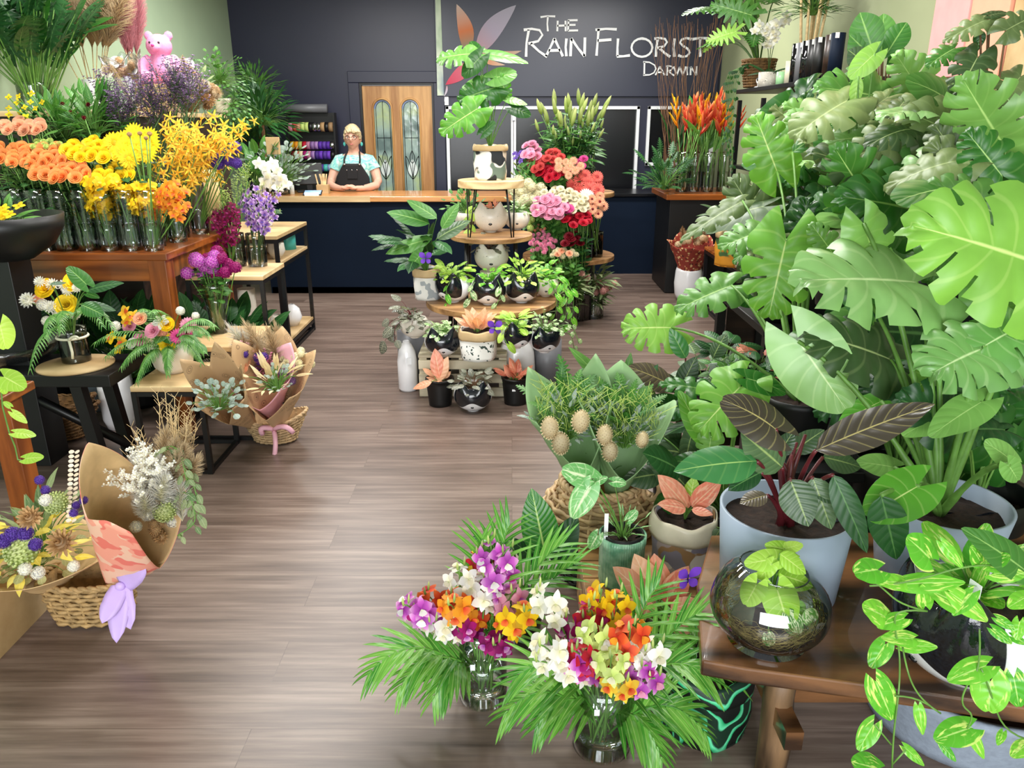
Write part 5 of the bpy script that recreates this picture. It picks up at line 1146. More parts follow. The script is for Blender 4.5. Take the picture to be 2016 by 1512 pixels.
for i in range(7):
    p = onshelf((1566, 1575, 1585, 1597, 1609, 1630, 1641)[i], X=1.9+.01*(i % 2)); m = ('black_glaze', 'dark_grey_pot', 'black_glaze', 'black_metal', 'black_plastic', 'dark_wood', 'navy_counter')[i]
    t = T('wrapped_candle', 'dark cylindrical vase in the row on the black shelf, number %s from the back' % ('one', 'two', 'three', 'four', 'five', 'six', 'seven')[i] if 0 else ('black gloss cylinder at the back end of the dark row', 'grey matte cylinder second in the dark row', 'black gloss cylinder third in the dark row', 'black cylinder in the middle of the dark row', 'charcoal cylinder just past the middle of the row', 'brown black cylinder next to last in the row', 'dark blue cylinder at the near end of the row')[i], 'vase', p, 'dark cylinders on the shelf')
    t.name = 'cylinder_vase'
    MB().add(lathe(wallprof([(.04, 0), (.04, .24)], .004), 20)).obj('body', m, t); MB().add(box(-.02, -.037, .225, .024, .003, .03), sm=False).obj('price_tag', 'sign_white', t)
p = Vector((1.99, 5.6, SZ)); t = T('bamboo_palm', 'tall fine leaved palm with cane stems behind the dark cylinders', 'potted plant', p); potshape(t, .08, .1, .14, 'cream_glaze')
for i in range(7):
    x, y = U(-.05, .05), U(-.05, .05); MB().add(tube([(x, y, .1), (x*2, y*2, .5), (x*3, y*3, 1.1)], .009, 6)).obj('cane', 'straw', t)
foliage(t, (0, 0, .42), 230, 'lance', 'dark_plain', (.07, .11), (.04, .24), (0, 85), lw=.09, ns=5, nn=1, sr=.001)
foliage(t, (-.02, -.1, .72), 200, 'lance', 'plain', (.07, .11), (.04, .26), (0, 85), lw=.09, ns=5, nn=1, sr=.001, name='upper_foliage')
# pink and kraft gift stand at the upper right wall
t = T('card_display', 'pink and tan cardboard display standing against the right wall', 'display', (2.27, 4.0, 1.5))
MB().add(box(0, .33, .72, .06, .34, .9), sm=False).obj('pink_panel', 'pink_card', t, bev=.003); MB().add(box(.01, .0, .66, .06, .32, 1.0), sm=False).obj('peach_panel', 'peach_card', t, bev=.003); MB().add(box(.02, -.33, .66, .05, .32, 1.0), sm=False).obj('kraft_panel', 'kraft', t, bev=.003)
MB().add(box(-.045, .0, .88, .02, .34, .3), sm=False).obj('picture', 'black_plastic', t, bev=.002)
# ================================================================= LEFT SIDE
DY = 0
TZ = .95; TX0, TX1, TY0, TY1 = -3.04, -1.67, 3.72, 4.62
t = T('flower_table', 'large red brown timber table carrying rows of glass vases', 'table', ((TX0+TX1)/2, (TY0+TY1)/2, 0)); W_, H_ = TX1-TX0, TY1-TY0
MB().add(box(0, 0, TZ-.018, W_, H_, .036), sm=False).obj('tabletop', 'table_wood', t, bev=.005)
for s_ in (-1, 1): MB().add(box(0, s_*(H_/2-.05), TZ-.09, W_-.1, .025, .105), sm=False).obj('apron', 'table_wood', t); MB().add(box(s_*(W_/2-.05), 0, TZ-.09, .025, H_-.1, .105), sm=False).obj('apron', 'leg_wood', t)
for i in (-1, 1):
    for j in (-1, 1): MB().add(box(i*(W_/2-.065), j*(H_/2-.065), (TZ-.036)/2, .09, .09, TZ-.036), sm=False).obj('leg', 'leg_wood', t, bev=.004)
VS = []
for r_, (Y, n, off) in enumerate(((3.82, 12, 0), (3.96, 11, .05), (4.11, 11, 0), (4.27, 5, .6), (4.42, 5, .6))):
    for i in range(n):
        x = -1.77-.108*i-(.05 if r_ % 2 else 0); VS.append(Vector((x, Y, TZ+.001)))
        vase('slim clear glass cylinder in the %s on the red brown table' % ('front row', 'second row', 'third row', 'fourth row', 'back row')[r_], (x, Y, TZ+.001), .047, .29, 'glass cylinders on the table, row %s' % 'abcde'[r_], .45)
def tb(x): return Vector((max(-2.95, min(-1.8, x)), 3.86, TZ))
GT = 'on the red brown table: '
def tbunch(name, label, cat, g, kind, mat, cx, cy, rx, ry, n, spx, Y, mat2=None, st='leafy', **k):
    for i in range(n):
        a = i*2.39996+cx; rr = math.sqrt((i+.5)/n); x = cx+rx*rr*math.cos(a)+U(-3, 3); y = cy+ry*rr*math.sin(a)+U(-2, 2)
        h = D(x, y, Y-.10*(y-cy)/max(ry, 1)); v = min(VS, key=lambda q_: (q_.x-h.x*.97)**2+(q_.y-h.y)**2*2)
        stemflower(name, label, cat, GT+g, kind, mat, v+Vector((U(-.02, .02), U(-.02, .02), .008)), h, spx*.88*mpp(y, Y), mat2, k.get('face', (U(-.3, .3), -.9, .6)), st, lm=k.get('lm', 'dark_plain'))
tbunch('rose', 'bright orange spray rose in the front left mass', 'rose', 'orange spray roses', 'rose', 'p_orange', 60, 306, 84, 20, 30, 13, 4.0)
tbunch('rose', 'bright orange spray rose in the lower rows', 'rose', 'lower orange spray roses', 'rose', 'p_orange', 122, 338, 56, 18, 22, 13, 3.88)
tbunch('rose', 'soft peach rose behind the orange ones', 'rose', 'peach roses', 'rose', 'p_peach', 42, 252, 52, 12, 12, 13, 4.2)
tbunch('chrysanthemum', 'pale lemon button between peach and orange roses', 'chrysanthemum', 'lemon buttons', 'pom', 'p_lime', 90, 285, 28, 8, 9, 9, 4.1)
tbunch('rose', 'golden yellow rose in the middle of the table', 'rose', 'yellow roses', 'rose', 'p_yellow', 190, 298, 58, 20, 20, 14, 4.0); tbunch('rose', 'golden yellow rose low above the yellow orchids', 'rose', 'lower yellow roses', 'rose', 'p_sun', 222, 345, 42, 14, 10, 14, 3.9)
tbunch('gerbera', 'large bright yellow gerbera, tallest bloom on the table', 'gerbera', 'yellow gerberas', 'gerbera', 'p_sun', 262, 285, 42, 28, 13, 25, 4.0, 'p_yellow', 'bare', face=(.1, -1, .25))
tbunch('billy_button', 'tan drumstick ball flower on a thin dark stem', 'flower', 'drumstick balls', 'berry', 'p_tan', 275, 268, 28, 8, 4, 5, 3.8, st='bare', face=(0, 0, 1))
tbunch('alstroemeria', 'yellow blossom high among the leafy greens', 'flower', 'yellow blossoms at the far left', 'floret', 'p_sun', 45, 205, 40, 30, 12, 9, 4.4, 'p_yellow')
tbunch('maroon_bud', 'dark maroon bud among the leafy greens', 'flower', 'maroon buds', 'pom', 'p_dark_red', 160, 218, 50, 18, 4, 6, 4.45)
for i in range(16):
    x, y = 232+U(-66, 58), 386+U(-34, 26); h = D(x, y, 3.80+U(-.04, .06)); v = min(VS, key=lambda q_: abs(q_.x-h.x)+abs(q_.y-3.9)); spray('yellow_orchid', 'lemon yellow orchid spray spilling over the front vases', GT+'lemon yellow orchids', 'orchid', 'p_yellow', v+Vector((0, 0, .01)), h, .034, 9, 'p_sun', 0, frac=.45)
for i in range(8):
    x, y = 325+U(-36, 36), 388+U(-30, 26); h = D(x, y, 3.80+U(-.04, .08)); v = min(VS, key=lambda q_: abs(q_.x-h.x)+abs(q_.y-3.9)); spray('orange_orchid', 'deep orange orchid spray at the right front corner', GT+'deep orange orchids', 'orchid', 'p_gold', v+Vector((0, 0, .01)), h, .034, 9, 'p_fire', 0, frac=.45)
for i in range(22):
    x, y = 395+U(-80, 70), 268+U(-45, 60); h = D(x, y, 4.1+U(-.12, .2)); spray('spider_orchid', 'spidery golden orchid spray reaching to the right', GT+'golden spider orchids', 'spider', 'p_mokara', Vector((-1.8+U(-.2, .03), 4.1+U(-.1, .3), TZ+.01)), h, .036, 11, 'p_fire', 0, frac=.55, lean=.1)
for x, y in ((470, 250), (488, 240)): spray('spider_orchid', 'spidery golden orchid spray reaching to the right', GT+'golden spider orchids', 'spider', 'p_mokara', (-1.77, 4.11, TZ+.01), D(x, y, 4.1), .036, 9, 'p_fire', 0, frac=.4)
for i in range(46):
    x, y = 305+U(-95, 95), 238+U(-48, 36); h = D(x, y, 4.55+U(-.1, .15)); stemflower('statice', 'dusky purple statice sprig behind the golden orchids', 'flower', GT+'dusky statice', 'sprig', 'p_dusky', (-1.9+U(-.5, .05), 4.4, TZ+.01), h, .10, 'dark_stem', (U(-.3, .3), -.1, 1), 'bare', 'dark_stem')
for i in range(9):
    h = D(440+U(-28, 30), 308+U(-20, 20), 4.25); stemflower('statice', 'deep violet statice head at the right of the table', 'flower', GT+'deep violet statice', 'cluster', 'p_violet', (-1.78, 4.42, TZ+.01), h, .035, None, None, 'bare')
for i, (px, py, n) in enumerate(((120, 235, 90), (180, 225, 90), (40, 320, 60), (130, 380, 70), (70, 370, 60), (240, 340, 60))):
    p = D(px, py, 4.5 if i < 2 else 4.0); lf = T('greenery', ('leafy green branches left of the statice', 'leafy green branches beside the maroon buds', 'dark rose leaves under the far left orange roses', 'dark rose leaves under the lower orange roses', 'dark rose leaves at the left end of the vases', 'dark leaves under the yellow gerberas')[i], 'foliage', (p.x, p.y, p.z-.12)); foliage(lf, (0, 0, 0), n, 'lance' if i < 2 else 'ovate', 'plain' if i < 2 else 'dark_plain', (.08, .13) if i < 2 else (.04, .07), (.08, .24), (10, 85) if i < 2 else (-40, 60), lw=.16 if i < 2 else .32, ns=6, sr=.0014)
# ---- tall white cabinet behind with vases and teddy
t = T('dark_cabinet', 'dark cabinet against the green wall behind the flower table', 'cabinet', (-2.65, 5.5, 0)); MB().add(box(0, 0, .79, .8, 1.7, 1.58), sm=False).obj('carcass', 'dark_wood', t, bev=.004); MB().add(box(0, 0, 1.595, .84, 1.74, .03), sm=False).obj('top', 'pale_wood', t, bev=.003)
CZ = 1.611
p = Vector((-2.82, 4.85, CZ)); v = vase('wide clear vase of upright leafy stems at the far left', p, .09, .16)
lf = T('leaf_bunch', 'tall bunch of glossy lobed leaves standing at the far left', 'foliage', p); foliage(lf, (0, 0, .0), 46, 'philo', 'dark_plain', (.16, .26), (.34, .62), (52, 88), lw=.4, sr=.004, az=(-110, 110), smat='stem', r0=.06, arch=.05); foliage(lf, (0, 0, .05), 30, 'heart', 'monstera_dark', (.10, .16), (.3, .6), (45, 85), lw=.4, sr=.003, name='inner_leaves', arch=.05)
p = D(186, 200, 5.35); p.z = CZ; t = T('tall_vase', 'tall pale green ceramic vase of tan pampas grass', 'vase', p); potshape(t, .05, .055, .2, 'clear_pale_glass', .004)
for (px, lb, m, sm_, nm, zz, n, x2) in ((186, 'tan pampas grass plume above the teddy row', 'p_pampas', 'straw', 'tan pampas', .25, 12, 0), (258, 'dusty pink pampas plume above the wrapped flowers', 'p_pinkpampas', 'straw', 'pink pampas', .2, 9, 1)):
    q_ = D(px, 200, 5.35); 
    if x2: t = T('tall_vase', 'slim white vase of pink pampas behind the wrapped flowers', 'vase', (q_.x, 5.4, CZ)); potshape(t, .04, .045, .22, 'white_ceramic', .004)
    for i in range(n):
        b_ = Vector((q_.x+U(-.02, .02), (5.4 if x2 else 5.35)+U(-.02, .02), CZ+.02)); a = (i/(n-1)-.5)*(1.0 if not x2 else .22); h = b_+Vector((a*.34+.03, U(-.08, .08), zz+.16))
        o = T('pampas_stem', lb, 'dried grass', b_, nm); o.name = 'pampas_grass'; d = h-b_; newobj('stem', stemmesh('bare', 'straw'), o, rot=quat(d), sc=(1, 1, d.length)); newobj('plume', bloom('plume', m), o, loc=d*.9, rot=quat(d+Vector((a*.1, 0, 0)), U(0, 6)), sc=U(.42, .55) if not x2 else (.26, .26, .5))
# teddy on a kraft box
p = D(318, 166, 5.2); bz = p.z
t = T('gift_box', 'kraft cardboard box under the pink teddy', 'box', (p.x, 5.25, CZ)); MB().add(box(0, 0, (bz-CZ)/2, .3, .24, bz-CZ), sm=False).obj('carton', 'kraft', t, bev=.003); MB().add(box(0, 0, bz-CZ, .302, .04, .002), sm=False).obj('tape', 'straw', t)
t = T('teddy_bear', 'pink plush teddy bear sitting on a kraft box', 'teddy bear', (p.x, 5.25, bz))
m = MB().add(ball(.085, .075, .10, (0, 0, .09), 20, 14)).add(ball(.078, .072, .07, (0, -.01, .225), 20, 14))
for s_ in (-1, 1): m.add(tube(bez((s_*.05, -.02, .04), (s_*.09, -.08, .035), (s_*.10, -.15, .04)), [.045, .045, .042, .04, .04, .042, .045, .046, .03], 12)).add(tube(bez((s_*.07, 0, .15), (s_*.12, -.04, .11), (s_*.11, -.08, .06)), [.035]*8+[.02], 12)).add(ball(.028, .014, .028, (s_*.062, 0, .285), 12, 8))
m.add(ball(.034, .03, .026, (0, -.075, .212), 12, 8)); o = m.obj('body', 'pink_teddy', t); rm = o.modifiers.new('r', 'REMESH'); rm.mode = 'VOXEL'; rm.voxel_size = .006; rm.use_smooth_shade = True
MB().add(ball(.011, .008, .008, (0, -.105, .222))).obj('nose', 'p_hot', t)
for s_ in (-1, 1): MB().add(ball(.007, .005, .007, (s_*.028, -.076, .24))).obj('eye', 'black_glaze', t)
p = D(268, 200, 4.95); t = T('wrapped_bouquet', 'cream dried posy in white cellophane left of the teddy', 'bouquet', (p.x, 4.95, CZ)); wrap(t, (p.x+.01, 4.95, CZ+.02), (p.x-.03, 4.9, CZ+.30), .03, .11, 'cello', 5, .2)
for i in range(16): newobj('dried_bloom', bloom(('rose', 'cluster', 'berry')[i % 3], ('p_white', 'p_tan', 'p_pampas')[i % 3]), t, loc=(-.03+U(-.07, .07), -.05+U(-.05, .03), .22+U(-.03, .06)), rot=quat((0, -1, .4)), sc=U(.024, .034))
p = D(366, 200, 5.3); t = T('silk_flower_posy', 'pale silk roses and greenery right of the teddy', 'bouquet', (p.x, 5.3, CZ)); foliage(t, (0, 0, .05), 30, 'ovate', 'sage', (.05, .08), (.1, .22), (20, 85), lw=.3, sr=.001)
for i in range(8): newobj('silk_rose', bloom('rose', 'p_white'), t, loc=(U(-.09, .09), -.08, .15+U(-.05, .14)), rot=quat((0, -1, .4)), sc=.045)
p = D(395, 90, 5.6); t = T('hanging_vine', 'small leaved green vine trailing beside the silk roses', 'foliage', (p.x, 5.9, 1.62)); t.location.z = CZ
t.location.y = 5.9; potshape(t, .05, .06, .1, 'cream_glaze'); foliage(t, (0, 0, .2), 220, 'round', 'plain', (.02, .03), (.03, .22), (-30, 88), lw=.45, ns=4, nn=1, sr=.0008); foliage(t, (.05, 0, .05), 180, 'round', 'plain', (.02, .03), (.03, .2), (-80, 60), lw=.45, ns=4, nn=1, sr=.0008, name='lower_foliage')
p = D(395, 220, 4.95); t = T('dried_arrangement', 'tan and cream dried flower arrangement right of the kraft box', 'bouquet', (p.x, 4.95, CZ-.02))
for i in range(26): newobj('dried_bloom', bloom(('plume', 'pom', 'berry', 'plume')[i % 4], ('p_pampas', 'p_tan', 'p_tan', 'p_white')[i % 4]), t, loc=(U(-.13, .13), U(-.1, .05), U(-.02, .2)), rot=quat((U(-.6, .8), -.7, U(-.3, 1))), sc=(.15, .045, .04, .14)[i % 4])
t.location.z = CZ+.02
# ---- bushy palms in the back corner, ribbon rack, counter clutter
for i, (px, py, n, L, st, lb) in enumerate(((485, 170, 260, (.07, .11), (.06, .31), 'tall fine leaved evergreen in the back left corner'), (515, 225, 230, (.12, .17), (.08, .33), 'glossy dark leafy plant in front of the corner evergreen'))):
    p = D(px, py, 8.5-.5*i); p.x = max(p.x, -2.66); t = T('corner_plant', lb, 'potted plant', (p.x, p.y, 0)); potshape(t, .14, .17, .32, 'dark_grey_pot'); MB().add(tube([(0, 0, .3), (0, 0, p.z)], .02, 6)).obj('trunk', 'bark', t)
    foliage(t, (0, 0, p.z-.1), n, 'lance', ('plain', 'dark_plain')[i], L, st, (-20, 88), lw=.12, ns=5, nn=1, sr=.0015)
    if i == 0: foliage(t, (-.1, 0, p.z-.5), n, 'lance', 'dark_plain', L, st, (-20, 70), lw=.12, ns=5, nn=1, sr=.0015, name='lower_foliage')
RX0, RX1 = D(572, 280, 8.95).x, D(662, 280, 8.95).x; rz1 = D(600, 222, 8.95).z
t = T('ribbon_rack', 'black rack of ribbon reels against the back wall', 'rack', ((RX0+RX1)/2, 8.95, 0)); hw = (RX1-RX0)/2
for s_ in (-1, 1): MB().add(box(s_*hw, 0, rz1/2, .02, .12, rz1), sm=False).obj('side', 'black_metal', t)
MB().add(box(0, .05, rz1*.6, hw*2, .01, rz1*.8), sm=False).obj('back_panel', 'black_plastic', t)
for k, pc in enumerate((('p_pink', 'p_rosered', 'p_peach', 'p_lime', 'p_lime', 'black_metal', 'silver', 'silver', 'p_tan', 'black_metal', 'p_tan'), ('p_yellow', 'p_gold', 'p_lime', 'p_red', 'p_pink', 'p_lilac', 'p_lilac', 'p_purple', 'p_violet', 'p_purple', 'silver'), ('p_dark_red', 'p_rosered', 'p_cream', 'p_magenta', 'p_pink', 'p_lilac', 'p_violet', 'p_purple', 'p_violet', 'p_purple', 'black_metal'), ('p_lime', 'teal', 'teal', 'teal', 'p_violet', 'teal', 'blue_glass', 'p_violet', 'teal', 'blue_glass', 'teal'))):
    z = D(600, (250, 286, 305, 330)[k], 8.95).z; MB().add(tube([(-hw, -.05, z), (hw, -.05, z)], .006, 6)).obj('rod', 'silver', t)
    for j, c_ in enumerate(pc):
        r_ = (.05, .042, .045, .04)[k]; o = MB().add(lathe([(.008, -.02), (r_, -.02), (r_, .02), (.008, .02)], 16), TR(ry=PI/2)).obj('ribbon_reel', c_, None, loc=(t.location.x-hw+.035+j*(2*hw-.07)/10, 8.9, z)); tag(o, 'reel of ribbon on the %s rod of the black rack' % ('top', 'second', 'third', 'lowest')[k], 'ribbon', 'ribbon reels, %s rod' % ('top', 'second', 'third', 'lowest')[k])
p = D(600, 226, 8.95); o = MB().add(lathe([(.001, -.24), (.045, -.24), (.045, .24), (.001, .24)], 16), TR(ry=PI/2)).obj('wrapping_roll', 'dark_grey_pot', None, loc=(t.location.x-.06, 8.95, rz1+.045)); tag(o, 'dark shiny roll of wrap lying on top of the ribbon rack', 'roll')
p = Vector((D(606, 345, 7.65).x, 7.62, .912)); t = T('till_screen', 'black point of sale screen seen from behind on the counter', 'monitor', p, None, R(20)); MB().add(box(0, 0, .17, .3, .025, .2), TR(rx=R(-12)), sm=False).obj('screen', 'black_plastic', t, bev=.006); MB().add(box(.02, .05, .05, .05, .05, .1), sm=False).obj('stand', 'black_plastic', t); MB().add(box(0, .05, .008, .2, .16, .016), sm=False).obj('base', 'black_plastic', t, bev=.003)
p = Vector((D(616, 368, 7.35).x, 7.33, .911)); t = T('tablet', 'black tablet with a blue lit screen lying near the counter edge', 'tablet', p, None, .1); MB().add(box(0, 0, .02, .17, .11, .008), TR(rx=R(16)), sm=False).obj('case', 'black_plastic', t, bev=.002); pmat('screen_blue', '8fb4e8', .2, .2, 30, emit=.5); MB().add(box(0, 0, .025, .15, .09, .003), TR(rx=R(16)), sm=False).obj('screen', 'screen_blue', t); tagcard(t, (0, -.08, .004), .13, .05, name='paper', rz=0)
p = Vector((D(573, 352, 7.4).x, 7.4, .911)); t = T('pump_bottle', 'small green hand pump bottle on the counter', 'bottle', p); MB().add(lathe([(.001, 0), (.022, 0), (.022, .08), (.008, .095), (.008, .11)], 14)).obj('bottle', 'clear_pale_glass', t); MB().add(tube([(0, 0, .1), (0, 0, .145), (-.03, 0, .14)], .006, 6)).add(ball(.014, .014, .012, (0, 0, .11))).obj('pump', 'p_lime', t)
p = Vector((D(636, 366, 7.5).x, 7.5, .911)); t = T('stick_holder', 'kraft box of paper card sticks beside the till', 'container', p); MB().add(box(0, 0, .04, .11, .08, .08), sm=False).obj('box', 'kraft', t)
for i in range(9): MB().add(box(0, 0, .07, .012, .004, .16), TR((U(-.04, .04), U(-.02, .02), .03), ry=U(-.3, .2)), sm=False).obj('card_stick', 'pale_wood', t)
p = Vector((D(545, 300, 7.3).x, 7.4, .911)); v = vase('glass vase of silvery eucalyptus on the counter', p, .06, .18); t = T('eucalyptus_bunch', 'bunch of silvery blue eucalyptus on the counter', 'foliage', p+Vector((0, 0, .01))); foliage(t, (0, 0, .05), 210, 'round', 'euc', (.04, .055), (.1, .40), (15, 88), lw=.38, ns=5, nn=1, sr=.0014, az=(0, 359.9)); t2 = t
p = Vector((D(505, 340, 7.3).x, 7.35, .911)); t = T('fern_clump', 'green leafy clump left of the eucalyptus', 'foliage', p); potshape(t, .05, .06, .08, 'cream_glaze'); foliage(t, (0, 0, .06), 40, 'ovate', 'plain', (.12, .2), (.1, .35), (40, 88), lw=.2, sr=.002)
# ---- black rack, nesting tables
RZ = .84
frametable('metal_rack', 'black metal rack with timber shelves behind the nesting tables', (-1.80, 5.5), .5, .78, RZ, 'kraft', .025, 'shelf unit', 0, [.10, .65])
frametable('nesting_table', 'tallest pale nesting table, holding the purple orchid vases', (-1.585, 4.4), .43, .42, .75); frametable('nesting_table', 'middle pale nesting table, holding the magenta dianthus', (-1.53, 3.86), .43, .42, .50); frametable('nesting_table', 'lowest pale nesting table, holding the white bowl arrangement', (-1.55, 3.44), .32, .38, .43)
for lb, x, y, z, h, mat, pr in (('round off white ribbed vase on the rack upper shelf', -1.62, 5.3, .66, .13, 'cream_ceramic', [(.5, 0), (1, .4), (.9, .8), (.4, 1)]), ('teal blue cylinder jar on the rack upper shelf', -1.66, 5.72, .66, .14, 'teal', [(1, 0), (1, 1)]), ('brown cylinder jar on the rack upper shelf', -1.7, 5.55, .66, .14, 'table_wood', [(1, 0), (1, 1)]),
        ('white sculptural shell vase on the rack bottom shelf', -1.64, 5.6, .11, .16, 'white_ceramic', [(.7, 0), (1.2, .4), (.9, .8), (.3, 1)]), ('cream globe vase on the rack bottom shelf', -1.68, 5.35, .11, .14, 'cream_ceramic', [(.6, 0), (1.1, .45), (.8, .85), (.4, 1)]), ('grey white tall vase on the rack bottom shelf', -1.86, 5.3, .11, .34, 'cream_ceramic', [(1, 0), (1, 1)]),
        ('pale bottle neck vase under the tallest nesting table', -1.68, 4.4, .0, .42, 'cream_ceramic', [(1.1, 0), (1.2, .3), (.5, .6), (.4, 1)]), ('wide pale cylinder under the tallest nesting table', -1.52, 4.48, .0, .36, 'concrete', [(1, 0), (1, 1)])):
    t = T('ceramic_vase', lb, 'vase', (x, y, z+.001)); MB().add(lathe(wallprof([(.06*a, h*b) for a, b in pr], .004), 28)).obj('body', mat, t)
for i, (px, m, lb, n) in enumerate(((462, 'p_burg', 'burgundy orchid spray in the left vase on the tallest nesting table', 15), (503, 'p_lilac', 'lilac and white orchid spray in the right vase on the tallest nesting table', 15))):
    p = G(px, 526, .751); v = vase(('left', 'right')[i]+' clear glass vase of orchids on the tallest nesting table', (p.x, p.y+.05, .751), .055, .19)
    for k in range(n): h = D((434, 512)[i]+U(-42, 46), (425, 408)[i]+U(-34, 46)-(20 if i else 0), p.y+U(-.12, .08)); spray('orchid', lb, ('burgundy orchids', 'lilac orchids')[i], 'orchid', m, (p.x+U(-.03, .03), p.y+.05+U(-.03, .03), .76), h, .026, 7, 'p_violet' if i else 'p_magenta', 2, 'dark_stem', frac=.5)
for i in range(9): h = D(458+U(-30, 40), 395+U(-45, 25), 4.5); stemflower('green_orchid', 'thin stem of tiny lime blossoms behind the burgundy orchids', 'flower', 'lime blossoms', 'sprig', 'p_lime', (-1.62, 4.42, .76), h, .05, 'stem', (0, 0, 1), 'bare')
p = G(425, 660, .501); v = vase('tall flared glass vase of magenta dianthus on the middle nesting table', (p.x, p.y+.06, .501), .042, .27, r1=.075, water=.75)
for k, (cx, m) in enumerate(((398, 'p_orchid'), (440, 'p_magenta'))):
    for i in range(13): h = D(cx+U(-34, 30), 518+U(-24, 24), p.y+.05+U(-.08, .08)); stemflower('dianthus', ('bright magenta dianthus head in the tall flared vase', 'wine red dianthus head in the tall flared vase')[k], 'flower', ('magenta dianthus', 'wine dianthus')[k], 'cluster', m, (p.x+U(-.02, .02), p.y+.06+U(-.02, .02), .515), h, .036, 'p_white', (0, -.4, 1), 'leafy' if i % 3 == 0 else 'bare', lm='plain')
# ---- black bench with arrangements
t = T('black_bench', 'long black timber bench with slanted legs at the left', 'bench', (-2.41, 3.36, 0)); MB().add(box(0, 0, .475, 1.3, .34, .055), sm=False).obj('seat', 'black_metal', t, bev=.004)
for s_ in (-1, 1):
    for y in (-.12, .12): MB().add(box(0, 0, .225, .05, .05, .47), TR((s_*.53, y, 0), ry=s_*-.12), sm=False).obj('leg', 'black_metal', t)
MB().add(tube([(.60, 0, .1), (.0, 0, .45)], .022, 4)).obj('brace', 'black_metal', t); MB().add(tube([(-.60, 0, .1), (-.0, 0, .45)], .022, 4)).obj('brace', 'black_metal', t)
for px, py, lb, r_ in ((150, 719, 'woven round mat under the dark glass vase', .16), (-30, 712, 'woven round mat cut off at the far left of the bench', .14)):
    p = G(px, py, .505); o = MB().add(lathe([(.001, 0), (r_, 0), (r_, .008), (.001, .008)], 40)).obj('placemat', 'kraft', None, loc=(p.x, p.y, .504)); tag(o, lb, 'placemat')
pmat('ribbon_ivory', 'e6e4cc', .5, .05); pmat('ribbon_lilac', 'c4a8e0', .5, .05); pmat('ribbon_pink', 'f2b8c8', .5, .05)
p = G(147, 712, .513); p.y += .02; v = vase('dark smoked glass vase with ivory ribbon on the woven mat', (p.x, p.y, .513), .062, .155, mat='smoke_glass'); MB().add(tube([(.064*math.cos(2*PI*k/24), .064*math.sin(2*PI*k/24), .115) for k in range(25)], .006, 6, False)).add(tube([(.02, -.066, .115), (.03, -.075, .06), (.025, -.072, .03)], .006, 5)).add(tube(bez((.02, -.068, .115), (.06, -.08, .15), (.07, -.07, .12)), .006, 5)).obj('ribbon', 'ribbon_ivory', v)
t = T('flower_arrangement', 'yellow and white flower arrangement in the dark glass vase', 'bouquet', (p.x, p.y, .53))
def arr(t, lst, stem=(0, 0, .05)):
    for px, py, kind, m, spx, m2 in lst:
        h = D(px, py, t.location.y-.09+U(-.03, .03))-t.location; newobj(kind if kind not in ('pom', 'cluster') else 'blossom', bloom(kind, m, m2), t, loc=h, rot=quat((U(-.2, .2)+h.x*1.5, -.9, .6), U(0, 6)), sc=spx*mpp(py, t.location.y)); MB().add(tube(bez(stem, (h.x*.3, h.y*.3, h.z*.7), h), .0022, 5)).obj('stem', 'stem', t)
arr(t, [(58, 593, 'pom', 'p_white', 17, None), (93, 570, 'rose', 'p_yellow', 18, None), (148, 557, 'rose', 'p_yellow', 18, None), (133, 602, 'rose', 'p_sun', 19, None), (105, 562, 'pom', 'p_white', 14, None), (128, 563, 'pom', 'p_white', 13, None), (80, 556, 'pom', 'p_white', 12, None), (134, 574, 'pom', 'p_white', 11, None), (102, 606, 'pom', 'p_white', 14, None), (154, 568, 'pom', 'p_white', 11, None), (118, 622, 'cluster', 'p_white', 14, None), (75, 590, 'cluster', 'p_peach', 12, None), (92, 632, 'cluster', 'p_white', 10, None), (148, 620, 'cluster', 'p_white', 10, None), (84, 600, 'cluster', 'p_white', 12, None)])
hero(t, [(170, 560, 132, 522, 3.0, .4, 'heart', 'plain', 0, .4), (172, 572, 235, 550, 3.0, .22, 'ovate', 'dark_plain', 0, .6), (160, 600, 203, 617, 2.95, .38, 'ovate', 'plain', 0, .4), (165, 598, 228, 606, 3.0, .2, 'ovate', 'dark_plain', .05, .5), (172, 578, 196, 585, 3.0, .35, 'heart', 'plain', 0, .4), (100, 560, 130, 553, 3.05, .2, 'ovate', 'dark_plain', .05, .6)], (p.x, p.y, .6), sr=.002)
for (ax, ay, n_) in ((225, 650, 16), (60, 725, 14), (200, 640, 14), (90, 660, 14), (120, 650, 14)): frond('fern', '', None, (p.x, p.y, .66), D(ax, ay, 2.9), 18, .05, 'fern', .05, .09, thing=False, parent=t)
for b_ in [c_ for c_ in t.children if c_.name.startswith(('rachis', 'leaflets'))]: b_.matrix_parent_inverse = Matrix.Translation(-t.location)
p = G(330, 740, .431); p.y += .08; t = T('bowl_arrangement', 'white bowl of pink gerberas, yellow orchids and fern', 'bouquet', (p.x, p.y, .431)); MB().add(lathe(wallprof([(.06, 0), (.085, .03), (.098, .08), (.102, .14)], .006), 36)).obj('bowl', 'cream_ceramic', t)
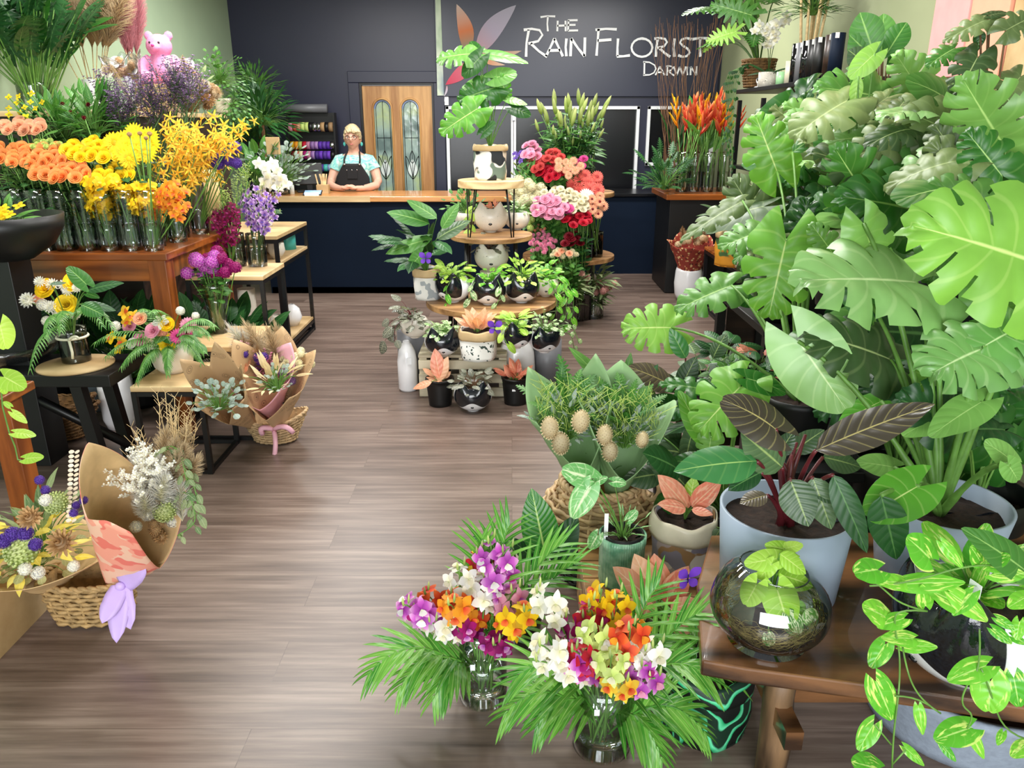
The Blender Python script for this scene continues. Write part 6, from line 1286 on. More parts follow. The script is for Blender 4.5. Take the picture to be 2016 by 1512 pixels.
arr(t, [(350, 662, 'gerbera', 'p_hot', 17, 'p_dark_red'), (371, 640, 'gerbera', 'p_pink', 17, 'p_hot'), (366, 655, 'gerbera', 'p_hot', 15, 'p_dark_red'), (333, 677, 'rose', 'p_sun', 17, None), (330, 640, 'rose', 'p_yellow', 13, None), (281, 668, 'rose', 'p_pink', 14, None), (303, 652, 'rose', 'p_pink', 14, None), (257, 643, 'rose', 'p_pink', 12, None), (278, 628, 'rose', 'p_peach', 12, None), (316, 633, 'orchid', 'p_white', 18, 'p_cream'), (295, 670, 'pom', 'p_cream', 12, None), (262, 677, 'rose', 'p_white', 10, None), (245, 615, 'orchid', 'p_mokara', 17, 'p_fire'), (262, 622, 'orchid', 'p_mokara', 15, 'p_fire'), (240, 672, 'orchid', 'p_mokara', 16, 'p_fire'), (218, 665, 'orchid', 'p_yellow', 15, 'p_fire'), (234, 686, 'orchid', 'p_yellow', 14, 'p_fire'), (250, 632, 'orchid', 'p_mokara', 15, 'p_fire'), (228, 642, 'cluster', 'p_white', 10, None), (320, 655, 'cluster', 'p_peach', 12, None), (355, 612, 'cluster', 'p_white', 9, None), (293, 702, 'bud', 'p_greenbud', 9, None), (385, 622, 'cluster', 'p_white', 8, None)], (0, 0, .12))
foliage(t, (0, .02, .12), 18, 'ovate', 'plain', (.06, .09), (.05, .12), (5, 60), lw=.36)
for ax, ay in ((210, 700), (190, 672), (240, 720), (270, 748), (330, 735), (400, 690), (410, 660), (395, 712), (300, 612), (275, 610), (420, 640)): frond('fern', '', None, (p.x, p.y, .56), D(ax, ay, 3.22), 20, .05, 'fern', .04, .09, thing=False, parent=t)
for b_ in [c_ for c_ in t.children if c_.name.startswith(('rachis', 'leaflets'))]: b_.matrix_parent_inverse = Matrix.Translation(-t.location)
# ---- under the bench
for i, (px, py, rr_, lb) in enumerate(((92, 884, .20, 'boat shaped woven basket on the floor under the black bench'),)):
    p = G(px, py, 0); p.y += .14
    for k in range(2):
        t = T('boat_basket', (lb, 'inner boat shaped woven basket nested in the lower one')[k], 'basket', (p.x, p.y, .005+.045*k)); basket(t, lambda q_, k=k: .13 if q_ is None else .11+.08*q_-.01*k, 1.1, .72, 8, 20, 'brown_wicker', .008, boat=.35)
tagcard(t, (.21, -.1, .14), .04, .045)
for px, py, r_, h, lb, m in ((225, 850, .085, .34, 'tall rounded white floor pot behind the bench leg', 'white_ceramic'), (120, 800, .2, .36, 'large pale grey pot in shade behind the boat baskets', 'grey_pot'), (175, 815, .1, .3, 'bluish grey pot between the two pale pots', 'grey_pot')):
    p = G(px, py, 0); t = T('floor_pot', lb, 'pot', (p.x, p.y+r_+.1*(r_ > .15), 0)); MB().add(lathe(wallprof([(r_*.8, 0), (r_, h*.15), (r_*1.02, h)], .006), 36)).obj('body', m, t)
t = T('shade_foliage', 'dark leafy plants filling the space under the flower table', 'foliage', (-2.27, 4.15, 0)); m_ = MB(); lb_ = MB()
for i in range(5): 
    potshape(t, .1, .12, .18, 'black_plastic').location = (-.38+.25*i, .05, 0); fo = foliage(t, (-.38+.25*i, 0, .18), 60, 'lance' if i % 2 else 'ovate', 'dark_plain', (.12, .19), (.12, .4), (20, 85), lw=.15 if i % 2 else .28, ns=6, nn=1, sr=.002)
t = T('tray', 'shallow pale grey tray on the bench behind the fern', 'tray', (-2.42, 3.4, .5)); MB().add(lathe(wallprof([(.1, 0), (.2, .03), (.24, .09)], .006), 40)).obj('dish', 'cello', t); t.location = (G(60, 690, .504).x, 3.42, .504)
# ---- wrapped bouquets in the low basket
q = NT('flower_kraft'); co = q.coord(); vv = q.n('TexVoronoi', feature='DISTANCE_TO_EDGE'); vv.inputs['Scale'].default_value = 17; q.l(co, vv.inputs[0]); v2 = q.n('TexVoronoi'); v2.inputs['Scale'].default_value = 17; q.l(co, v2.inputs[0])
f_ = q.math('MULTIPLY', q.ramp(q.math('SINE', q.math('MULTIPLY', v2.outputs[0], 60)), [(.6, (0, 0, 0, 1)), (.75, (1, 1, 1, 1))]), q.ramp(v2.outputs[0], [(.38, (1, 1, 1, 1)), (.4, (0, 0, 0, 1))])); q.l(q.mix(q.math('MULTIPLY', f_, .75), lin('c8a67c'), lin('4e3a28')), q.b.inputs['Base Color']); q.b.inputs['Roughness'].default_value = .7
p = G(530, 886, 0); p.y += .12; t = T('boat_basket', 'low woven boat basket on the floor holding wrapped bouquets', 'basket', (p.x, p.y, .0)); basket(t, lambda q_: .12 if q_ is None else .10+.07*q_, 1.0, .68, 8, 20, 'pale_wicker', .007, boat=.35)
BP = p
def dried(t, lst):
    for kind, m, sc_, n, c_, sp_, fc in lst:
        for i in range(n): newobj('dried_flower', bloom(kind, m), t, loc=(c_[0]+U(-sp_, sp_), c_[1]+U(-sp_, sp_)*.7, c_[2]+U(-sp_, sp_)*.8), rot=quat((fc[0]+U(-.3, .3), fc[1]+U(-.3, .3), fc[2]+U(-.2, .2)), U(0, 6)), sc=sc_*U(.85, 1.15))
a_, b_ = Vector((p.x+.03, p.y-.02, .07)), D(535, 715, 3.45); t = T('wrapped_bouquet', 'large dried bouquet in flower printed kraft paper with pink tissue', 'bouquet', a_); wrap(t, a_, b_, .03, .18, 'flower_kraft', 5, .28, .35, twist=None); wrap(t, a_+Vector((-.02, .0, .06)), b_+Vector((-.06, .02, -.02)), .03, .155, 'ribbon_pink', 4, .25, .3, name='pink_tissue')
c_ = b_-a_; dried(t, [('plume', 'p_pampas', .26, 6, (c_.x-.04, 0, c_.z-.10), .05, (-.4, 0, 1)), ('plume', 'p_white', .26, 5, (c_.x-.08, 0, c_.z-.08), .03, (-.7, -.1, 1)), ('cluster', 'p_lilac', .022, 6, (c_.x, -.06, c_.z-.10), .05, (0, -1, .5)), ('pom', 'p_cream', .02, 9, (c_.x+.06, -.05, c_.z-.04), .06, (0, -1, .5)), ('sprig', 'p_pink', .06, 6, (c_.x-.05, -.06, c_.z-.12), .05, (-.3, -.3, 1)), ('cluster', 'p_cream', .022, 8, (c_.x+.09, -.03, c_.z), .06, (.3, -1, .5))])
foliage(t, tuple(c_-Vector((0, 0, .14))), 34, 'lance', 'straw_leaf', (.05, .09), (.04, .14), (20, 85), lw=.13, name='dried_leaves'); foliage(t, tuple(c_-Vector((-.03, .03, .12))), 26, 'round', 'euc', (.02, .03), (.04, .12), (20, 85), lw=.4, ns=5, nn=1); MB().add(box(c_.x*.6+.05, -.11, .17, .035, .004, .035), sm=False).obj('sticker', 'black_plastic', t)
MB().add(tube(bez((.0, -.09, .03), (.03, -.15, .0), (.005, -.15, -.10)), .012, 5)).add(tube(bez((.0, -.09, .04), (.08, -.16, .10), (.10, -.11, .03)), .014, 5)).add(tube(bez((.0, -.09, .04), (-.07, -.14, .08), (-.05, -.11, .02)), .014, 5)).obj('ribbon', 'ribbon_pink', t)
a_, b_ = Vector((p.x-.10, p.y-.06, .12)), D(422, 745, 3.14); t = T('wrapped_bouquet', 'smaller kraft wrapped bouquet of silver leaves leaning left', 'bouquet', a_); wrap(t, a_, b_, .03, .12, 'flower_kraft', 5, .3, .35, twist=None)
c_ = b_-a_; dried(t, [('cluster', 'p_violet', .024, 6, (c_.x+.04, -.03, c_.z-.05), .05, (0, -1, .6)), ('rose', 'p_peach', .026, 3, (c_.x-.03, -.05, c_.z-.05), .03, (0, -1, .6)), ('plume', 'p_tan', .2, 6, (c_.x, 0, c_.z-.12), .05, (-.1, 0, 1))]); foliage(t, tuple(c_-Vector((-.03, .06, .12))), 80, 'round', 'euc', (.022, .034), (.03, .13), (0, 85), lw=.42, ns=5, nn=1, sr=.001)
# ---- front left: timber post with pothos, black bowl, dried flower basket
p = G(8, 900, 0); t = T('timber_stand', 'orange brown timber stand cut off at the left edge', 'stand', (-1.98, 2.4, 0)); 
p = D(14, 760, 2.45); t.location = (p.x-.02, 2.45, 0); MB().add(box(0, 0, .335, .075, .075, .67), sm=False).obj('post', 'leg_wood', t, bev=.004); MB().add(box(-.16, 0, .68, .42, .2, .03), sm=False).obj('top', 'table_wood', t, bev=.004); t.children[1].name = 'top'
t = T('hanging_pothos', 'lime pothos in a cream pot on the timber stand, vines hanging down', 'potted plant', (p.x-.14, 2.45, .696)); potshape(t, .06, .075, .13, 'cream_glaze'); soil(t, .07, .115); foliage(t, (0, 0, .11), 14, 'heart', 'lime', (.06, .09), (.03, .1), (10, 80), lw=.42, az=(120, 300))
hero(t, [(0, 640, 12, 690, 2.2, .5, 'heart', 'lime', 0, .1), (5, 752, 10, 778, 2.2, .42, 'heart', 'lime', 0, .1), (20, 800, 6, 790, 2.2, .42, 'heart', 'lime', 0, .2), (8, 742, 46, 762, 2.2, .48, 'heart', 'lime', -.03, .2), (25, 812, 55, 832, 2.2, .3, 'heart', 'lime', 0, .5), (30, 852, 70, 855, 2.2, .34, 'heart', 'lime', 0, .5), (50, 903, 84, 898, 2.2, .4, 'heart', 'lime', 0, .4)], None); t.children[2].name = 'foliage'
MB().add(tube([tuple(D(x, y, 2.22)-t.location) for x, y in ((-20, 700), (2, 760), (5, 800), (18, 850), (30, 880), (35, 905), (60, 910))], .0025, 5)).obj('vine', 'stem', t)
p = D(20, 470, 3.2); t = T('plinth', 'black plinth under the dark bowl at the left edge', 'stand', (p.x-.2, 3.42, 0)); MB().add(box(0, 0, .49, .16, .16, .98), sm=False).obj('column', 'black_plastic', t, bev=.003)
t = T('dark_bowl', 'matte black bowl of yellow flowers at the left edge', 'bowl', (p.x-.14, 3.38, .981)); MB().add(lathe(wallprof([(.1, 0), (.19, .06), (.235, .13), (.245, .19)], .01), 40)).obj('bowl', 'black_plastic', t)
for i in range(10): newobj('blossom', bloom('floret', 'p_sun', 'p_yellow'), t, loc=(.08+U(-.1, .12), -.12+U(-.05, .05), .20+U(-.02, .05)), rot=quat((0, -.6, 1)), sc=.03)
foliage(t, (.03, -.05, .14), 22, 'lance', 'plain', (.06, .1), (.03, .1), (20, 85), lw=.2)
p = G(160, 1248, 0); p.y += .1; t = T('square_basket', 'squarish coarse woven basket at the front left holding dried bouquets', 'basket', (p.x, p.y, 0)); basket(t, lambda q_: .155 if q_ is None else .098+.028*q_, 1.12, .8, 9, 16, 'wicker', .0085, sq=.45); BQ = p
t = T('kraft_crate', 'kraft board crate cut off at the lower left edge', 'crate', (G(0, 1290, 0).x-.24, 2.02, 0))
for i in range(4): MB().add(box(-.12+.105*i, -.1, .11, .1, .012, .22), sm=False).obj('front_board', 'kraft', t, bev=.002)
MB().add(box(.245, .05, .11, .012, .3, .22), sm=False).obj('side_board', 'kraft', t); MB().add(box(.04, .05, .01, .4, .3, .02), sm=False).obj('bottom', 'kraft', t)
printmat('pink_floral_paper', 'f0c0a4', ['e87868', 'f2a088'], 16, .52)
a_ = Vector((p.x+.09, p.y-.02, .13)); b_ = D(268, 958, 1.98); t = T('wrapped_bouquet', 'tall dried bouquet in pink floral paper with lilac ribbon', 'bouquet', a_)
wrap(t, a_, b_, .025, .14, ('pink_floral_paper', 'kraft_flat'), 3, .3, .45, flare=1.0, twist=.05, od=1.5);
c_ = b_-a_
dried(t, [('plume', 'p_white', .17, 14, (c_.x+.0, -.03, c_.z-.13), .06, (.2, -.2, 1)), ('plume', 'p_pampas', .16, 8, (c_.x+.03, -.02, c_.z-.06), .05, (.5, -.1, 1)), ('cluster', 'p_white', .02, 9, (c_.x-.01, -.07, c_.z-.14), .06, (0, -1, .5)), ('berry', 'p_tan', .018, 5, (c_.x-.0, -.07, c_.z-.2), .04, (0, -1, .5)), ('plume', 'p_pampas', .12, 5, (c_.x-.02, -.02, c_.z-.18), .03, (-.2, -.6, 1)), ('sprig', 'p_white', .06, 6, (c_.x-.02, -.04, c_.z-.08), .05, (0, -.5, 1)), ('pom', 'p_tan', .026, 1, (c_.x+.0, -.07, c_.z-.22), .0, (0, -1, .3))])
newobj('seed_head', bloom('berry', 'p_greenbud'), t, loc=(c_.x+.02, -.07, c_.z-.13), rot=quat((0, -1, .5)), sc=.035)
m_ = MB()
for i in range(34):
    s_ = -1 if i < 12 else 1; p0 = Vector((c_.x+s_*U(0, .04), U(-.02, .05), c_.z-.12)); e_ = p0+(Vector((U(-.10, -.02), U(-.03, .03), U(.12, .22))) if i < 12 else Vector((U(.0, .10), U(-.03, .04), U(.2, .34)))); Q_ = bez(p0, p0.lerp(e_, .5)+Vector((U(-.02, .02), 0, .03)), e_, 7); m_.add(tube(Q_, [.0016]*4+[.0012]*4, 4, False))
    for j in range(3, 8):
        for g_ in (-1, 1): m_.add(tube([Q_[j], Q_[j]+Vector((g_*U(.008, .022), 0, U(.01, .03)))], .0008, 3, False))
m_.obj('dry_twigs', 'straw', t)
trails(t, [[(c_.x+.02, -.02, c_.z-.05), (c_.x+.08, -.03, c_.z+.02), (c_.x+.11, -.05, c_.z-.06), (c_.x+.12, -.07, c_.z-.14)], [(c_.x+.02, -.03, c_.z-.1), (c_.x+.09, -.06, c_.z-.08), (c_.x+.11, -.08, c_.z-.16), (c_.x+.06, -.10, c_.z-.2)], [(c_.x, -.02, c_.z-.02), (c_.x+.04, -.03, c_.z+.06), (c_.x+.08, -.05, c_.z+.05), (c_.x+.10, -.07, c_.z-.03)]], 'ovate', 'sage', .035, .014, .28)
m_ = MB()
for e_, w_ in (((.10, -.06, .10), .035), ((.0, -.09, -.13), .03), ((.035, -.07, -.1), .03), ((-.03, -.08, -.07), .028)):
    put_leaf(m_, (.035, -.06, .06), e_, (0, -1, .2), Vector(e_).length*1.1, leaf('strap', w_/Vector(e_).length, .1, .25, .06, ns=10, nq=2))
m_.add(ball(.016, .012, .014, (.035, -.07, .06))); o = m_.obj('ribbon_bow', 'ribbon_lilac', t); o.modifiers.new('s', 'SOLIDIFY').thickness = .001; o.location = (.04, -.03, .0)
t = T('dried_flower_arrangement', 'mass of dried yellow leaves, banksia and statice at the front left', 'bouquet', (p.x-.12, p.y-.03, .14))
wrap(t, t.location, t.location+Vector((0, 0, .12)), .06, .22, 'kraft_flat', 5, .25); o_ = t.location
def px_put(t, kind, m, lst, Y):
    for px, py, s_ in lst: newobj('dried_flower', bloom(kind, m), t, loc=D(px, py, Y+U(-.02, .04))-t.location, rot=quat((U(-.3, .3), -.9, .7), U(0, 6)), sc=s_*mpp(py, Y))
px_put(t, 'berry', 'p_greenbud', [(45, 1085, 32), (112, 990, 22)], 1.95); px_put(t, 'pom', 'p_tan', [(125, 1070, 32), (62, 1020, 26)], 1.93); px_put(t, 'cluster', 'p_violet', [(8, 1065, 16), (25, 1052, 16), (50, 1050, 16), (70, 1072, 14), (78, 945, 10), (90, 965, 10), (150, 995, 9), (165, 985, 9), (145, 1010, 9)], 1.93); px_put(t, 'cluster', 'p_white', [(50, 1120, 14), (75, 1128, 14), (90, 985, 13), (145, 1115, 12)], 1.92)
foliage(t, (0, -.04, .10), 60, 'lance', 'yellow_leaf', (.05, .08), (.04, .17), (10, 80), lw=.22, ns=5, az=(120, 420), sr=.001); foliage(t, (0, .02, .12), 50, 'lance', 'sage', (.05, .09), (.06, .2), (20, 85), lw=.16, ns=5, name='grey_leaves', sr=.001); foliage(t, (0, -.02, .08), 40, 'round', 'dried_green', (.025, .04), (.04, .16), (0, 70), lw=.4, ns=5, name='round_leaves', sr=.001)
m_ = MB(); 
for k in range(16): q_ = D(147-.4*k, 890+9*k, 2.0)-t.location; [put_leaf(m_, q_, (g_, -.2, .25), (0, -.5, 1), .016, leaf('round', .45, .1, .1, ns=4, nq=1)) for g_ in (-1, 1)]
m_.obj('eucalyptus_sprig', 'pale_dried', t)

t = T('paper_vase', 'tall kraft paper cylinder vase at the right end of the flower table', 'vase', (-1.74, 4.56, TZ+.001)); MB().add(lathe(wallprof([(.05, 0), (.05, .34)], .003), 28)).obj('body', 'kraft_flat', t)
p = Vector((-1.78, 5.62, RZ+.001)); t = T('moth_orchid', 'white moth orchid arching above the black metal rack', 'potted plant', p); potshape(t, .05, .06, .11, 'white_ceramic'); soil(t, .055, .1); foliage(t, (0, 0, .1), 5, 'strap', 'dark_plain', (.12, .16), (0, .01), (15, 40), lw=.2)
P = [D(x, y, 5.6)-p for x, y in ((512, 420), (500, 350), (508, 318), (530, 325), (555, 345), (572, 372))]; MB().add(tube(P, .003, 6)).obj('flower_stem', 'dark_stem', t)
for x, y in ((510, 322), (522, 330), (536, 322), (545, 335), (528, 345), (540, 352), (552, 350), (535, 365), (548, 368), (563, 362), (520, 358)): newobj('bloom', bloom('orchid', 'p_white', 'p_cream'), t, loc=D(x, y, 5.52+U(-.03, .03))-p, rot=quat((U(-.3, .3), -1, .2), U(-.4, .4)), sc=.052)
t = T('card_pick', 'small kraft card box on a thin stick left of the till', 'card', D(508, 335, 6.8)); t.location.z = .911; t.location.y = 7.3; h = D(506, 287, 7.3).z-.911; MB().add(tube([(0, 0, 0), (0, 0, h)], .003, 5)).obj('stick', 'straw', t); MB().add(box(0, 0, h, .12, .03, .15), sm=False).obj('card', 'kraft_flat', t, bev=.002)
# ================================================================= RIGHT SIDE: staging, monstera bank
def step(name, label, x0, x1, y0, y1, h, mat='black_plastic', legs=True):
    t = T(name, label, 'stand', ((x0+x1)/2, (y0+y1)/2, 0)); sx, sy = x1-x0, y1-y0
    MB().add(box(0, 0, h-.02, sx, sy, .04), sm=False).obj('top', mat, t, bev=.004)
    for i in (-1, 1):
        for j in (-1, 1): MB().add(box(i*(sx/2-.04), j*(sy/2-.04), (h-.04)/2, .05, .05, h-.04), sm=False).obj('leg', mat, t)
    MB().add(box(.02, sy/2-.03, h*.5, sx-.12, .012, h*.75), sm=False).obj('back_panel', 'dark_wood', t)
    return t
step('plant_stand', 'low black stand under the small potted plants by the aisle', .92, 1.5, 2.85, 3.5, .42); step('plant_stand', 'dark stand under the lime monstera with long stems', .92, 1.42, 2.3, 2.78, .46)
step('plant_stand', 'tall black stand along the wall under the upper monsteras', 1.55, 2.27, 2.35, 4.4, .86); step('plant_stand', 'black stand between the pots and the tall wall stand', 1.2, 1.52, 3.55, 4.5, .62)
def potted(label, px, py, Y, z, r, h, mat='black_plastic', name='potted_monstera', cat='potted plant'):
    c = D(px, py, Y); t = T(name, label, cat, (c.x, c.y, z)); potshape(t, r*.8, r, h, mat, .006, 28); soil(t, r*.92, h*.88); return t, (c.x, c.y, z+h*.85)
def bank(root, n, cx, cy, rx, ry, Y, L, mats, crown, kind='monstera', W=(.42, .55), ang=(120, 260), jy=.25, smat='stem', sr=.0035, up=(.15, .75)):
    lst = []
    for i in range(n):
        a = i*2.39996; rr = math.sqrt((i+.5)/n); bx = cx+rx*rr*math.cos(a)+U(-8, 8); by = cy+ry*rr*math.sin(a)+U(-8, 8)
        l = U(*L); t = R(U(*ang)); m = mats[rnd.randrange(len(mats))]; k = kind if U(0, 1) < .85 else 'heart'
        lst.append((bx, by, bx+l*math.cos(t), by-l*math.sin(t), Y+U(-jy, jy)-(by-cy)/max(ry, 1)*jy*.6, U(*W), k, m, U(-.12, .06), U(*up), (U(-.4, .4), U(-.2, .2), 0), U(.05, .4)))
    hero(root, lst, crown, smat, sr)
MG = ['monstera', 'monstera_grey', 'monstera_grey', 'monstera_pale', 'monstera']
for lb, px, py, Y, z, n, cx, cy, rx, ry, L, mats, kw in (
    ('grey green monstera on the tall stand, below the pink card display', 1900, 420, 2.75, .861, 22, 1905, 250, 115, 85, (70, 115), MG, {}),
    ('monstera on the tall stand right of the fiddle leaf plant', 1800, 400, 3.1, .861, 22, 1790, 250, 100, 80, (80, 125), MG, {}),
    ('monstera with pale leaves in the middle of the wall stand', 1720, 400, 3.5, .861, 20, 1680, 270, 90, 80, (75, 110), MG, {}),
    ('monstera with slim pale fingers at the far end of the wall stand', 1660, 380, 3.95, .861, 16, 1600, 250, 80, 70, (70, 105), ['monstera_dark', 'monstera', 'monstera_dark', 'monstera_grey'], {}),
    ('dense monstera behind the big lime leaves on the middle stand', 1620, 520, 3.75, .621, 18, 1600, 400, 95, 80, (75, 120), ['monstera', 'monstera_dark', 'monstera_grey'], {}),
    ('broad leaved monstera in the centre of the right hand bank', 1790, 520, 2.7, .861, 20, 1760, 400, 110, 80, (90, 145), ['monstera', 'monstera_grey', 'monstera_dark'], {}),
    ('bright monstera at the right edge behind the largest leaf', 1960, 520, 2.45, .861, 16, 1950, 350, 90, 90, (100, 150), ['monstera', 'monstera', 'monstera_grey'], {}),
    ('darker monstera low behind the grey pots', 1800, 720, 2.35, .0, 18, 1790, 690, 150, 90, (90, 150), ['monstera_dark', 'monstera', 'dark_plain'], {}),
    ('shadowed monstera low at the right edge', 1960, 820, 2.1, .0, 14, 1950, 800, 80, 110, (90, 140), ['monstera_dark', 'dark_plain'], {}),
    ('aisle side monstera behind the small pots', 1540, 600, 3.75, .621, 14, 1530, 480, 45, 70, (70, 110), ['monstera_dark', 'monstera', 'monstera_grey'], {'jy': .3})):
    t, cr = potted(lb, px, py, Y, z, .14, .2 if z else .5); bank(t, n, cx, cy, rx, ry, Y, L, mats, cr, **kw)
# top right stems beside the card display
t, cr = potted('leggy monstera whose leaves stand before the pink card display', 1950, 320, 2.6, .861, .12, .2)
hero(t, [(1945, 38, 1858, 72, 2.6, .4, 'monstera', 'monstera_grey', 0, .55), (1948, 30, 1985, 20, 2.6, .5, 'heart', 'monstera_grey', 0, .6), (1925, 112, 1885, 185, 2.55, .5, 'monstera', 'monstera_grey', -.05, .3), (1980, 60, 2050, 20, 2.5, .5, 'monstera', 'monstera_grey', 0, .3), (1930, 60, 1925, 100, 2.6, .3, 'lance', 'monstera_dark', 0, .2),
         (2010, 150, 1960, 205, 2.5, .5, 'monstera', 'monstera_grey', -.05, .4), (1880, 95, 1830, 120, 2.7, .45, 'monstera', 'monstera', -.05, .5)], cr, 'brown_stem')
t, cr = potted('fiddle leaf fig with upright paddle leaves near the wall', 1740, 300, 3.35, .861, .13, .2, name='fiddle_leaf_fig')
hero(t, [(1725, 120, 1695, 28, 3.3, .33, 'obov', 'plain', 0, .1), (1735, 115, 1740, 28, 3.35, .3, 'obov', 'plain', 0, .1), (1738, 118, 1785, 42, 3.3, .3, 'obov', 'plain', 0, .2), (1730, 130, 1680, 70, 3.3, .32, 'obov', 'plain', 0, .3), (1745, 130, 1780, 92, 3.3, .3, 'obov', 'plain', 0, .3), (1720, 140, 1676, 98, 3.25, .35, 'obov', 'bronze_green', 0, .3), (1750, 140, 1800, 120, 3.3, .3, 'obov', 'dark_plain', 0, .4), (1735, 150, 1700, 170, 3.2, .35, 'obov', 'plain', -.05, .4)], cr, 'brown_stem')
# lime monstera with long stems (leaves named one by one)
t, cr = potted('lime monstera on long bare stems leaning into the aisle', 1585, 690, 2.55, .461, .12, .18)
hero(t, [(1548, 471, 1513, 624, 2.5, .52, 'monstera', 'monstera_lime', -.08, .1), (1582, 485, 1588, 388, 2.75, .5, 'monstera', 'monstera_dark', 0, .1), (1322, 645, 1229, 643, 2.9, .60, 'monstera', 'monstera_lime', -.02, .25), (1440, 562, 1330, 602, 2.9, .42, 'monstera', 'monstera', -.05, .45), (1530, 338, 1487, 225, 3.2, .48, 'monstera', 'monstera_lime', 0, .05),
         (1590, 428, 1692, 342, 2.85, .45, 'monstera', 'monstera_dark', 0, .25), (1503, 455, 1420, 478, 2.75, .5, 'monstera', 'monstera', -.05, .5), (1462, 396, 1336, 462, 3.3, .2, 'monstera', 'monstera_grey', -.1, .5), (1560, 300, 1640, 240, 3.1, .2, 'ovate', 'plain', 0, .4), (1470, 590, 1420, 560, 2.9, .4, 'heart', 'monstera_dark', 0, .5), (1600, 470, 1612, 395, 2.8, .28, 'heart', 'monstera', 0, .2)], cr, sr=.006)
t, cr = potted('pale lime heart leaved plant before the fiddle leaf fig', 1680, 420, 3.0, .861, .12, .2)
hero(t, [(1722, 106, 1672, 152, 3.0, .45, 'heart', 'monstera_lime', 0, .15), (1690, 150, 1680, 215, 3.0, .2, 'ovate', 'monstera_lime', 0, .1), (1668, 198, 1566, 252, 3.0, .5, 'monstera', 'monstera_grey', -.1, .5), (1750, 190, 1700, 222, 3.0, .5, 'monstera', 'monstera_grey', -.05, .5), (1780, 200, 1752, 232, 2.95, .5, 'monstera', 'monstera_grey', -.05, .5), (1640, 160, 1608, 172, 3.1, .4, 'heart', 'monstera', 0, .6), (1775, 265, 1678, 305, 2.7, .5, 'monstera', 'monstera_grey', -.05, .35)], cr)
t, cr = potted('small split leaf monstera beside the bronze philodendron', 1440, 830, 2.4, .0, .13, .3)
hero(t, [(1457, 762, 1376, 842, 2.3, .62, 'monstera', 'monstera_lime', -.08, .4), (1470, 745, 1555, 765, 2.3, .4, 'heart', 'monstera', 0, .6), (1400, 770, 1300, 745, 2.5, .35, 'monstera', 'monstera_dark', 0, .6), (1385, 860, 1340, 770, 2.4, .25, 'heart', 'monstera_lime', 0, .3), (1400, 860, 1390, 920, 2.3, .45, 'monstera', 'monstera', 0, .3), (1360, 800, 1300, 810, 2.45, .4, 'monstera', 'dark_plain', 0, .5)], cr)
bank(t, 16, 1360, 900, 70, 90, 2.5, (50, 90), ['dark_plain', 'monstera_dark', 'bronze_green'], cr, 'ovate', (.3, .4))
# small pots by the aisle
for i, (px, py, Y, lb, k, m, n, L) in enumerate(((1390, 715, 3.15, 'small calathea with dark upright leaves on the low black stand', 'ovate', 'bronze_green', 12, (.08, .14)), (1440, 720, 3.1, 'small fine leaved plant with white care tag on the low stand', 'lance', 'plain', 70, (.04, .06)), (1485, 735, 3.05, 'small leafy plant in a black pot at the near end of the low stand', 'ovate', 'dark_plain', 30, (.05, .08)), (1430, 680, 3.4, 'small dark leafed plant at the back of the low stand', 'ovate', 'dark_plain', 26, (.07, .11)), (1500, 690, 3.35, 'pink tinted aglaonema at the back of the low stand', 'ovate', 'pink_leaf', 14, (.06, .1)))):
    t, cr = potted(lb, px, py, Y, .421, .06, .1, name='small_potted_plant'); foliage(t, (0, 0, .09), n, k, m, L, (.02, .10), (5, 80), lw=.32, ns=7, sr=.0012); tagcard(t, (.02, -.045, .14), .035, .05, rz=U(-.5, .5), name='care_tag')
t, cr = potted('bronze calathea leaning over the aisle floor', 1345, 800, 2.75, .0, .1, .25, name='calathea')
hero(t, [(1328, 762, 1248, 716, 2.7, .3, 'ovate', 'bronze', -.03, .5), (1335, 770, 1300, 735, 2.75, .3, 'ovate', 'bronze_green', 0, .3), (1340, 765, 1368, 705, 2.75, .3, 'ovate', 'bronze_green', 0, .2), (1330, 790, 1270, 800, 2.7, .3, 'ovate', 'dark_plain', -.03, .5), (1350, 705, 1322, 650, 2.8, .25, 'ovate', 'philo_lip', 0, .2)], cr, 'maroon_stem')
# ---------------------------------------------------------------- thick old timber bench
BZ = .40
pts = [G(x, y, BZ) for x, y in ((1372, 1150), (1381, 1300), (1470, 1316), (1740, 1352), (2150, 1412))]+[Vector((2.0, 1.45, BZ)), Vector((2.0, 2.05, BZ)), Vector((G(1372, 1150, BZ).x+.1, 2.0, BZ))]
t = T('rustic_bench', 'thick dark old timber bench holding the glass terrarium and grey pots', 'bench', (1.1, 1.7, 0))
ps = [(p.x-1.1, p.y-1.7) for p in pts]; MB().add(prism(ps, BZ-.042, BZ), sm=False).obj('slab', 'bench_wood', t, bev=.006)
def lg(px, py, Y, x2=0):
    a = D(px, py, Y); return (a.x-1.1, a.y-1.7)
a = G(1520, 1400, .2); lx, ly = .64-1.1, 1.50-1.7
for (x, y) in ((lx, ly), (lx+.02, .22), (.75, -.2), (.75, .22)): MB().add(tube([(x, y, 0), (x+.004, y, .12), (x-.003, y, .25), (x, y, BZ-.042)], [.036, .04, .036, .038], 12)).obj('leg', 'bench_leg', t)
MB().add(box(lx+.0, 0, .22, .04, .62, .05), sm=False).obj('rail', 'bench_wood', t); MB().add(box(.15, -.12, .20, 1.2, .035, .045), TR(rz=.0), sm=False).obj('rail', 'bench_wood', t); MB().add(box(.15, .15, .24, 1.2, .03, .045), sm=False).obj('rail', 'bench_wood', t)
t = T('concrete_planter', 'low speckled blue grey concrete planter on the floor under the bench', 'planter', (1.24, 1.74, 0)); potshape(t, .24, .31, .2, 'concrete', .02, 48); soil(t, .29, .17)
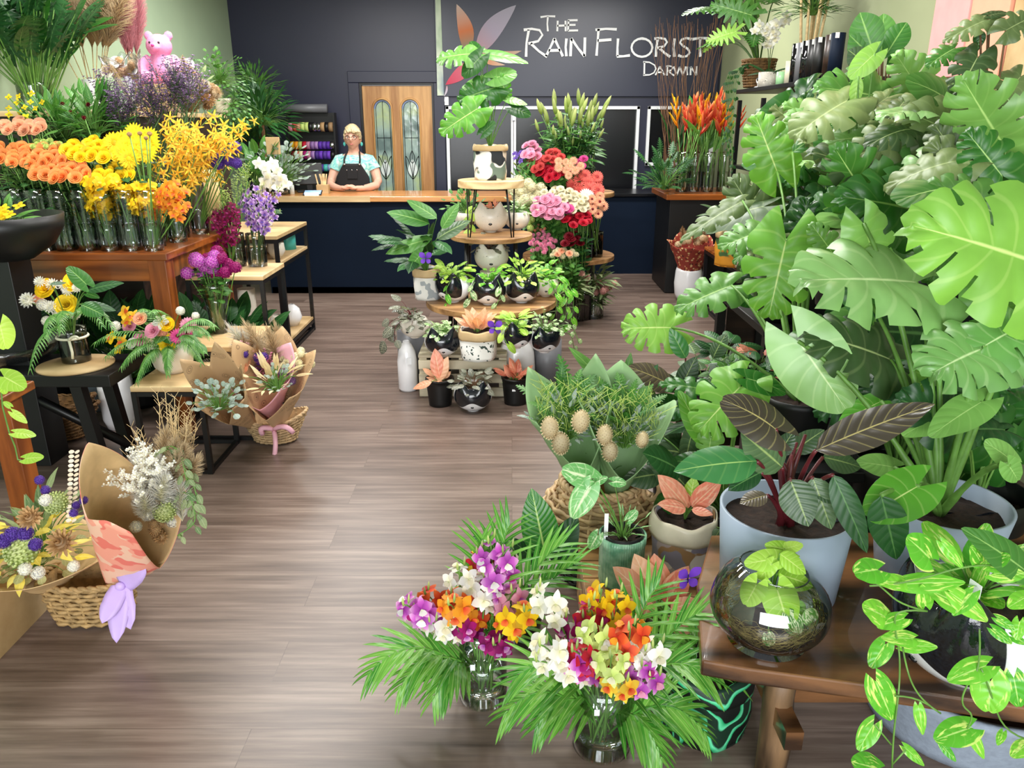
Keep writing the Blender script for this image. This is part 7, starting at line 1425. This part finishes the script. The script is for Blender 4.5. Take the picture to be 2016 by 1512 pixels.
# glass terrarium
p = G(1530, 1306, BZ); p.y += .085; t = T('glass_terrarium', 'round tilted rim glass bowl terrarium at the left end of the bench', 'terrarium', (p.x, p.y, BZ+.001))
RT = .135; PR = [(.05, .0), (.09, .006)]+[(RT*math.cos(a_), .095+.098*math.sin(a_)) for a_ in [R(-62)+R(118)*k/14 for k in range(15)]]
V_, F_, A_ = lathe(PR, 48); V_[:, 2] += np.where(V_[:, 2] > .12, (V_[:, 2]-.12)*(.25-V_[:, 0]*2.2), 0)
MB().add((V_, F_, A_)).add(lathe([(.001, .001), (.05, .0)], 32)).obj('bowl', 'glass', t)
rimp = [tuple(V_[-48+k]) for k in range(48)]; MB().add(tube(rimp+[rimp[0]], .002, 6, False)).obj('rim', 'glass', t)
m_ = MB(); 
for i in range(900):
    a_ = U(0, 2*PI); z_ = U(-.9, -.15); rr = RT*.93*math.cos(math.asin(z_))*(U(.5, 1)**.35); z0 = .097+.098*z_*.93; q_ = Vector((rr*math.cos(a_), rr*math.sin(a_), z0+.01)); b_ = a_+U(.15, .5)*(1 if U(0, 1) > .5 else -1); e_ = Vector((rr*math.cos(b_), rr*math.sin(b_), z0+U(-.005, .03)))
    e_ *= 1; m_.add(tube([q_, (q_+e_)*.5+Vector((0, 0, U(-.008, .01))), e_], .0006, 3, False))
pmat('moss', '8a7a48', .95, .5, 60); o = m_.obj('dried_moss', 'moss', t); o['kind'] = 'stuff'
MB().add(ball(.085, .085, .04, (0, 0, .045), 20, 10)).obj('soil', 'soil', t)
hero(t, [(1560, 1085, 1508, 1070, p.y, .35, 'heart', 'lime', 0, .4), (1545, 1080, 1582, 1070, p.y, .4, 'heart', 'lime', 0, .4), (1535, 1090, 1590, 1128, p.y-.04, .3, 'ovate', 'lime', -.02, .35), (1530, 1100, 1465, 1108, p.y-.03, .4, 'heart', 'lime', 0, .3), (1520, 1110, 1490, 1142, p.y-.04, .4, 'heart', 'lime', 0, .3), (1530, 1130, 1606, 1150, p.y-.04, .28, 'ovate', 'lime', 0, .4),
         (1530, 1160, 1556, 1245, p.y-.07, .42, 'heart', 'lime', -.02, .1), (1490, 1150, 1465, 1195, p.y-.06, .5, 'heart', 'lime', 0, .2), (1560, 1180, 1580, 1230, p.y-.05, .3, 'ovate', 'monstera', 0, .2), (1585, 1200, 1610, 1235, p.y-.06, .35, 'ovate', 'variegated', 0, .2), (1555, 1215, 1578, 1258, p.y-.08, .4, 'heart', 'variegated', 0, .2), (1512, 1252, 1520, 1275, p.y-.10, .5, 'heart', 'variegated', 0, .2)], (p.x, p.y, BZ+.08), sr=.0018)
# two large grey pots
def bigpot(lb, px, py, Y, r0, r1, tilt=0):
    c = D(px, py, Y); h = c.z-BZ; t = T('large_pot', lb, 'potted plant', (c.x, c.y, BZ+.001)); MB().add(lathe(wallprof([(r0, 0), (r1, h)], .009), 64)).obj('pot', 'grey_pot', t); soil(t, r1*.94, h*.82); return t, (c.x, c.y, BZ+h*.8)
t, cr = bigpot('large blue grey pot of bronze leaved philodendron behind the terrarium', 1548, 1000, 1.74, .145, .163)
t.name = 'potted_philodendron'
H_ = [(1527, 845, 1441, 773, 1.62, .5, 'heart', 'bronze', .02, .55, (0, 0, 0), .35), (1606, 887, 1828, 786, 1.6, .2, 'ovate', 'bronze', -.05, .55, (-.2, 0, 0), .1), (1490, 908, 1339, 912, 1.62, .27, 'ovate', 'philo_lip', -.04, .5), (1540, 920, 1474, 858, 1.66, .33, 'ovate', 'bronze_green', -.04, .2), (1556, 944, 1592, 1034, 1.6, .38, 'ovate', 'bronze_green', -.06, .15),
      (1600, 940, 1638, 1042, 1.6, .28, 'ovate', 'bronze_green', -.05, .15), (1498, 930, 1436, 960, 1.64, .28, 'ovate', 'dark_plain', -.02, .4), (1510, 975, 1460, 985, 1.68, .35, 'ovate', 'bronze', -.02, .6), (1640, 935, 1712, 1088, 1.56, .16, 'ovate', 'dark_plain', -.08, .3), (1530, 900, 1560, 850, 1.75, .3, 'ovate', 'bronze_green', 0, .3), (1620, 900, 1700, 915, 1.8, .3, 'ovate', 'bronze_green', 0, .4), (1560, 890, 1620, 845, 1.85, .3, 'ovate', 'bronze_green', 0, .3), (1600, 960, 1660, 985, 1.6, .3, 'ovate', 'bronze_green', -.03, .4)]
hero(t, H_, cr, 'maroon_stem', .006)
for k in range(4): MB().add(tube([(U(-.02, .02), U(-.02, .02), .18), (U(-.03, .01), U(-.02, .02), .30), (-.03+.02*k, U(-.02, .02), .36+.02*k)], [.011, .009, .004], 7)).obj('sheath', 'maroon_stem', t)
tagcard(t, (.05, -.1, .27), .04, .02, rz=.3, name='care_tag')
t, cr = bigpot('large grey pot of giant split leaf monstera, right of the philodendron pot', 1855, 985, 1.78, .13, .165)
t.name = 'potted_monstera'
hero(t, [(1803, 556, 1585, 532, 1.95, .52, 'monstera', 'monstera_pale', -.12, .5, (0, 0, 0), .1), (2075, 530, 1822, 432, 1.72, .52, 'monstera', 'monstera_lime', -.05, .25), (1933, 687, 1842, 722, 1.75, .9, 'monstera', 'monstera_pale', -.05, .45), (1940, 680, 2060, 610, 1.75, .6, 'monstera', 'monstera_pale', .02, .4), (1753, 708, 1598, 640, 2.0, .5, 'monstera', 'monstera_grey', -.03, .45), (1572, 672, 1672, 812, 2.0, .48, 'heart', 'monstera_pale', -.08, .1),
         (1716, 600, 1660, 520, 2.1, .45, 'heart', 'monstera_dark', 0, .2), (1735, 790, 1650, 830, 2.0, .35, 'heart', 'monstera_lime', 0, .4), (1850, 820, 1780, 850, 1.85, .35, 'heart', 'monstera', -.05, .4), (1935, 790, 1830, 850, 1.75, .33, 'heart', 'monstera', -.05, .5), (1840, 740, 1760, 790, 1.95, .4, 'heart', 'monstera_lime', 0, .3), (1700, 440, 1740, 560, 2.05, .4, 'monstera', 'monstera', 0, .4),
         (1806, 958, 1708, 1012, 1.55, .52, 'heart', 'monstera_lime', -.03, .35), (1990, 905, 1945, 868, 1.55, .45, 'heart', 'monstera', 0, .4), (1985, 915, 2010, 950, 1.5, .5, 'heart', 'monstera', 0, .3), (1735, 975, 1768, 1108, 1.52, .25, 'ovate', 'dark_plain', -.03, .15), (1760, 920, 1690, 905, 1.9, .4, 'heart', 'monstera', 0, .4), (1960, 560, 2040, 700, 1.9, .5, 'monstera', 'monstera', -.05, .3), (1640, 500, 1600, 440, 2.3, .45, 'monstera', 'monstera', 0, .3), (1840, 640, 1880, 700, 1.9, .4, 'heart', 'monstera_dark', 0, .3)], cr, sr=.007)
# variegated pothos in a fox planter on the bench
p = G(1925, 1398, BZ); t = fox('large black and white fox planter with trailing pothos on the bench', (p.x+.02, p.y+.115, BZ+.001), .148, R(-76))
t.name = 'fox_planter'; Z6 = lambda x, y: (x/2.816+1300, y/2.816+1040)
PL = [(1490, 165, 1395, 55, .45, 0), (1560, 80, 1700, 235, .2, 0), (1205, 230, 1088, 240, .55, 0), (1350, 300, 1212, 290, .3, 1), (1345, 310, 1715, 285, .2, 0), (1245, 490, 1143, 430, .45, 0), (1350, 500, 1210, 540, .32, 0), (1400, 612, 1240, 598, .27, 1), (1345, 650, 1545, 652, .27, 0), (1245, 645, 1163, 772, .42, 0), (1805, 762, 1600, 835, .34, 0), (1195, 850, 1308, 1092, .32, 0), (1430, 985, 1462, 1165, .2, 1), (1182, 1090, 1092, 1236, .36, 0),
      (1830, 850, 1822, 1028, .62, 0), (1960, 830, 1995, 1005, .42, 1), (1712, 1110, 1530, 1165, .42, 0), (1720, 1130, 1812, 1298, .2, 1), (1205, 1335, 1083, 1290, .42, 0), (1352, 1212, 1480, 1325, .22, 1), (2030, 240, 1728, 0, .22, 2), (1850, 250, 2030, 250, .4, 0), (1605, 355, 1855, 525, .24, 0), (1868, 500, 1972, 560, .35, 0), (1845, 560, 1962, 642, .32, 0), (1950, 600, 2030, 640, .4, 1), (2030, 1200, 1950, 1260, .4, 1), (1770, 180, 1740, 110, .4, 1), (1850, 190, 1930, 150, .45, 0), (1650, 420, 1500, 330, .3, 1), (1470, 430, 1460, 330, .3, 0), (2030, 380, 1935, 430, .4, 1), (1990, 520, 1975, 620, .4, 0), (1730, 360, 1620, 480, .3, 1), (1560, 1200, 1650, 1300, .25, 1), (1900, 1130, 1870, 1200, .3, 0)]
hero(t, [Z6(a_, b_)+Z6(c_, d_)+(1.22-.05*(b_ > 700), W, 'heart', ('pothos', 'pothos', 'plain')[k_], -.02, .3) for a_, b_, c_, d_, W, k_ in PL])
vn = MB()
for V_ in ([(1480, 460), (1340, 430), (1230, 330), (1190, 300)], [(1480, 460), (1300, 440), (1300, 560), (1330, 700), (1325, 900), (1290, 1150), (1285, 1330)], [(1340, 640), (1360, 760), (1400, 880), (1470, 970), (1590, 1050), (1500, 990)], [(1300, 930), (1420, 930), (1500, 990)], [(1770, 560), (1780, 780), (1700, 860), (1660, 980), (1750, 1040), (1700, 1110)], [(1780, 780), (1830, 900), (1900, 1130), (2030, 1170)], [(1160, 320), (1350, 315), (1700, 200), (1840, 205)], [(1280, 1200), (1190, 1090)], [(1285, 1310), (1360, 1230)]):
    Q_ = [D(*Z6(x, y), 1.21-.05*(y > 700)) for x, y in V_]; vn.add(tube(Q_ if len(Q_) < 3 else sum([bez((Q_[max(0, i-1)]+Q_[i])*.5 if i > 1 else Q_[0], Q_[i], (Q_[i]+Q_[i+1])*.5 if i < len(Q_)-2 else Q_[-1], 5)[:-1] for i in range(1, len(Q_)-1)], [])+[Q_[-1]], .0018, 5))
child(t, 'vine', vn, 'stem'); foliage(t, (0, .0, .2), 20, 'heart', 'pothos', (.06, .09), (.02, .12), (20, 85), lw=.38, smat='stem')
tagcard(t, (.05, -.06, .25), .03, .04, name='care_tag')
# ---------------------------------------------------------------- crate, baskets and banksia bouquets
c0 = G(1125, 1160, .2)
t = T('timber_crate', 'rough pale timber crate under the green pot and cream pot', 'crate', (.50, 2.16, 0))
for i in range(4): MB().add(box(0, -.15+.1*i, .205, .56, .094, .02), sm=False).obj('top_board', 'shelf_wood', t, bev=.002)
for k in range(2): MB().add(box(0, -.185, .05+.09*k, .56, .018, .075), sm=False).obj('front_slat', 'shelf_wood', t, bev=.002)
for s_ in (-1, 1): MB().add(box(s_*.26, .01, .1, .03, .36, .19), sm=False).obj('end_board', 'shelf_wood', t)
p = D(1226, 1050, 2.05); t = T('green_pot', 'small green glazed ribbed pot of syngonium on the timber crate', 'potted plant', (p.x, p.y, .216)); h = p.z-.216
q = NT('green_glaze'); sp = q.n('SeparateXYZ'); q.l(q.coord(), sp.inputs[0]); wv = q.math('SINE', q.math('MULTIPLY', sp.outputs[0], 900)); q.l(q.ramp(q.noise(q.coord(), 26, 3), [(.35, lin('5f9a78')), (.65, lin('a2d0ae'))]), q.b.inputs['Base Color']); q.b.inputs['Roughness'].default_value = .25; q.bump(wv, .3, .002)
MB().add(lathe(wallprof([(.066, 0), (.069, .01), (.069, h*.8), (.072, h*.84), (.072, h)], .006), 48)).obj('pot', 'green_glaze', t); MB().add(lathe([(.063, h-.02), (.063, h+.006), (.058, h+.006), (.058, h-.02)], 36)).obj('inner_pot', 'black_plastic', t); soil(t, .06, h-.012)
cr = (p.x, p.y, p.z-.01)
hero(t, [(1162, 942, 1108, 922, 2.0, .5, 'heart', 'syngonium', 0, .3), (1160, 960, 1124, 1022, 1.98, .4, 'heart', 'syngonium', -.03, .2), (1172, 950, 1196, 938, 2.02, .4, 'heart', 'syngonium', 0, .4), (1208, 948, 1234, 950, 2.05, .5, 'heart', 'syngonium', 0, .4), (1238, 1022, 1254, 1005, 2.02, .5, 'heart', 'syngonium', 0, .3), (1176, 1055, 1160, 1082, 1.98, .5, 'heart', 'syngonium', -.01, .2)], cr, sr=.0016)
foliage(t, (0, 0, h-.01), 26, 'strap', 'syngonium', (.02, .04), (.03, .08), (30, 85), lw=.08, ns=4, nn=1, sr=.001); tagcard(t, (-.055, -.03, h+.04), .012, .085, name='care_tag')
printmat('patchwork', 'b6a6a4', ['e4ddd4', 'a8845c', '8f8a9c'], 14, .54)
p = D(1349, 1012, 2.14); t = bag('cream cuffed patchwork pot with pink red aglaonema on the crate', (p.x, p.y, .216), .096, p.z-.216, 'patchwork', 'cream_glaze', cuffh=.36, name='aglaonema_pot', cat='potted plant')
cr = (p.x, p.y, p.z-.02)
hero(t, [(1352, 998, 1305, 940, 2.1, .25, 'ovate', 'pink_leaf', -.02, .3), (1362, 998, 1414, 946, 2.1, .27, 'ovate', 'pink_leaf', -.02, .35), (1350, 1002, 1302, 988, 2.06, .27, 'ovate', 'pink_leaf', -.03, .5), (1362, 1003, 1402, 1010, 2.06, .25, 'ovate', 'pink_leaf', -.03, .5), (1358, 990, 1366, 942, 2.14, .3, 'ovate', 'lime', 0, .3), (1356, 1000, 1340, 965, 2.12, .3, 'ovate', 'pink_leaf', 0, .3), (1366, 1000, 1395, 980, 2.1, .25, 'ovate', 'pink_leaf', -.01, .4), (1345, 985, 1318, 970, 2.12, .35, 'ovate', 'sage', 0, .4)], cr, sr=.002)
trails(t, [[(.07, -.07, .16), (.10, -.11, .13), (.10, -.12, .04)], [(.08, -.05, .16), (.12, -.09, .16), (.12, -.11, .09)]], 'ovate', 'bronze_green', .035, .02)
p = D(1180, 1010, 2.42); t = T('black_basket', 'black woven basket beneath the natural wicker basket', 'basket', (p.x, p.y, 0)); basket(t, lambda q_: .16 if q_ is None else .13+.02*q_, 1, 1, 10, 20, 'dark_wicker', .008)
t = T('wicker_basket', 'round natural wicker basket with a loop handle holding banksia bouquets', 'basket', (p.x, p.y, .165)); basket(t, lambda q_: .20 if q_ is None else .155+.055*math.sin(PI*min(1, q_*1.15))-.02*q_, 1, 1, 10, 16, 'pale_wicker', .0105)
MB().add(tube([(.165+.028*math.cos(a_)*1.0, -.06, .20+.038*math.sin(a_)) for a_ in [2*PI*k/16 for k in range(17)]], .009, 8, False)).obj('handle', 'pale_wicker', t)
for i, (bx, tx, ty, rz) in enumerate(((-.045, 1118, 785, .6), (.05, 1232, 800, 1.6))):
    a_ = Vector((p.x+bx, p.y-.03, .33)); b_ = D(tx, ty-15, 2.38-.03*i); t = T('banksia_bouquet', ('left banksia bouquet in green paper in the wicker basket', 'right banksia bouquet in green paper in the wicker basket')[i], 'bouquet', a_); wrap(t, a_, b_, .035, .15, 'green_paper', (4, 3)[i], .35, .45, 0, twist=None)
    o_ = t.location
    for px, py, s_ in (((1082, 838, 22), (1104, 868, 22), (1140, 825, 22)), ((1188, 852, 20), (1199, 884, 20), (1262, 862, 16)))[i]:
        newobj('banksia', bloom('banksia', 'p_banksia', 'p_tan'), t, loc=D(px, py+s_, 2.24)-o_, rot=quat((U(-.1, .1), -.35, 1)), sc=s_*mpp(py, 2.3)*.85)
    m_ = MB()
    for k in range(150):
        q_ = b_-o_+Vector((U(-.10, .10), -.02+U(-.08, .03), U(-.12, .03))); d = Vector((U(-.6, .6), U(-.6, .1), U(.2, 1))).normalized()*U(.03, .07); m_.add(tube(bez(q_, q_+d*.6, q_+d+Vector((U(-.02, .02), 0, 0)), 4), .0011, 3, False), r=rnd.random())
    m_.obj('wiry_tufts', 'p_lime', t)
    foliage(t, tuple(b_-o_+Vector((0, -.02, -.16))), 60, 'lance', 'euc', (.03, .045), (.04, .15), (15, 85), lw=.2, ns=4, nn=1, name='silver_foliage', sr=.0012)
    foliage(t, tuple(b_-o_+Vector((0, .02, -.12))), 26, 'philo', 'plain', (.07, .10), (.05, .14), (30, 85), lw=.32, nn=1, name='fern_foliage', sr=.0015)
for px, py in ((1185, 735), ): t = T('wild_sprig', 'feathery pale green sprig above the banksia bouquets', 'foliage', D(1195, 830, 2.5)); foliage(t, (0, 0, 0), 90, 'lance', 'euc', (.02, .04), (.05, .17), (50, 88), lw=.2, ns=4, nn=1, sr=.0012); newobj('flower_head', bloom('sprig', 'p_lime', 'stem'), t, loc=(0, 0, .1), sc=.06)
t.location.z = .34; t.children[0].location.z = t.children[1].location.z = D(1195, 830, 2.5).z-.34; t.location.y = 2.48
t, cr = potted('serrated strap leaved plant arching over the banksia', 1235, 860, 2.75, 0, .09, .2, name='strap_leaf_plant')
hero(t, [(1232, 800, 1136, 682, 2.65, .1, 'strap', 'monstera', 0, .5), (1240, 830, 1175, 760, 2.7, .12, 'strap', 'plain', 0, .4), (1225, 790, 1240, 700, 2.7, .12, 'strap', 'plain', 0, .4), (1250, 800, 1290, 720, 2.7, .14, 'strap', 'dark_plain', 0, .4)], cr)
bank(t, 14, 1250, 830, 40, 50, 2.7, (50, 80), ['plain', 'sage', 'dark_plain'], cr, 'lance', (.12, .2), (30, 150))
# ---------------------------------------------------------------- orchid vases on the floor
for i, (vx, vy, r_, h_, lb) in enumerate(((950, 1402, .068, .24, 'clear glass vase of orchids and palm leaves, left of the pair'), (1190, 1508, .075, .27, 'clear glass vase of orchids and palm leaves, nearest on the floor'), (1262, 1390, .05, .22, 'clear glass vase behind the nearest orchid vase'))):
    p = G(vx, vy, 0); p.y += r_; t = vase(lb, (p.x, p.y, 0), r_, h_, None, .8 if i == 1 else .55); pmat('paper_label', 'e8ecf0', .5, 0) if i == 0 else None; tagcard(t, (-.025, -r_-.0, h_*.62), .013, .018, 'paper_label')
    if i == 0: A0 = p.copy()
    if i == 1: B0 = p.copy()
    if i == 2: C0 = p.copy()
def sp(v, px, py, Y, m, m2='p_cream', n=7, g='', size=.034, bx=0):
    nm = {'p_white': 'white', 'p_orchid': 'bright purple', 'p_fire': 'orange red', 'p_gold': 'orange', 'p_yellow': 'yellow', 'p_red': 'deep red', 'p_magenta': 'dark magenta', 'p_lime': 'lime green', 'p_pink': 'pink', 'p_mokara': 'golden'}[m]
    h = D(px, py, Y); spray('orchid', '%s orchid spray %s in the %s floor vase' % (nm, g, ('left', 'nearest', 'rear')[0 if v is A0 else 1 if v is B0 else 2]), 'orchid sprays '+nm+g, 'orchid', m, (v.x+U(-.03, .03), v.y+U(-.03, .03), .03), h, size, n, m2, 2, frac=.42, lean=.05)
for px, py, m, m2, g in ((965, 1062, 'p_orchid', 'p_white', 'highest'), (1000, 1080, 'p_orchid', 'p_white', 'highest'), (940, 1085, 'p_red', 'p_yellow', 'high'), (990, 1110, 'p_orchid', 'p_magenta', 'high'), (905, 1115, 'p_white', 'p_cream', 'upper'), (960, 1130, 'p_white', 'p_cream', 'upper'), (985, 1150, 'p_white', 'p_cream', 'upper'), (1015, 1160, 'p_pink', 'p_orchid', 'upper'),
        (930, 1160, 'p_red', 'p_fire', 'middle'), (835, 1165, 'p_fire', 'p_red', 'leaning left'), (880, 1175, 'p_fire', 'p_gold', 'leaning left'), (795, 1190, 'p_orchid', 'p_white', 'leaning left'), (820, 1200, 'p_orchid', 'p_magenta', 'leaning left'), (885, 1190, 'p_gold', 'p_fire', 'leaning left'), (850, 1225, 'p_white', 'p_cream', 'low'), (885, 1235, 'p_magenta', 'p_orchid', 'low'), (975, 1270, 'p_magenta', 'p_orchid', 'low'), (1045, 1200, 'p_yellow', 'p_fire', 'right')):
    sp(A0, px, py, A0.y-.02-.12*(py > 1180)+U(-.04, .04), m, m2, 7, g)
for px, py, m, m2, g in ((1185, 1160, 'p_yellow', 'p_fire', 'highest'), (1215, 1170, 'p_yellow', 'p_fire', 'highest'), (1160, 1185, 'p_red', 'p_magenta', 'high'), (1210, 1215, 'p_fire', 'p_red', 'middle'), (1240, 1235, 'p_fire', 'p_gold', 'middle'), (1260, 1225, 'p_gold', 'p_fire', 'middle'), (1150, 1210, 'p_lime', 'p_white', 'middle'), (1175, 1240, 'p_lime', 'p_white', 'middle'), (1125, 1280, 'p_red', 'p_magenta', 'front'), (1150, 1300, 'p_red', 'p_magenta', 'front'), (1105, 1290, 'p_orchid', 'p_magenta', 'front left'),
        (1065, 1270, 'p_white', 'p_cream', 'left'), (1050, 1300, 'p_white', 'p_cream', 'left'), (1205, 1290, 'p_lime', 'p_cream', 'front'), (1215, 1330, 'p_lime', 'p_mokara', 'front'), (1260, 1285, 'p_white', 'p_cream', 'right'), (1295, 1270, 'p_white', 'p_cream', 'right'), (1275, 1310, 'p_orchid', 'p_magenta', 'right front'), (1290, 1335, 'p_orchid', 'p_pink', 'right front'), (1225, 1345, 'p_mokara', 'p_fire', 'front'), (1105, 1220, 'p_magenta', 'p_orchid', 'rear left'), (1055, 1160, 'p_white', 'p_cream', 'rear left')):
    sp(B0, px, py, B0.y-.14*(py > 1225)+U(-.03, .04), m, m2, 7, g)
for k, (v, lst) in enumerate(((A0, ((732, 1320), (790, 1350), (855, 1370), (1000, 1040), (1100, 1075), (1130, 1110), (950, 1060))), (B0, ((1000, 1400), (1060, 1425), (1300, 1490), (1385, 1440), (1390, 1330), (1370, 1210), (1020, 1330), (1290, 1160))))):
    for x, y in lst:
        e_ = D(x, y, v.y-(.10 if y > 1250 else -.02)+U(-.03, .03)); frond('palm_frond', 'green palm frond spreading from the %s orchid vase' % ('left', 'nearest')[k], 'palm fronds, %s orchid vase' % ('left', 'nearest')[k], (v.x+U(-.02, .02), v.y+U(-.02, .02), .05), (e_.x, e_.y, max(.04, e_.z)), 10, .13, 'palm', .12 if y > 1250 else .02, .085, drop=.3)
t = T('leafy_bunch', 'dark striped upright leaves behind the left orchid vase', 'foliage', (A0.x+.12, A0.y+.25, .0)); MB().add(lathe(wallprof([(.05, 0), (.06, .16)], .004), 24)).obj('bucket', 'smoke_glass', t)
hero(t, [(1075, 1100, 1050, 975, 1.98, .25, 'ovate', 'banana', 0, .15), (1090, 1110, 1130, 1020, 2.0, .25, 'ovate', 'dark_plain', 0, .3), (1060, 1110, 1010, 1060, 1.98, .22, 'ovate', 'dark_plain', 0, .4), (1010, 1080, 935, 1052, 1.95, .2, 'ovate', 'dark_plain', 0, .5)], (A0.x+.12, A0.y+.25, .05))
t, cr = potted('low peach leaved aglaonema between the crate and orchid vases', 1290, 1200, 1.86, 0, .09, .12, name='aglaonema')
hero(t, [(1290, 1190, 1218, 1120, 1.84, .25, 'ovate', 'peach_leaf', 0, .3), (1290, 1180, 1255, 1100, 1.86, .28, 'ovate', 'peach_leaf', 0, .2), (1300, 1180, 1290, 1100, 1.88, .28, 'ovate', 'pink_leaf', 0, .2), (1310, 1190, 1350, 1120, 1.84, .28, 'ovate', 'pink_leaf', 0, .3), (1320, 1200, 1375, 1180, 1.8, .3, 'ovate', 'peach_leaf', 0, .4), (1310, 1220, 1365, 1240, 1.78, .3, 'ovate', 'peach_leaf', 0, .5), (1290, 1200, 1240, 1180, 1.8, .3, 'ovate', 'peach_leaf', 0, .5)], cr)
butterfly('bright purple butterfly left of the bench, above the peach leaves', D(1354, 1140, 1.74), .045, .3)
q = NT('leaf_print'); v2 = q.n('TexWave', wave_type='RINGS'); v2.inputs['Scale'].default_value = 5; v2.inputs['Distortion'].default_value = 9; v2.inputs['Detail'].default_value = 2; q.l(q.coord(), v2.inputs[0]); q.l(q.ramp(v2.outputs[0], [(.4, lin('08100c')), (.47, lin('1f9a62')), (.75, lin('5fd09a')), (.85, lin('0c2a1c'))]), q.b.inputs['Base Color'])
p = G(1385, 1480, 0); t = bag('black bag planter with green tropical leaf print under the bench end', (p.x+.02, p.y+.12, 0), .125, .2, 'leaf_print', 'leaf_print', name='leaf_print_planter'); 
t = T('filler_foliage', 'dark grassy foliage spilling behind the nearest orchid vase', 'foliage', (p.x-.0, p.y+.16, .19)); foliage(t, (0, 0, 0), 60, 'strap', 'palm', (.12, .2), (.01, .05), (15, 75), lw=.035, ns=8, nn=1)
